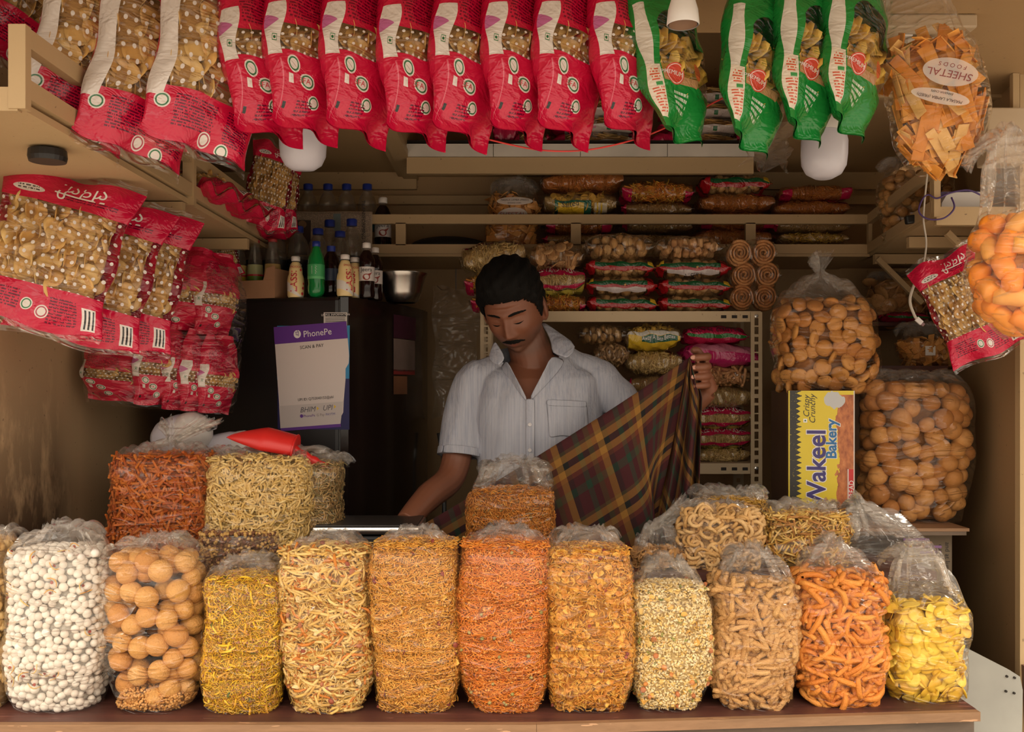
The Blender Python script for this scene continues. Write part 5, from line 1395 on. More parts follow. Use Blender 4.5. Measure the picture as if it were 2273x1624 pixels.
# dark cloth bundle behind, on the shelf
db = thing('black_bag', 'crumpled black bag at the left end of the wall shelf', 'bag', (PX(1000, 3.35), 3.38, ZSH + .0005))
v, f = ball_tpl(1, 3, .10, 1, 5); obj('bag_body', mesh_np('bag_body', v * np.array([.14, .08, .038]) + np.array([0, 0, .042]), clean_faces(f), flat('black_cloth', (.012, .010, .010), .6)), db)
# ================================================================ second row on the counter step
G2 = 'clear snack bags on the counter step'
ZS1 = ZS + .0005
def place2(label, px0, px1, ptop, pfill, Yf, d, name='snack_bag', zb=None, **k):
    return place_bag(name, label, px0, px1, ptop, pfill, 0, Yf, d, group=G2, zb=ZS1 if zb is None else zb, **k)
mt = piece_mat('red_strip_snack', [(.44, .105, .012), (.50, .14, .017), (.36, .07, .008)])
r, b = place2('bag of rust-red thick sticks on the left of the counter step', 222, 462, 985, 1016, 2.34, .19, seed=51, foot=1.0, footd=.95, tw=.35, n=2.8, lean=.08)
fill(b, r, 'red_stick', [cube_tpl(L, .0052, .0042, .1) for L in (.034, .044, .026)], 1500, mt, parts=200, dep=.010, core=core_mat('red_core', [(.2, .04, .005), (.5, .12, .015)], 60), core_in=.010)
b.film(r, FILM, pleat=2.0, style='tuft', twist=.05)
mt = piece_mat('yellow_green_stick', [(.68, .46, .17), (.72, .52, .22), (.62, .40, .12)])
r, b = place2('bag of pale yellow short sticks under the red scoop', 447, 690, 1000, 1022, 2.335, .19, seed=52, foot=1.02, footd=.95, tw=.8, n=2.9)
fill(b, r, 'yellow_stick', [tube_tpl(6, 3, .0026, L, bb, seed=i) for i, (L, bb) in enumerate(((.026, .3), (.020, -.2), (.030, .4), (.016, .1)))], 3600, mt, dep=.007, core=core_mat('yg_core', [(.35, .2, .04), (.62, .42, .1)], 90), core_in=.008)
b.film(r, FILM, pleat=1.2)
mt = piece_mat('pale_thin_stick', [(.56, .36, .14), (.62, .42, .18), (.48, .28, .10), (.25, .2, .08)])
r, b = place2('bag of fine pale sticks half hidden behind the yellow stick bag', 640, 756, 1016, 1034, 2.40, .17, seed=53, foot=1.0, footd=.95, tw=.7, n=2.8)
fill(b, r, 'thin_stick', [tube_tpl(3, 2, .0014, L, .3, caps=False) for L in (.018, .024)], 2600, mt, dep=.006, core=core_mat('thin_core', [(.3, .16, .05), (.56, .36, .14)], 110), core_in=.007)
b.film(r, FILM)
mt = piece_mat('orange_fine_sev', [(.72, .27, .04), (.78, .33, .06), (.64, .22, .03)])
r, b = place2('round bag of orange lentil mixture in front of the shopkeeper', 1036, 1236, 1020, 1096, 2.37, .17, seed=54, foot=.92, footd=.9, tw=.5, n=2.5)
fill(b, r, 'fine_sev', T_THINSEV, 5200, mt, dep=.005, core=core_mat('fine_core', [(.45, .14, .02), (.76, .3, .05)], 160), core_in=.006)
fill(b, r, 'lentil_bit', T_DAL, 420, piece_mat('green_lentil', [(.30, .18, .06), (.42, .26, .08)]), dep=.002)
b.film(r, FILM, pleat=2.2)
# chana bag lying low
r, b = place2('open bag of roasted gram lying behind the puri balls', 430, 622, 1172, 1188, 2.30, .13, seed=55, foot=1.0, tw=.9, n=2.4)
mt = piece_mat('roasted_gram', [(.55, .32, .09), (.62, .38, .13), (.16, .06, .03), (.20, .08, .04)])
fill(b, r, 'gram', [ball_tpl(.0045, 1, .1, .9, i) for i in range(2)], 1500, mt, dep=.005, ptop=.5, core=core_mat('gram_core', [(.1, .04, .02), (.4, .2, .07)], 90), core_in=.007)
b.film(r, FILM_DULL, pleat=1.0)
# bag of twisted rings
mt = piece_mat('twisted_ring', [(.66, .40, .16), (.70, .44, .19), (.60, .34, .12)], bump=.6, bscale=300)
r, b = place2('bag of tan ring murukku between the front bags and the cloth', 1510, 1694, 1120, 1146, 2.33, .16, seed=56, foot=1.0, footd=.95, tw=.5, n=2.6)
fill(b, r, 'ring_murukku', [ring_tpl(.0135, .0045), tube_tpl(8, 6, .0045, .045, .8, ridge=.15)], 420, mt, parts=160, dep=.010, flat_=.6, ptop=.35, core=core_mat('ring_core', [(.3, .15, .05), (.6, .36, .14)], 60), core_in=.012)
b.film(r, FILM_DULL, pleat=2.0)
mt = piece_mat('potato_fry', [(.72, .46, .12), (.78, .53, .18), (.64, .36, .07), (.48, .22, .06)])
r, b = place2('bag of golden potato straws behind the orange murukku', 1688, 1892, 1118, 1150, 2.36, .17, seed=57, foot=1.0, footd=.95, tw=.6, n=2.7)
fill(b, r, 'potato_straw', [tube_tpl(4, 2, .0028, L, .12, seed=i) for i, L in enumerate((.045, .058, .036))], 900, mt, parts=220, dep=.010, ptop=.4, core=core_mat('fry_core', [(.35, .18, .04), (.7, .45, .12)], 60), core_in=.011)
b.film(r, FILM, pleat=1.6)
r, b = place2('tied bag of brown crisps between the cornflakes and the rings', 1412, 1536, 1160, 1232, 2.33, .13, seed=58, foot=1.0, tw=.3, n=2.5)
fill(b, r, 'brown_crisp', [disc_tpl(.012, .002, 8, .4, .1, i) for i in range(3)], 260, piece_mat('brown_crisp', [(.50, .26, .09), (.58, .33, .13)]), parts=60, dep=.008, ptop=.4, core=core_mat('crisp_core', [(.3, .12, .04), (.5, .26, .09)]), core_in=.01)
b.film(r, FILM, pleat=2.4, style='tuft', twist=.07)
mt = piece_mat('golden_thin', [(.62, .34, .05), (.68, .40, .08)])
r, b = place2('low bag of yellow noodles at the foot of the rack', 1535, 1712, 1086, 1116, 2.44, .10, seed=59, foot=1.0, tw=.6, n=2.5)
fill(b, r, 'noodle', T_SEV, 1600, mt, dep=.005, ptop=.5, core=core_mat('noodle_core', [(.3, .14, .02), (.6, .34, .06)]), core_in=.006)
b.film(r, FILM, pleat=1.8)
# empty film bag
r = thing('plastic_bag', 'empty clear plastic bag with purple print slumped on the right of the step', 'plastic bag', (PX(1985, 2.40), 2.40, ZS1))
b = Bag(.205, .14, .055, top=.10, seed=60, foot=1.0, tw=.15, n=2.2, lean=-.2); f0 = b.film(r, FILM_DULL, pleat=2.6, dx=-.06)
for i, (dx_, dz, w_) in enumerate(((.02, .075, .06), (.045, .058, .07), (.055, .045, .05))):
    MB().box(dx_ - w_ / 2, dx_ + w_ / 2, -.082 + i * .002, -.0815 + i * .002, dz - .004, dz + .002).build('print_line', flat('violet_ink', (.14, .06, .16), .5), r)
# loose film in front of the carton
r = thing('plastic_bag', 'crumpled clear film draped in front of the yellow bakery box', 'plastic bag', (PX(1800, 2.52), 2.52, ZS1))
b = Bag(.20, .05, .075, top=.05, seed=61, foot=1.0, tw=.6, n=2.2, lean=.2); b.film(r, FILM_DULL, pleat=2.4)
# ---------------------------------------------------------------- red scoop
M_REDP = flat('red_plastic', (.62, .022, .018), .38)
scp = thing('red_scoop', 'bright red plastic scoop lying on the yellow stick bag', 'scoop', P(580, 985, 2.44))
V = []; nu, nv = 18, 13
Lx = .175
for i in range(nu + 1):
    s_ = i / nu; x = -Lx / 2 + Lx * s_; R = .046 * min(1, (s_ / .55)) ** .75 * (1 - .12 * max(0, s_ - .6) / .4)
    for j in range(nv):
        a = math.radians(-15 + 210 * j / (nv - 1)); V.append((x, R * math.cos(a) * 1.05, R * math.sin(a) * .95))
f = [(i * nv + j, i * nv + j + 1, (i + 1) * nv + j + 1, (i + 1) * nv + j) for i in range(nu) for j in range(nv - 1)]
so = obj('scoop_bowl', mesh_np('scoop_bowl', V, f, M_REDP), scp, rot=(0, math.radians(11), 0)); sm = so.modifiers.new('thick', 'SOLIDIFY'); sm.thickness = .0025
vb = [(Lx / 2 - .001, .044 * 1.0 * math.cos(math.radians(-15 + 210 * j / 12)), .041 * math.sin(math.radians(-15 + 210 * j / 12))) for j in range(13)]
obj('scoop_back', mesh_np('scoop_back', vb, [tuple(range(13))], M_REDP, smooth=False), scp, rot=(0, math.radians(11), 0)).modifiers.new('thick', 'SOLIDIFY').thickness = .0025
hp = [(Lx / 2 - .01 + .11 * i / 14, 0, .004 - .10 * (i / 14) * .38) for i in range(15)]
MB().tube(hp, .011, 12, rs=[.0105 + .0018 * math.sin(i * 1.9) - (.004 if i == 14 else 0) for i in range(15)]).build('handle', M_REDP, scp, smooth=True, rot=(0, math.radians(11), 0))
# ---------------------------------------------------------------- scale
scl = thing('weighing_scale', 'flat weighing scale with a silver rim in front of the refrigerator', 'scale', (PX(822, 2.45), 2.46, ZS1 + .018))
MB().cbox(-.10, .10, -.07, .09, -.018, .055, .008).build('scale_body', M_BLACK, scl)
MB().cbox(-.128, .128, -.09, .11, .060, .078, .006).build('silver_rim', M_METAL, scl, smooth=True, auto=.5)
MB().cbox(-.122, .122, -.084, .104, .0785, .0815, .001).build('pan', flat('dark_pan', (.03, .025, .022), .4), scl)
MB().box(-.03, .03, -.03, .03, .055, .060).build('spindle', M_BLACK, scl)
# ---------------------------------------------------------------- bulbs
M_BULB = flat('white_bulb', (.62, .60, .66), .28); M_BULBB = flat('bulb_base', (.66, .62, .58), .35)
def bulb(label, R=.052, collar=True, cap=True, name='led_bulb'):
    b = thing(name, label, 'bulb')
    pr = [(.0, -.078), (R * .45, -.075), (R * .78, -.064), (R * .96, -.045), (R, -.02), (R, .012), (R * .93, .028)]
    MB().lathe(pr[1:], 32).build('diffuser', M_BULB, b, smooth=True, auto=1.2)
    MB().lathe([(R * .94, .0285), (R * .95, .034), (R * .93, .052), (R * .8, .068), (R * .5, .083), (.018, .09)], 32).build('housing', M_BULBB, b, smooth=True, auto=1.0)
    if cap: MB().lathe([(.0135, .0905), (.0135, .112), (.01, .115)], 16).build('cap_ring', M_METAL, b, smooth=True)
    return b
b = bulb('white round bulb hanging from the ceiling behind the leftmost star packets'); b.location = P(672, 302, 2.20); b.rotation_euler = (.1, 0, 0)
MB().lathe([(.018, .10), (.02, .15), (.012, .17)], 16).build('holder', M_BULBB, b, smooth=True)
MB().bar((0, 0, .165), (0, 0, ZCEIL - b.location.z - .002), .006).build('cord', INK_W, b)
b = bulb('white round bulb hanging behind the third green packet', .054); b.location = P(1830, 325, 2.35); b.rotation_euler = (-.1, .06, 0)
MB().lathe([(.018, .10), (.02, .125), (.012, .135)], 16).build('holder', M_BULBB, b, smooth=True)
MB().bar((0, 0, .13), (0, .012, ZCEIL - b.location.z - .002), .006).build('cord', INK_W, b)
b = bulb('white bulb lying on its side behind the rust-red sticks', .058, name='spare_bulb'); b.location = P(402, 968, 2.62); b.rotation_euler = (math.radians(72), math.radians(18), math.radians(62))
ob = b
b = bulb('white bulb half hidden behind the red scoop', .050, name='spare_bulb'); b.location = P(508, 1000, 2.64); b.rotation_euler = (math.radians(80), math.radians(10), math.radians(80))
hd = thing('bulb_holder', 'empty white bulb holder hanging between the green packets', 'lamp holder', P(1516, 22, 1.66))
MB().lathe([(.026, -.026), (.0275, -.024), (.025, .0), (.019, .02), (.017, .06)], 28, cap=False).build('shell', M_WHITE, hd, smooth=True, auto=.8)
MB().lathe([(.0235, -.0255), (.0225, .0), (.0, .002)], 28, cap=False).build('socket', flat('socket_brown', (.30, .17, .10), .6), hd, smooth=True)
for a in (-.006, .006): MB().lathe([(.002, 0), (.002, .012)], 8).build('contact_pin', M_METAL, hd, loc=(a, 0, -.014))
MB().bar((0, 0, .06), (0, 0, ZCEIL - hd.location.z - .001), .007).build('cord', INK_W, hd)
# crate behind the stick bags keeping the bulbs up
cr = thing('cardboard_box', 'brown cardboard box behind the left snack bags with bulbs on it', 'carton', (PX(430, 2.68), 2.685, .02))
MB().cbox(-.16, .14, -.085, .085, 0, ZS + .20, .003).build('box_body', M_CARD, cr)
# ================================================================ front-facing chip packets, left cluster
def L_front(t, U, V):
    L = [(None, PINK), (box_m(U, V, .0, 1.0, .27, .76), None)]
    L.append((dots(U, V, 14, 17) * box_m(U, V, .0, 1.0, .27, .76), WHITE_P))
    L.append((tiny_text(t, U, V, .10, .38, .10, .22, 7), (.12, .0, .02))); L.append((tiny_text(t, U, V, .60, .80, .07, .22, 9), (.12, .0, .02)))
    badge(t, U, V, .44, .15, .045, .036, L); badge(t, U, V, .56, .13, .045, .036, L, (.4, .05, .08))
    L.append((box_m(U, V, .84, .95, .06, .20), WHITE_P)); L.append((box_m(U, V, .85, .94, .07, .19) * (U * 190).sin().gt(.1), (.02, .02, .02)))
    L.append((ell_m(U, V, .24, .82, .13, .022), WHITE_P)); L.append((tiny_text(t, U, V, .15, .33, .805, .835, 2), (.1, .08, .08)))
    L.append((tiny_text(t, U, V, .5, .9, .80, .83, 2), (.12, .0, .02)))
    L.append((V.gt(.962), None)); L.append((V.lt(.035), None))
    return L
M_PINKF = print_mat('pink_front_print', L_front)
FW, FH = .27, .335
def front_proto():
    pk = Pillow(FW, .075, FH, seed=21, seal=.045, crumple=1.6); r = thing('chip_packet', 'x', 'chip packet'); f = pk.skin(r, M_PINKF)
    pk.core(r, M_CCORE, .022); chips_in(pk, r, T_CHIP, M_CHIP, 110, .26, .76, 9, dmin=.014)
    me = text_mesh('लवली', .042, INK_W); place_text(me, .03, .125, PI); warp(me, pk.on_face()); obj('lettering', me, f)
    return r
FP = front_proto(); _fp = [0]
def front(px, py, Y, rx, ry, rz, label, sc_=1.0, group='pink chip packets facing the street'):
    r = FP if _fp[0] == 0 else copy_tree(FP); _fp[0] = 1
    R = Matrix.Rotation(rz, 3, 'Z') @ Matrix.Rotation(ry, 3, 'Y') @ Matrix.Rotation(rx, 3, 'X')
    sv = Vector(sc_) if hasattr(sc_, '__len__') else Vector((sc_,) * 3)
    M = R.to_4x4() @ Matrix.Diagonal(sv).to_4x4(); c = M @ Vector((0, 0, FH / 2))
    r.matrix_world = Matrix.Translation(P(px, py, Y) - c) @ M; r['label'] = label; r['group'] = group; return r
D = math.radians
front(118, 556, 1.98, D(-6), D(14), D(8), 'big pink dotted chip packet nearest the street in the left cluster', 1.0)
front(205, 598, 2.10, D(-4), D(14), D(8), 'pink dotted chip packet second in the left cluster, behind the nearest one', (1.0, 1, 1.0))
front(285, 612, 2.21, D(-2), D(13), D(12), 'pink dotted chip packet with a barcode, rearmost in the left cluster', (.92, 1, 1.0))
front(215, 672, 2.30, D(0), D(14), D(10), 'pink chip packet peeking out below the left cluster', (1.0, 1, .62))
# packets on the left shelf
front(598, 412, 2.78, D(-6), D(14), D(30), 'pink dotted chip packet leaning upright at the far end of the left shelf', (.50, .8, .78))
front(625, 425, 2.95, D(-6), D(8), D(30), 'pink chip packet tucked behind the upright one on the left shelf', (.42, .8, .72))
front(455, 415, 2.42, D(-75), D(0), D(70), 'pink chip packet lying on the left shelf beside the rail post', (.62, .9, .5))
front(512, 450, 2.62, D(-75), D(0), D(70), 'pink chip packet lying on the left shelf below the upright one', (.62, .9, .55))
front(580, 500, 2.95, D(-70), D(0), D(60), 'crumpled pink chip packet at the rear end of the left shelf', (.6, .9, .5))
front(495, 568, 2.86, D(-4), D(-14), D(20), 'pink chip packet leaning by the cardboard tray', (.34, .7, .42))
# bundle of packets in a clear bag
GBN = 'chip packets bundled inside the clear bag'
def bund(px, py, Y, rz, ry, sc_, label):
    r = copy_tree(protos['B'])
    for ch in list(r.children):
        if ch.name.startswith('hanging_string'): bpy.data.objects.remove(ch)
    M = (Matrix.Rotation(rz, 3, 'Z') @ Matrix.Rotation(ry, 3, 'Y')).to_4x4() @ Matrix.Diagonal(Vector(sc_)).to_4x4(); c = M @ Vector((0, 0, .185))
    r.matrix_world = Matrix.Translation(P(px, py, Y) - c) @ M; r['label'] = label; r['group'] = GBN
YN = 2.62
bund(262, 818, YN - .02, D(2), D(6), (1.02, 1, .46), 'pink packet with a row of stars at the lower left of the bundle')
bund(352, 802, YN - .03, D(40), D(6), (.72, 1, .62), 'pink packet upright in the lower row of the bundle, second from the left')
bund(402, 816, YN, D(64), D(6), (.72, .9, .60), 'pink packet upright in the lower row of the bundle, third from the left')
bund(440, 822, YN, D(66), D(6), (.72, .85, .58), 'pink packet upright in the lower row of the bundle, fourth from the left')
bund(482, 830, YN + .01, D(60), D(6), (.72, .8, .56), 'pink packet upright at the right end of the bundle')
bund(405, 640, YN - .01, D(18), D(6), (.95, 1, .60), 'pink dotted packet in the upper row of the bundle')
bund(478, 652, YN + .03, D(60), D(6), (.8, .9, .60), 'pink packet edge-on in the upper right of the bundle')
bund(300, 690, YN + .06, D(12), D(8), (.95, .9, .55), 'pink packet deep in the bundle behind the left cluster')
cbg = thing('plastic_bag', 'clear carrier bag wrapped around the bundle of pink packets by the left wall', 'plastic bag', P(352, 905, YN + .02), (0, D(5), 0))
bb_ = Bag(.375, .24, .36, top=.04, seed=71, foot=.95, footd=.9, n=3.0, tw=.4, lean=.02); bb_.film(cbg, film_mat('wrap_film', haze=.008, gloss=.03), pleat=1.6)
# ================================================================ right side
front(2142, 678, 2.30, D(-4), D(-24), D(-24), 'pink dotted chip packet hanging tilted below the right shelf', (.60, .9, .82))
# hanging bag of long banana strips
sb_ = thing('snack_bag', 'clear bag of orange banana strips hanging top right with upside-down white print', 'snack bag', P(2100, 372, 1.80), (0, D(-9), D(-24)))
bg = Bag(.155, .12, .235, top=.16, seed=72, foot=.55, footd=.55, n=3.4, tw=.62, bulge=.06)
mt = piece_mat('banana_strip', [(.70, .27, .04), (.76, .34, .07), (.62, .22, .03), (.72, .42, .14)], bump=.3, rough=.5)
T_STRIP = [cube_tpl(L, .020, .0022, .3) for L in (.075, .095, .06)]; T_STRIP = [(np.stack([v[:, 0], v[:, 1], v[:, 2] + .10 * (v[:, 0] * 8) ** 2 * .1], -1), f) for v, f in T_STRIP]
fill(bg, sb_, 'banana_strip', T_STRIP, 190, mt, parts=190, dep=.02, inset=.013, flat_=.35, vert=True, front=3.1, core=core_mat('strip_core', [(.35, .1, .01), (.66, .26, .04)], 30), core_in=.025)
bg.film(sb_, FILM, pleat=1.0, style=None)
def bag_face(bg, off=.006):
    def fn(a): 
        t = a[:, 1] / bg.h; aa, _ = bg.ab(t); c = np.clip(a[:, 0] / aa, -.97, .97)
        th = -np.arccos(np.sign(c) * np.abs(c) ** (bg.n / 2)); return bg.surf(th, t, off)
    return fn
def ell_me(rx, ry, mat, name='label_oval'):
    n = 40; rings = [(k / 6) for k in range(1, 7)]
    V = [(0, 0, 0)] + [(rx * q * math.cos(2 * PI * i / n), ry * q * math.sin(2 * PI * i / n), 0) for q in rings for i in range(n)]
    f = [(0, 1 + i, 1 + (i + 1) % n) for i in range(n)] + [(1 + (k - 1) * n + i, 1 + k * n + i, 1 + k * n + (i + 1) % n, 1 + (k - 1) * n + (i + 1) % n) for k in range(1, 6) for i in range(n)]
    return mesh_np(name, np.array(V), f, mat, smooth=False)
t = NT('translucent_white_ink'); M_TW = t.done(t.mixs(.5, t.n('BsdfTransparent').outputs[0], t.n('BsdfDiffuse', {0: (.80, .76, .72)}).outputs[0]))
INK_MR = ink('maroon_print', (.24, .05, .05))
def sheetal(root, bg, cx, cy, rot, k=1.0):
    lo_ = obj('label_oval', warp(place_text(ell_me(.052 * k, .030 * k, M_TW), cx, cy, rot), bag_face(bg, .0065)), root)
    c, s_ = math.cos(rot), math.sin(rot)
    obj('lettering', warp(place_text(text_mesh('SHEETAL', .022 * k, INK_MR), cx - s_ * .004 * k, cy + c * .004 * k, rot), bag_face(bg, .0072)), lo_)
    obj('lettering', warp(place_text(text_mesh('F O O D S', .012 * k, INK_MR), cx + s_ * .014 * k, cy - c * .014 * k, rot), bag_face(bg, .0072)), lo_)
    dx_, dy_ = -s_ * .054 * k, c * .054 * k
    l2 = obj('label_oval', warp(place_text(ell_me(.060 * k, .015 * k, M_TW), cx + dx_, cy + dy_, rot), bag_face(bg, .0065)), root)
    obj('lettering', warp(place_text(text_mesh('MASALA LAMBA (FRIED)', .0088 * k, INK_K), cx + dx_ - s_ * .003, cy + dy_ + c * .003, rot), bag_face(bg, .0072)), l2)
    obj('lettering', warp(place_text(text_mesh('BANANA CHIPS', .0065 * k, INK_K), cx + dx_ + s_ * .007, cy + dy_ - c * .007, rot), bag_face(bg, .0072)), l2)
sheetal(sb_, bg, .024, .15, PI - .5, .80)
MB().bar((.0, .0, .39), (.0, .0, .47), .003).build('hanging_string', INK_W, sb_)
# bag of orange pellets at the right edge
r = thing('snack_bag', 'clear bag of bright orange puffed tubes cut by the right edge of the photo', 'snack bag', P(2284, 748, 1.70), (0, D(-3), 0))
bg2 = Bag(.165, .14, .20, top=.17, seed=73, foot=.45, footd=.5, n=2.4, tw=.45)
mt = piece_mat('orange_puff', [(.88, .32, .04), (.84, .38, .08), (.90, .28, .03)], bump=.1, rough=.4)
fill(bg2, r, 'puffed_tube', [tube_tpl(12, 4, .016, .05, .1), tube_tpl(12, 4, .018, .04, .2)], 70, mt, parts=70, dep=.01, inset=.012, dmin=.026, front=3.1, core=core_mat('opuff_core', [(.6, .2, .02), (.85, .35, .05)], 30), core_in=.03)
bg2.film(r, FILM_DULL, pleat=1.6, style='fold')
MB().bar((.07, .02, .33), (.09, .02, .49), .003).build('hanging_string', INK_W, r)
# plank with the boxes and the big ball bag
pk_ = thing('wooden_plank', 'rough wooden plank under the big bag of brown balls', 'plank', (1.0, 2.66, 1.088))
MB().box(-.24, PX(2152, 2.55) - 1.0, -.11, .22, -.008, .0).build('upper_ply', M_WOOD2, pk_); MB().box(-.24, PX(2146, 2.55) - 1.0, -.108, .22, -.018, -.0085).build('lower_ply', M_BROWN, pk_)
pb = thing('plank_support', 'newspaper-wrapped box under the plank at the right wall', 'box', (PX(2080, 2.66), 2.68, .02))
so = MB().cbox(-.09, .028, -.05, .15, 0, 1.048, .003).build('box_body', flat('newspaper_box', (.20, .15, .10), .8, var=.2), pb)
for i, tx in enumerate(('and at June', 'cup sport')): obj('lettering', text_mesh(tx, .018, INK_K), pb, loc=(.014 - .018 * i, -.0512, .98), rot=(PI / 2, PI / 2, 0))
pb2 = thing('plank_support', 'dark box under the left end of the plank', 'box', (.80, 2.68, .02)); MB().cbox(-.03, .08, -.08, .15, 0, 1.048, .003).build('box_body', M_BROWN, pb2)
ZPK = 1.0885
r = thing('snack_bag', 'large clear bag of big brown puffed balls on the plank', 'snack bag', (PX(2022, 2.72), 2.715, ZPK))
bg3 = Bag(.292, .21, PZ(850, 2.64) - ZPK, top=.03, seed=74, foot=.84, n=2.9, tw=.7, bulge=.03)
mt = piece_mat('brown_ball', [(.46, .20, .05), (.52, .24, .065), (.41, .165, .04), (.56, .27, .08)], bump=.4, bscale=120, speck=(.30, .11, .03))
T_BB = [ball_tpl(.0255, 3, .09, .92, 20 + i) for i in range(5)]
fill(bg3, r, 'puff_ball', T_BB, 260, mt, parts=260, dep=.008, inset=.024, dmin=.0335, front=3.1, ptop=.2, core=core_mat('ball_core', [(.25, .09, .02), (.42, .18, .05)], 20), core_in=.048)
bg3.film(r, film_mat('ball_bag_film', haze=.015, gloss=.03), pleat=1.2)
# ---- bakery box
wx = thing('bakery_box', 'yellow rusk carton with big violet lettering standing on end', 'box', (PX(1821, 2.66), 2.665, ZPK), (0, 0, D(-14)))
bwid, bdep, bht = .168, .13, PZ(866, 2.62) - ZPK
t = NT('bakery_print'); U, V = t.uv(); oc = t.objco()
zig = ((V * 26.0).fract() - .5).abs() * .16
scr = (U.lt(zig + .07 + t.noise(9, 4, .7, t.n('UVMap', uv_map='UVMap').outputs[0]) * .10)) * U.gt(.02) * (t.noise(40, 3, .6, t.scaled(t.n('UVMap', uv_map='UVMap').outputs[0], (.5, 3, 1))).gt(.33))
nz = t.noise(7, 4, .6, t.n('UVMap', uv_map='UVMap').outputs[0])
rus = (U + (nz - .5) * .25).gt(.74) * U.lt(.985) * V.lt(.97)
rcol = t.ramp(t.noise(14, 4, .6, t.n('UVMap', uv_map='UVMap').outputs[0]), [(.3, (.26, .06, .02)), (.6, (.52, .17, .05)), (.8, (.60, .26, .10))])
c = t.mix(scr, (.68, .52, .03), (.02, .018, .015)); c = t.mix(rus, c, rcol)
milk = (((U - .70) / .16) ** 2.0 + ((V - .93) / .06 + (nz - .5) * 1.6) ** 2.0).lt(1.0); c = t.mix(milk, c, (.50, .50, .50))
c = t.mix(box_m(U, V, .91, 1.0, .0, .42), c, (.52, .02, .02)); c = t.mix(box_m(U, V, .895, .912, .0, .42).mx(U.gt(.985)), c, (.62, .56, .52))
M_BKP = t.done(t.bsdf(color=c, rough=.4))
MB().cbox(-bwid / 2, bwid / 2, -bdep / 2, bdep / 2, 0, bht, .002).build('carton', flat('box_brown', (.16, .08, .03), .6, var=.3), wx)
fm = mesh_np('front_print', np.array([(-bwid / 2 + .001, -bdep / 2 - .0008, .001), (bwid / 2 - .001, -bdep / 2 - .0008, .001), (bwid / 2 - .001, -bdep / 2 - .0008, bht - .001), (-bwid / 2 + .001, -bdep / 2 - .0008, bht - .001)]), [(0, 1, 2, 3)], M_BKP, smooth=False, uv=np.array([(0, 0), (1, 0), (1, 1), (0, 1)]))
fp = obj('front_print', fm, wx)
M_VIO = flat('violet_lettering', (.045, .03, .17), .4); M_BLU = flat('blue_lettering', (.02, .14, .34), .4)
def btext(tx, sz, mat, u, v, dy, off=0.0, sh=0):
    me = text_mesh(tx, sz, mat, shear=sh); 
    return me
def bput(tx, sz, mat, u, v, dy, bold=0.0, sh=0):
    cu = bpy.data.curves.new('lettering', 'FONT'); cu.body = tx; cu.size = sz; cu.align_x = 'CENTER'; cu.align_y = 'CENTER'; cu.offset = bold; cu.shear = sh; cu.resolution_u = 3
    o = bpy.data.objects.new('lettering', cu); COL.objects.link(o); me = bpy.data.meshes.new_from_object(o.evaluated_get(bpy.context.evaluated_depsgraph_get())); bpy.data.objects.remove(o)
    me.materials.clear(); me.materials.append(mat)
    return obj('lettering', me, fp, loc=((u - .5) * bwid, -bdep / 2 - .0008 - dy, v * bht), rot=(PI / 2, -PI / 2, 0))
bput('Wakeel', .066, INK_W, .44, .42, .0006, .0036); bput('Wakeel', .066, M_VIO, .44, .42, .0012, .0014)
bput('Bakery', .037, INK_W, .655, .64, .0006, .0026); bput('Bakery', .037, M_BLU, .655, .64, .0012, .0010)
bput('Crispy', .022, INK_K, .28, .88, .0008, 0, .3); bput('Crunchy', .022, INK_K, .37, .86, .0008, 0, .3)
bput('RUSKED BREAD', .017, INK_W, .95, .17, .0008); bput('TB', .014, INK_K, .33, .03, .0008)
MB().box(-.005, .005, -.0006, 0, -.005, .005).build('veg_mark', INK_W, fp, loc=((.26 - .5) * bwid, -bdep / 2 - .0009, .775 * bht)); MB().lathe([(.0022, 0), (.0022, .0004)], 12).build('veg_dot', INK_G, fp, loc=((.26 - .5) * bwid, -bdep / 2 - .0016, .775 * bht), rot=(PI / 2, 0, 0))
bx2 = thing('cardboard_box', 'dark brown carton beside the bakery box under the cookie bag', 'carton', (PX(1738, 2.90), 2.83, ZPK)); 
MB().cbox(-.03, .17, -.09, .09, 0, bht, .003).build('box_body', flat('dark_card', (.10, .05, .025), .7, var=.2), bx2)
bxs = thing('plank_support', 'dark box behind the plank carrying the brown carton', 'box', (PX(1738, 2.90), 2.83, .02)); MB().cbox(-.03, .02, -.05, .09, 0, ZPK - .0205, .003).build('box_body', M_BROWN, bxs)
# ---- bag of round cookies on the boxes
r = thing('snack_bag', 'clear tied bag of round golden biscuits standing on the bakery box', 'snack bag', (PX(1823, 2.76), 2.735, ZPK + bht + .001))
zc_ = ZPK + bht
bg4 = Bag(.262, .18, PZ(668, 2.66) - zc_, top=PZ(600, 2.72) - PZ(668, 2.66), seed=75, foot=.93, n=3.0, tw=.14)
mt = piece_mat('round_biscuit', [(.50, .22, .05), (.56, .26, .07), (.45, .18, .04)], bump=.35, bscale=120, speck=(.28, .10, .03))
T_BIS = [disc_tpl(.0225, .013, 14, .02, .02, i) for i in range(3)]
fill(bg4, r, 'round_biscuit', T_BIS, 170, mt, parts=170, dep=.010, inset=.006, dmin=.030, flat_=.45, front=3.1, ptop=.2, core=core_mat('biscuit_core', [(.25, .09, .02), (.45, .18, .05)], 25), core_in=.03)
bg4.film(r, FILM, pleat=2.0, style='tuft')
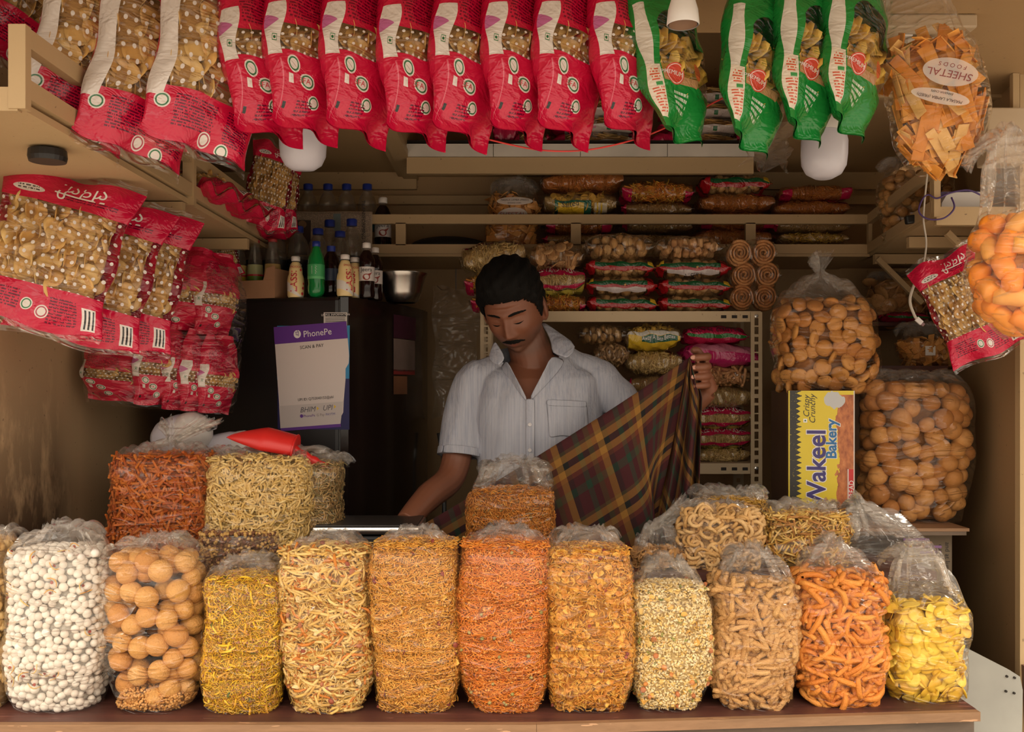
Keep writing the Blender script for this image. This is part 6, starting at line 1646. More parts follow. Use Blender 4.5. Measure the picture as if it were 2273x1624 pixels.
# ---- printed banana chip bag behind, crackers, red packet
zz = 1.50
sh2 = thing('side_shelf', 'dim shelf board on the right wall behind the ball bag', 'shelf', (1.16, 3.12, 1.515)); MB().box(-.19, xr(3.0) - 1.16 - .06, -.18, .2, -.015, 0).build('board', M_WOOD, sh2)
MB().bar((-.15, .15, -.5), (-.15, .15, -.015), .03).build('leg', M_WOOD, sh2); MB().bar((.10, .15, -.5), (.10, .15, -.015), .03).build('leg', M_WOOD, sh2)
MB().box(-.19, .14, .13, .17, -1.49, -.5).build('stand', M_BROWN, sh2)
def shelf_bag(label, px0, px1, ptop, pfill, Y, d, z, seed, tpls, n, mat, nm, core, **k):
    Yc = Y + d / 2; r = thing('snack_bag', label, 'snack bag', (PX((px0 + px1) / 2, Yc), Yc, z))
    b = Bag((px1 - px0) / F * Yc, d, PZ(pfill, Y) - z, top=max(.015, PZ(ptop, Yc) - PZ(pfill, Y)), seed=seed, foot=.95, n=2.8, tw=.6)
    fill(b, r, nm, tpls, n, mat, parts=n, core=core, **k); b.film(r, FILM, pleat=1.5); return r, b
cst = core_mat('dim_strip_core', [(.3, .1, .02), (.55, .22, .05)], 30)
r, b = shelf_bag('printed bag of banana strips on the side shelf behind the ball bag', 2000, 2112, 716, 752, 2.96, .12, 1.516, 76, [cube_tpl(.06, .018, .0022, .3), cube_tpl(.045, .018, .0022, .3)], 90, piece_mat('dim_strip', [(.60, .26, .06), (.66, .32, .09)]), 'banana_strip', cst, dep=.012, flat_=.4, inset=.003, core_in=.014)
MB().box(-.03, .0, -.066, -.0655, .03, .058).build('price_patch', INK_W, r)
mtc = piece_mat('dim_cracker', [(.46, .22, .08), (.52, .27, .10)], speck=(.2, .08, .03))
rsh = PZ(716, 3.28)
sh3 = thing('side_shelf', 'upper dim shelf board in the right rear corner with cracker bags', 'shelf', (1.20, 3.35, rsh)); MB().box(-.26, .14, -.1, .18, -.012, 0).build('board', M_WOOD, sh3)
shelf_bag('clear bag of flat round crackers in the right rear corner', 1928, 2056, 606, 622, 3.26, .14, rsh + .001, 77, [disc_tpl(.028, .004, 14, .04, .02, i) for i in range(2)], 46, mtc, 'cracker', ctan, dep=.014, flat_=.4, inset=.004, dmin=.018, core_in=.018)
r = lie('pinkg', 1965, 2066, 690, 714, 3.22, 'red and yellow packet in the dark right rear corner', group=None)
# ---- banana bag on the wall shelf, buns on the right shelf
r, b = shelf_bag('clear printed bag of banana strips at the left of the wall shelf packets', 1084, 1192, 392, 430, 3.24, .11, ZSH + .0005, 78, [cube_tpl(.06, .018, .0022, .3), cube_tpl(.045, .018, .0022, .3)], 90, bpy.data.materials['dim_strip'], 'banana_strip', cst, dep=.012, flat_=.4, inset=.003, core_in=.014)
sheetal(r, b, .0, .125, 0.0, .9)
r, b = shelf_bag('clear bag of round brown buns on the right shelf behind the speaker', 1962, 2108, 345, 372, 2.86, .16, ZSH + .0005, 79, [ball_tpl(.017, 2, .1, .8, i) for i in range(3)], 80, piece_mat('small_bun', [(.46, .22, .07), (.52, .27, .09)]), 'small_bun', ctan, dep=.004, inset=.016, dmin=.027, core_in=.03)
# ---- payment speaker with cable
M_PUR2 = flat('purple_plastic', (.06, .028, .13), .4)
sp = thing('payment_speaker', 'white and purple payment speaker on the front end of the right shelf', 'speaker', (PX(2140, 2.52), 2.54, ZSH + .001), (0, 0, D(-6)))
m = MB(); m.prism([(-.062, 0), (.058, 0), (.050, .045), (.034, .056), (-.045, .056), (-.060, .030)], -.045, -.005); m.build('white_face', M_WHITE, sp)
m = MB(); m.prism([(-.062, .0), (.098, .0), (.068, .030), (.044, .066), (-.048, .066), (-.064, .034)], -.004, .05); m.build('purple_body', M_PUR2, sp)
MB().box(.0, .045, -.0458, -.045, .006, .014).build('slot', M_DARK, sp)
cbv = thing('purple_cable', 'thin purple cable looping down from the payment speaker', 'cable', (0, 0, 0))
pts = [(2185, 437), (2150, 422), (2110, 428), (2080, 440), (2060, 432), (2046, 445), (2040, 470), (2060, 486), (2095, 484), (2118, 462), (2112, 438)]
def smooth_path(pts, k=6):
    P_ = [Vector(p) for p in pts]; out = []
    for i in range(len(P_) - 1):
        p0, p1, p2, p3 = P_[max(i - 1, 0)], P_[i], P_[i + 1], P_[min(i + 2, len(P_) - 1)]
        for j in range(k):
            t = j / k; out.append(.5 * ((2 * p1) + (-p0 + p2) * t + (2 * p0 - 5 * p1 + 4 * p2 - p3) * t * t + (-p0 + 3 * p1 - 3 * p2 + p3) * t ** 3))
    return out + [P_[-1]]
MB().tube(smooth_path([P(x, y, 2.43 - .01 * math.sin(i)) for i, (x, y) in enumerate(pts)]), .0022, 6).build('cord', M_PUR2, cbv, smooth=True)
wc = thing('white_cable', 'white charging cable hanging from the right shelf with a plug at its end', 'cable', (0, 0, 0))
pts = [(2060, 372), (2052, 450), (2050, 490), (2056, 540), (2048, 590), (2026, 640), (2020, 670), (2030, 700), (2036, 708)]
MB().tube(smooth_path([P(x, y, 2.44) for x, y in pts]), .0022, 6, rs=None).build('cord', flat('grubby_white', (.50, .44, .36), .5), wc, smooth=True)
MB().tube(smooth_path([P(x, y, 2.44) for x, y in pts[4:]]), .0034, 6).build('cord_sleeve', bpy.data.materials['grubby_white'], wc, smooth=True)
q = P(2040, 712, 2.44); MB().cbox(-.006, .006, -.003, .003, -.009, .009, .001).build('plug', M_WHITE, wc, loc=q, rot=(0, D(-48), 0)); MB().box(-.004, .004, -.0015, .0015, -.016, -.0095).build('plug_tip', M_METAL, wc, loc=q, rot=(0, D(-48), 0))
bk = thing('black_phone', 'small black gadget on the right shelf behind the rail', 'phone', P(2040, 462, 2.62)); MB().cbox(-.035, .035, -.01, .01, 0, .022, .004).build('case', M_BLACK, bk, rot=(0, D(-8), 0)); bk.location.z = ZSH + .001
# ---- switch board on the ceiling
M_IV = flat('ivory_plastic', (.48, .36, .23), .45)
sw = thing('switch_board', 'ivory switch board on the ceiling above the right shelf', 'switch board', P(1995, 45, 2.02)); sw.location.z = ZCEIL - .0005
sw.location.y = 2.10; sw.location.x = PX(2000, 2.10)
MB().cbox(-.13, .13, -.07, .07, -.028, 0, .004).build('plate', M_IV, sw)
for i, x in enumerate((-.07, .0, .035)):
    MB().cbox(x - .012, x + .012, -.035, .035, -.033, -.0285, .002).build('switch', M_WHITE if i else M_IV, sw)
ad = thing('wall_adapter', 'white charging adapter plugged in under the switch board', 'adapter', P(2042, 88, 2.10)); MB().cbox(-.035, .035, -.025, .025, -.055, .0, .008).build('adapter_body', M_WHITE, ad); ad.location = (PX(2040, 2.09), 2.09, ZCEIL - .034)
MB().tube(smooth_path([(0, .0, -.055), (-.012, 0, -.08), (-.006, 0, -.11), (.012, 0, -.14)]), .003, 6).build('cord', bpy.data.materials['grubby_white'], ad, smooth=True)
sk = thing('socket_box', 'cream socket box on the right wall above the shelf', 'socket', P(2225, 300, 2.42)); MB().cbox(-.05, .045, -.03, .03, -.075, .06, .004).build('box_body', M_IV, sk); MB().bar((.03, 0, .06), (.03, 0, ZCEIL - sk.location.z - .001), .016).build('conduit', M_RAIL, sk)
# red string across the packets
rstr = thing('red_string', 'red plastic string sagging behind the hanging packets', 'string', (0, 0, 0))
MB().tube(smooth_path([P(x, y, 1.815) for x, y in ((1000, 285), (1095, 312), (1200, 333), (1300, 333), (1400, 312), (1480, 282), (1600, 220), (1690, 180))]), .0016, 5).build('cord', flat('red_string', (.60, .04, .03), .5), rstr, smooth=True)
# ================================================================ shopkeeper
M_SKIN = None
t = NT('skin'); oc = t.objco()
n1 = t.noise(9, 3, .5, oc); n2 = t.noise(220, 2, .5, oc)
c = t.mix((n1 - .3).clamp() * .8, (.215, .078, .040), (.16, .056, .028))
c = t.mix(t.attr('beard') * .55, c, (.10, .055, .04)); c = t.mix(t.attr('lip') * .6, c, (.22, .06, .045))
M_SKIN = t.done(t.bsdf(color=c, rough=.48, spec=.45, normal=t.bump(n2, .12, .001)))
M_HAIR = None
t = NT('black_hair'); oc = t.objco(); hn = t.noise(60, 3, .6, t.scaled(oc, (3, 1, 1)))
M_HAIR = t.done(t.bsdf(color=(.006, .005, .004), rough=.75, spec=.15, normal=t.bump(hn, .8, .004)))
t = NT('shirt_cotton'); oc = t.objco()
st_ = t.noise(1.0, 3, .7, t.scaled(oc, (230, 60, 2.2))); st2 = t.noise(1.0, 2, .6, t.scaled(oc, (60, 20, .8)))
cl = t.mix((st_ - .42).clamp() * 2.4, (.45, .45, .50), (.25, .275, .36)); cl = t.mix((st2 - .5).clamp() * 1.4, cl, (.38, .37, .41))
wr_ = t.noise(7, 4, .55, t.scaled(oc, (1.4, 1.4, .7)), .8)
M_SHIRT = t.done(t.bsdf(color=cl, rough=.85, spec=.2, normal=t.bump(wr_ + st_ * .06, .55, .03)))
# ---- head as a height field
RX, RY, RZ = .0785, .098, .121
def g2(a, b): return np.exp(-(a / b) ** 2)
def jaw(z): 
    q = np.clip(-(z + .01) / .10, 0, 1); return 1 - .27 * q ** 1.6
def disp(x, z):
    """forward displacement of the face at base (x, z)"""
    ax = np.abs(x); d = np.zeros_like(x)
    prof = np.interp(z, [-.052, -.040, -.033, -.010, .012, .03], [0, .013, .026, .017, .008, 0])
    wid = np.interp(z, [-.045, -.033, -.015, .02], [.0165, .0145, .0105, .009])
    d += prof * np.exp(-(x / wid) ** 2)
    d += .006 * g2(ax - .014, .006) * g2(z + .036, .006)                 # nostril wings
    d += .0060 * g2(z - .030, .010) * g2(x, .055)                        # brow
    d -= .0125 * g2(ax - .031, .017) * g2(z - .011, .012)                # eye sockets
    d += .0088 * g2(ax - .031, .0130) * g2(z - .0090, .0070)             # lids
    d -= .0020 * g2(ax - .031, .013) * g2(z + .0005, .0018)              # crease under the lid
    d += .0050 * g2(ax - .046, .016) * g2(z + .022, .016)                # cheek bones
    d += .0050 * g2(x, .030) * g2(z + .060, .014)                        # muzzle
    d += .0050 * g2(x, .019) * g2(z + .0605, .0045) + .0055 * g2(x, .016) * g2(z + .0715, .0048) - .0030 * g2(x, .022) * g2(z + .066, .0018)
    d -= .0045 * g2(x, .022) * g2(z + .082, .006)
    d += .0085 * g2(x, .022) * g2(z + .098, .013)                        # chin
    return d
def face_pt(x, z, off=0.0):
    x = np.asarray(x, float); z = np.asarray(z, float)
    x0 = x / jaw(z); y = -RY * np.sqrt(np.clip(1 - (x0 / RX) ** 2 - (z / RZ) ** 2, .01, 1)) * (1 - .07 * np.exp(-((x0) / .05) ** 2) * (z < .05)) - disp(x0, z) - off
    return np.stack([x, y, z], -1)
def head_np(nu=150, nv=120, off=0.0):
    th = np.linspace(0, 2 * PI, nu, endpoint=False); ph = np.linspace(.03, PI - .03, nv); TH, PH_ = np.meshgrid(th, ph)
    x, y, z = RX * np.sin(PH_) * np.cos(TH), RY * np.sin(PH_) * np.sin(TH), RZ * np.cos(PH_)
    fr_ = y < 0; w = np.clip(-y / .03, 0, 1)
    y = np.where(y > 0, y * 1.04, y * (1 - .07 * np.exp(-(x / .05) ** 2) * (z < .05))); y = y - disp(x, z) * w
    xx = x * jaw(z)
    V = np.stack([xx, y, z], -1).reshape(-1, 3)
    if off: 
        n = V / np.array([RX, RY, RZ]) ** 2; V = V + n / np.linalg.norm(n, axis=1)[:, None] * off
    j = np.arange(nu); f = np.vstack([np.stack([i * nu + j, (i + 1) * nu + j, (i + 1) * nu + (j + 1) % nu, i * nu + (j + 1) % nu], -1) for i in range(nv - 1)])
    return V, f
HC = P(1142, 688, 2.73)
HR = (Matrix.Rotation(D(-6), 3, 'Y') @ Matrix.Rotation(D(-19), 3, 'Z') @ Matrix.Rotation(D(29), 3, 'X'))
HM = np.array(HR)
man = thing('person', 'man in a light grey half-sleeved shirt looking down and holding up a checked cloth', 'person', (PX(1180, 2.8), 2.8, .02))
MO = np.array(man.location)
def H2W(V): return np.asarray(V) @ HM.T + np.array(HC) - MO
mb = MB()
hv, hf = head_np(); mb.add(H2W(hv), hf)
capn = 150; b0 = 0
mb.f.append(tuple(range(150))); mb.mi.append(0); mb.f.append(tuple(range(119 * 150, 120 * 150))[::-1]); mb.mi.append(0)
def blob(c, r, R=None, sub=3):
    v, f = ball_tpl(1, sub, 0, 1); v = v * np.array(r)
    if R is not None: v = v @ np.array(R).T
    return v + np.array(c), clean_faces(f)
for s_ in (-1, 1):
    v, f = blob((0, 0, 0), (.008, .019, .033)); v = v @ np.array(Matrix.Rotation(s_ * .35, 3, 'Z') @ Matrix.Rotation(-.2, 3, 'X')).T
    rim = v.copy(); mb.add(H2W(v + np.array([s_ * .083, .012, -.006])), f)
    v, f = blob((s_ * .079, .006, -.036), (.006, .008, .010)); mb.add(H2W(v), f)
def L(px, py, Y): return P(px, py, Y) - man.location
def ltube(pts, rs, n=16):
    """closed tapered limb; rs are radii or (rx, ry)"""
    m = MB(); m.tube(smooth_path(pts, 5), .01, n, True, rs=list(np.interp(np.linspace(0, len(pts) - 1, (len(pts) - 1) * 5 + 1), range(len(pts)), rs))); return m.v, m.f
mb.add(*ltube([L(1188, 845, 2.80), L(1180, 790, 2.79), L(1162, 735, 2.77), L(1154, 700, 2.765)], [.066, .060, .055, .050], 24))
def stack(rows, n=36):
    """elliptic rings (cx, cy, z, rx, ry) local"""
    V = []; 
    for cx, cy, z, rx, ry in rows:
        for j in range(n):
            a = 2 * PI * j / n; V.append((cx + rx * math.copysign(abs(math.cos(a)) ** .85, math.cos(a)), cy + ry * math.copysign(abs(math.sin(a)) ** .85, math.sin(a)), z))
    f = [(i * n + j, i * n + (j + 1) % n, (i + 1) * n + (j + 1) % n, (i + 1) * n + j) for i in range(len(rows) - 1) for j in range(n)]
    f += [tuple(range(n))[::-1], tuple((len(rows) - 1) * n + j for j in range(n))]; return V, f
x0 = .01
TOR = [(x0, -.005, .86, .150, .110), (x0, -.005, .95, .155, .112), (x0, -.005, 1.08, .150, .112), (x0 + .003, -.006, 1.20, .158, .118), (x0 + .008, -.006, 1.31, .170, .122), (x0 + .010, -.004, 1.40, .174, .118), (x0 + .012, .0, 1.455, .160, .098), (x0 + .012, .005, 1.49, .115, .075), (x0 + .010, .004, 1.53, .066, .058)]
def grow(rows, k): return [(a, b, z + (k if z > 1.5 else 0), rx + k, ry + k) for a, b, z, rx, ry in rows]
mb.add(*stack(grow(TOR, -.010)))
SHL, SHR = L(1052, 850, 2.80), L(1322, 838, 2.81)
EL, WL_ = L(1004, 1052, 2.74), L(900, 1158, 2.56)
ER, WR_ = L(1446, 975, 2.72), L(1572, 866, 2.645)
armL = [SHL, L(1026, 940, 2.785), EL, (EL + WL_) / 2 + Vector((-.004, 0, 0)), WL_]
armR = [SHR, L(1385, 900, 2.78), ER, (ER + WR_) / 2, WR_]
mb.add(*ltube(armL, [.050, .043, .040, .037, .027])); mb.add(*ltube(armR, [.052, .047, .042, .036, .027]))
# left hand (viewer's right): closed on the cloth corner
HP = L(1556, 822, 2.615)
v, f = blob(HP, (.021, .017, .040), Matrix.Rotation(.12, 3, 'Y')); mb.add(v, f)
mb.add(*ltube([WR_, L(1564, 842, 2.628), HP], [.027, .024, .022]))
fing = []
for i, (py, r_, xt) in enumerate(((793, .0098, 1533), (815, .0102, 1536), (836, .0099, 1534), (856, .0088, 1537))):
    pts = [L(1563, py + 2, 2.615), L(1571, py - 2, 2.595), L(1563, py - 1, 2.578), L(1548, py, 2.572), L(xt, py + 1, 2.577)]
    mb.add(*ltube(pts, [r_ * 1.08, r_ * 1.12, r_ * 1.04, r_, r_ * .78], 12)); fing.append(L(xt + 5, py, 2.5705))
mb.add(*ltube([L(1560, 806, 2.622), L(1554, 788, 2.612), L(1545, 777, 2.605), L(1536, 780, 2.60)], [.013, .012, .0105, .0085], 12))
# right hand resting by the scale
v, f = blob(L(893, 1168, 2.545), (.034, .040, .013), Matrix.Rotation(.5, 3, 'Z')); mb.add(v, f)
for i, (dx_, dy_) in enumerate(((-.030, -.035), (-.014, -.044), (.004, -.046), (.020, -.040))):
    c_ = L(893, 1168, 2.545); mb.add(*ltube([c_ + Vector((dx_ * .5, -.01, 0)), c_ + Vector((dx_ * .9, dy_ * .9, .004)), c_ + Vector((dx_ * 1.1 - .006, dy_ * 1.5, -.010))], [.010, .0095, .007], 12))
mb.add(*ltube([L(893, 1168, 2.545) + Vector((.022, .012, 0)), L(893, 1168, 2.545) + Vector((.046, -.012, .0)), L(893, 1168, 2.545) + Vector((.050, -.032, -.004))], [.012, .011, .008], 12))
# legs
for s_ in (-1, 1):
    mb.add(*ltube([Vector((x0 + s_ * .085, 0, .93)), Vector((x0 + s_ * .09, -.005, .50)), Vector((x0 + s_ * .095, .01, .07))], [.085, .060, .045], 18))
    v, f = blob((x0 + s_ * .095, -.045, .032), (.042, .115, .032)); mb.add(v, f)
def remesh(mb, voxel, smooth_it=2):
    me = mb.mesh('tmp', M_SKIN); o = obj('tmp', me); m = o.modifiers.new('r', 'REMESH'); m.mode = 'VOXEL'; m.voxel_size = voxel; m.adaptivity = 0
    if smooth_it: s_ = o.modifiers.new('s', 'SMOOTH'); s_.iterations = smooth_it; s_.factor = .5
    dg = bpy.context.evaluated_depsgraph_get(); r = bpy.data.meshes.new_from_object(o.evaluated_get(dg)); bpy.data.objects.remove(o); bpy.data.meshes.remove(me)
    r.polygons.foreach_set('use_smooth', [True] * len(r.polygons)); return r
body = remesh(mb, .0030, 2); body.name = 'body'
n = len(body.vertices); co = np.empty(n * 3, dtype=np.float32); body.vertices.foreach_get('co', co); co = co.reshape(-1, 3)
hl = (co + MO - np.array(HC)) @ HM                                    # head coordinates
bd = np.clip((-.030 - hl[:, 2]) / .03, 0, 1) * np.clip((.035 - hl[:, 1]) / .03, 0, 1) * np.clip((hl[:, 2] + .125) / .02, 0, 1) * (1 - .8 * g2(hl[:, 0], .016) * g2(hl[:, 2] + .066, .010))
lip = g2(hl[:, 0], .020) * g2(hl[:, 2] + .066, .0085) * (hl[:, 1] < -.08)
for an, av in (('beard', bd), ('lip', lip)):
    a = body.attributes.new(an, 'FLOAT', 'POINT'); a.data.foreach_set('value', av.astype(np.float32))
body.materials.clear(); body.materials.append(M_SKIN)
obj('body', body, man)
for c_ in fing[:3]:
    MB().lathe([(.0055, 0), (.0058, .0008), (.004, .0016)], 12).build('fingernail', flat('nail', (.50, .24, .17), .3) if 'nail' not in bpy.data.materials else bpy.data.materials['nail'], man, loc=c_ + Vector((0, -.0042, 0)), rot=(PI / 2, D(-12), 0), scale=(1.25, .95, 1))
# hair, brows, moustache, lashes
hv, hf = head_np(150, 120)
def hairline(V):
    y = V[:, 1]; return np.interp(y, [-.11, -.085, -.060, -.040, -.022, -.012, .004, .030, .050, .11], [.058, .060, .052, .030, -.018, -.024, .020, .012, -.060, -.075])
kv = hv[:, 2] > hairline(hv) + .0012 * np.sin(hv[:, 0] * 260) + .0014 * np.sin(hv[:, 0] * 910)
kf = hf[np.all(kv[hf], axis=1)]
nn = hv / np.array([RX, RY, RZ]) ** 2; nn /= np.linalg.norm(nn, axis=1)[:, None]
edge = np.clip((hv[:, 2] - hairline(hv)) / .03, 0, 1)
top_ = np.clip(hv[:, 2] / .1, 0, 1)
wob = .0016 * np.sin(hv[:, 0] * 330 + hv[:, 1] * 60) + .0014 * np.sin(hv[:, 0] * 180 - hv[:, 2] * 240)
hvv = hv + nn * (.0012 + (.008 + .026 * top_ ** 1.2) * edge ** .8 + wob * edge)[:, None]
us_, inv = np.unique(kf, return_inverse=True)
hair = obj('hair', mesh_np('hair', H2W(hvv[us_]), inv.reshape(kf.shape), M_HAIR), man); hair.modifiers.new('thick', 'SOLIDIFY').thickness = .003
def face_patch(name, xs, zlo, zhi, off, mat, nz=5, ragged=0.0):
    V = []; g = np.random.default_rng(3)
    for i, x in enumerate(xs):
        for j in range(nz):
            q = j / (nz - 1); z = zlo[i] + (zhi[i] - zlo[i]) * q; bulge = math.sin(PI * q) * math.sin(PI * (i + .5) / len(xs)) ** .5
            V.append(face_pt(x, z + (g.uniform(-ragged, ragged) if q in (0, 1) else 0), off * bulge - .0006)[()])
    f = [(i * nz + j, (i + 1) * nz + j, (i + 1) * nz + j + 1, i * nz + j + 1) for i in range(len(xs) - 1) for j in range(nz - 1)]
    return obj(name, mesh_np(name, H2W(np.array(V)), f, mat), man)
xs = np.linspace(-.033, .033, 25)
zl = -.0575 - .0055 * (np.abs(xs) / .033) ** 2 - .0018 * (np.abs(xs) < .02); zh = -.0465 - .0115 * (np.abs(xs) / .033) ** 1.7 - .002 * g2(xs, .005)
face_patch('moustache', xs, zl, zh + .0015, .0050, M_HAIR, 6, .0012)
for s_ in (-1, 1):
    xs = s_ * np.linspace(.011, .056, 18); q = np.linspace(0, 1, 18)
    zm = .0245 + .0060 * np.sin(q * 2.2) - .004 * q; hw = .0062 * np.minimum(1, .55 + q * 2.5) * (1 - .65 * q ** 1.5)
    face_patch('eyebrow', xs, zm - hw, zm + hw, .0022, M_HAIR, 5, .0007)
    xs = s_ * np.linspace(.0175, .0455, 14); q = np.linspace(-1, 1, 14); zm = .0012 - .0030 * (1 - q ** 2)
    face_patch('eyelash', xs, zm - .0004 - .0022 * (1 - q ** 2), zm + .0003 + .0014 * (1 - q ** 2), .0034, M_HAIR, 5, .0)
    xs = s_ * np.linspace(.018, .045, 12)
xs = np.linspace(-.021, .021, 14); face_patch('mouth_line', xs, np.full(14, -.0668), np.full(14, -.0655), .0006, flat('mouth_shadow', (.10, .03, .025), .6), 4)
# ---------------------------------------------------------------- shirt
sb = MB(); sb.add(*stack(grow(TOR, .006)[1:-1] + [(x0 + .010, .004, 1.535, .073, .066)], 48))
sb.add(*ltube([SHL + Vector((.03, 0, .012)), SHL, L(1028, 930, 2.785), L(1020, 1010, 2.765)], [.050, .058, .058, .060], 28))
sb.add(*ltube([SHR + Vector((-.03, 0, .012)), SHR, L(1372, 885, 2.785), L(1408, 935, 2.75)], [.050, .058, .055, .052], 28))
sb.add(*ltube([SHL + Vector((.01, 0, .012)), Vector((x0 - .05, .008, 1.500)), Vector((x0 + .07, .008, 1.503)), SHR + Vector((-.01, 0, .012))], [.046, .050, .050, .046], 24))
shm = remesh(sb, .0045, 6); shm.name = 'shirt'
n = len(shm.vertices); co = np.empty(n * 3, dtype=np.float32); shm.vertices.foreach_get('co', co); co = co.reshape(-1, 3).astype(float)
no = np.empty(n * 3, dtype=np.float32); shm.vertices.foreach_get('normal', no); no = no.reshape(-1, 3)
X, Y_, Z = co.T
fold = .0035 * np.sin(X * 42 + Z * 9 + 1.5 * np.sin(Z * 11)) * np.clip((1.36 - Z) / .15, .25, 1) + .003 * np.sin((X * .8 - Z) * 46 + 2 * np.sin(X * 20)) * g2(np.abs(X - x0) - .14, .05) + .0018 * np.sin(X * 95 - Z * 22)
co2 = co + no * fold[:, None]; shm.vertices.foreach_set('co', co2.astype(np.float32).ravel())
# neck opening and V
def inpoly(px, py, poly):
    c = np.zeros(len(px), bool); j = len(poly) - 1
    for i in range(len(poly)):
        (xi, yi), (xj, yj) = poly[i], poly[j]
        c ^= ((yi > py) != (yj > py)) & (px < (xj - xi) * (py - yi) / (yj - yi + 1e-12) + xi); j = i
    return c
from mathutils.bvhtree import BVHTree
bmv = bmesh.new(); bmv.from_mesh(shm); bvh = BVHTree.FromBMesh(bmv); bmv.free()
bm = bmesh.new(); bm.from_mesh(shm); bm.faces.ensure_lookup_table()
fc = np.array([f.calc_center_median()[:] for f in bm.faces]); W_ = fc + MO
fpx, fpy = CX + F * W_[:, 0] / W_[:, 1], HY - F * (W_[:, 2] - ZC) / W_[:, 1]
cut = inpoly(fpx, fpy, [(1108, 770), (1115, 802), (1131, 832), (1151, 863), (1170, 889), (1178, 889), (1204, 855), (1227, 823), (1240, 796), (1246, 765), (1180, 700)]) & (fc[:, 1] < .0)
cut |= (fc[:, 2] > 1.508) & (((fc[:, 0] - x0 - .01) / .060) ** 2 + ((fc[:, 1] - .004) / .056) ** 2 < 1)
cut |= fc[:, 2] < .955
bmesh.ops.delete(bm, geom=[bm.faces[i] for i in np.where(cut)[0]], context='FACES'); bm.to_mesh(shm); bm.free()
shm.materials.clear(); shm.materials.append(M_SHIRT); shm.polygons.foreach_set('use_smooth', [True] * len(shm.polygons))
sho = obj('shirt', shm, man)
co0 = Vector((0, 0, ZC)) - man.location
def on_shirt(px, py, lift=.002, dflt=2.68):
    d = Vector(((px - CX) / F, 1, (HY - py) / F)); d.normalize(); h = bvh.ray_cast(co0, d)
    p = h[0] if h[0] is not None else L(px, py, dflt)
    return p - d * lift
def strip(name, rows, mat, par, th=.0022):
    """rows of 3-D points -> surface with thickness"""
    n = len(rows[0]); V = [p for r in rows for p in r]
    f = [(i * n + j, i * n + j + 1, (i + 1) * n + j + 1, (i + 1) * n + j) for i in range(len(rows) - 1) for j in range(n - 1)]
    o = obj(name, mesh_np(name, np.array([tuple(p) for p in V]), f, mat), par); o.modifiers.new('thick', 'SOLIDIFY').thickness = th; s_ = o.modifiers.new('sub', 'SUBSURF'); s_.levels = 1; s_.render_levels = 1; return o
def lerp(a, b, q): return a + (b - a) * q
# collar leaves, lapels, placket
rows = []
inn = [(1197, 716, 2.80), (1214, 738, 2.755), (1224, 762, 2.715), (1222, 786, 2.685)]; mid = [(1206, 714, 2.81), (1232, 735, 2.755), (1252, 760, 2.705), (1250, 792, 2.665)]; outr = [(1216, 722, 2.80), (1252, 746, 2.75), (1288, 769, 2.695), (1259, 800, 2.660)]
strip('collar', [[L(*p) for p in c_] for c_ in zip(inn, mid, outr)], M_SHIRT, sho)
inn = [(1098, 752, 2.74), (1110, 772, 2.705), (1124, 796, 2.678)]; mid = [(1092, 764, 2.735), (1100, 784, 2.70), (1112, 806, 2.672)]; outr = [(1090, 776, 2.735), (1078, 800, 2.70), (1108, 812, 2.670)]
strip('collar', [[L(*p) for p in c_] for c_ in zip(inn, mid, outr)], M_SHIRT, sho)
V1 = [(1222, 786), (1210, 815), (1192, 850), (1173, 886)]; V2 = [(1257, 800), (1240, 824), (1212, 856), (1178, 888)]
strip('lapel', [[L(a[0], a[1], 2.672), (L(a[0], a[1], 2.668) + on_shirt((a[0] + b_[0]) / 2, (a[1] + b_[1]) / 2, .006)) / 2 * 0 + on_shirt((a[0] + b_[0]) / 2 + 4, (a[1] + b_[1]) / 2, .008), on_shirt(b_[0], b_[1], .003)] for a, b_ in zip(V1, V2)], M_SHIRT, sho)
V1 = [(1124, 796), (1138, 825), (1155, 856), (1171, 886)]; V2 = [(1108, 812), (1124, 836), (1146, 864), (1166, 890)]
strip('lapel', [[L(a[0], a[1], 2.672), on_shirt((a[0] + b_[0]) / 2, (a[1] + b_[1]) / 2 + 2, .008), on_shirt(b_[0], b_[1], .003)] for a, b_ in zip(V1, V2)], M_SHIRT, sho)
strip('placket', [[on_shirt(1167 + i * 0, y, .003), on_shirt(1176, y, .0045), on_shirt(1187, y, .003)] for i, y in enumerate(range(884, 1080, 14))], M_SHIRT, sho, .0015)
for y in (942, 999):
    q = on_shirt(1176, y, .0062); MB().lathe([(.0052, 0), (.0052, .0012), (.0046, .0019), (.0034, .0015), (.0, .0014)], 16, cap=False).build('button', flat('shirt_button', (.62, .58, .58), .3) if y == 942 else bpy.data.materials['shirt_button'], sho, loc=q, rot=(PI / 2, 0, 0), smooth=True)
# breast pocket
pg = [[on_shirt(1213 + (1303 - 1213) * i / 6 + (6 * q), 886 + (90 if True else 0) * q + (2 if i in (0, 6) else 0) - (0 if q < .99 else 10 * (1 - abs(i - 2) / 4)) + 4 * (i / 6) * (1 - q), .003) for i in range(7)] for q in np.linspace(0, 1, 6)]
strip('pocket', pg, M_SHIRT, sho, .0012)
pg = [[on_shirt(1213 + (1303 - 1213) * i / 6, 886 + 14 * q + 4 * i / 6, .0045) for i in range(7)] for q in (0, .5, 1)]
strip('pocket_hem', pg, M_SHIRT, sho, .0012)
# sleeve hem
hb_ = MB()
ax = (L(1020, 1010, 2.765) - L(1028, 930, 2.785)).normalized(); u_ = ax.orthogonal().normalized(); w_ = ax.cross(u_); c_ = L(1020, 1010, 2.765)
rows = [[c_ - ax * (.020 * k) + (u_ * math.cos(a) + w_ * math.sin(a)) * (.0625 - .0008 * k) for a in np.linspace(0, 2 * PI, 25)] for k in (-.15, .5, 1)]
strip('sleeve_hem', rows, M_SHIRT, sho, .0015)
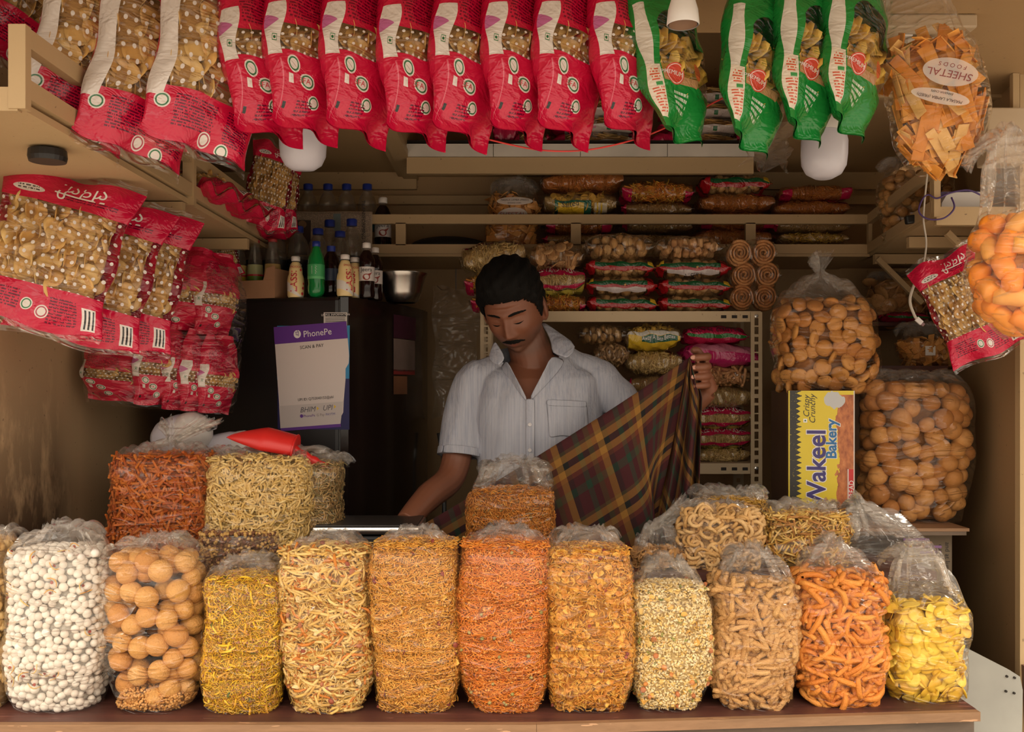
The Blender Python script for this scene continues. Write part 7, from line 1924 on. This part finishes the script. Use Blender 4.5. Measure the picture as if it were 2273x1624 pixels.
# trousers
tr_ = MB(); tr_.add(*stack([(x0, 0, .93, .158, .118), (x0, 0, .99, .156, .116)]))
for s_ in (-1, 1): tr_.add(*ltube([Vector((x0 + s_ * .08, 0, .95)), Vector((x0 + s_ * .09, -.005, .50)), Vector((x0 + s_ * .095, .01, .10))], [.098, .078, .066], 20))
tr_.build('trousers', flat('dark_trousers', (.03, .03, .035), .8), man, smooth=True)
# ================================================================ checked cloth
t = NT('checked_cotton'); U, V = t.uv()
MAR, OLV, MUS, DRK, RUS, GRC = (.060, .016, .018), (.080, .056, .024), (.28, .135, .030), (.016, .017, .016), (.13, .036, .020), (.022, .048, .030)
warp_ = t.ramp((U / 1.06).fract(), [(0, MAR), (.16, DRK), (.28, MUS), (.43, RUS), (.54, OLV), (.66, MAR), (.80, GRC), (.92, MAR)], 'CONSTANT')
weft = t.ramp((V / 1.5 + .0).fract(), [(0, MAR), (.15, OLV), (.20, MUS), (.31, DRK), (.41, MUS), (.51, RUS), (.58, MAR), (.72, GRC), (.84, MAR)], 'CONSTANT')
cc = t.mix(.5, warp_, weft); cc = t.mix(1.0, (0, 0, 0), cc)
wv = t.noise(1.0, 2, .6, t.scaled(t.n('UVMap', uv_map='UVMap').outputs[0], (160, 40, 1)))
cc = t.mix((wv - .4).clamp() * .6, cc, (.035, .022, .016))
M_CLOTH = t.done(t.bsdf(color=cc, rough=.9, spec=.15, normal=t.bump(t.noise(6, 4, .55, t.objco()), .35, .02)))
ck = thing('checked_cloth', 'maroon, mustard and green checked cloth stretched between the man\'s hands', 'cloth', L(1533, 795, 2.585) + man.location)
CO = np.array(ck.location)
NS, NTT = 90, 44; V = []; UV = []
for i in range(NS + 1):
    s_ = i / NS; ex, ey = 1533 + (880 - 1533) * s_, 792 + (1198 - 792) * s_ + 14 * math.sin(PI * s_) * (.6)
    Ye = 2.575 - .005 * s_ + .012 * math.sin(PI * min(1, s_ * 1.2))
    q = min(1, s_ / .30); dxp = -.20 + (.31 + .20) * q * q * (3 - 2 * q)
    for j in range(NTT + 1):
        tt = j / NTT * 520
        x_, y_ = ex + dxp * tt, ey + .95 * tt
        Yd = Ye + (.012 * math.sin(s_ * 15 + .004 * tt) + .006 * math.sin(s_ * 33 + 1)) * min(1, tt / 120) + .010 * tt / 520 + .014 * math.exp(-s_ * 9) * math.sin(tt * .02)
        V.append(np.array(P(x_, y_, Yd)) - CO); UV.append((s_ * 7.6, tt / 100))
f = [(i * (NTT + 1) + j, (i + 1) * (NTT + 1) + j, (i + 1) * (NTT + 1) + j + 1, i * (NTT + 1) + j + 1) for i in range(NS) for j in range(NTT)]
# gathered tail falling from the fist
b0 = len(V); NA, NBb = 56, 40
for i in range(NA + 1):
    a = i / NA
    for j in range(NBb + 1):
        q = j / NBb; yb = 792 + 470 * q + 10 * a * (1 - q)
        xl = 1530 - 92 * q ** .9; xrr = 1533 + 28 * min(1, q * 6) - 12 * q
        x_ = xl + (xrr - xl) * (a + .03 * math.sin(a * 18) * q)
        Yd = 2.578 + (.026 * math.sin(a * 2 * PI * 2.4 + 1.2) * min(1, q * 2.5) + .008 * math.sin(a * 21 + q * 3)) - .012 * a + .012 * q
        V.append(np.array(P(x_, yb, Yd)) - CO); UV.append((a * 3.0 + .55 * q + 3.1, q * 4.7 - a * 1.4 + 2))
f += [(b0 + i * (NBb + 1) + j, b0 + (i + 1) * (NBb + 1) + j, b0 + (i + 1) * (NBb + 1) + j + 1, b0 + i * (NBb + 1) + j + 1) for i in range(NA) for j in range(NBb)]
cko = obj('cloth', mesh_np('cloth', np.array(V), f, M_CLOTH, uv=np.array(UV)), ck); cko.modifiers.new('thick', 'SOLIDIFY').thickness = .0012

# ================================================================ last small things
fs = thing('plastic_sheet', 'clear plastic sleeve hanging on the wall between the refrigerator and the rack', 'plastic bag', P(1012, 930, 3.30))
pk = Pillow(.16, .03, .44, seed=90, seal=.02, crumple=2.0); pk.skin(fs, FILM_DULL)
MB().bar((0, 0, .43), (0, .0, .50), .003).build('hanging_string', INK_K, fs)
wc_ = thing('wire_coil', 'dark coil of wire on the ceiling between the green packets', 'wire coil', (PX(1838, 1.98), 1.98, ZCEIL - .018))
for i in range(3): MB().tube([(.030 * math.cos(a), .030 * math.sin(a), .005 * math.sin(3 * a + i)) for a in np.linspace(0, 2 * PI, 33)], .006, 6, cap=False).build('loop', flat('olive_wire', (.05, .06, .03), .5) if i == 0 else bpy.data.materials['olive_wire'], wc_, loc=(.004 * i, 0, -.010 * i + .008), smooth=True)
fl = thing('plastic_sheet', 'crumpled clear film hanging from the loft end beside the round bulb', 'plastic bag', P(1705, 372, 2.75), (0, 0, .3))
pk = Pillow(.14, .06, .12, seed=91, seal=.02, crumple=2.6); o_ = pk.skin(fl, FILM_DULL)
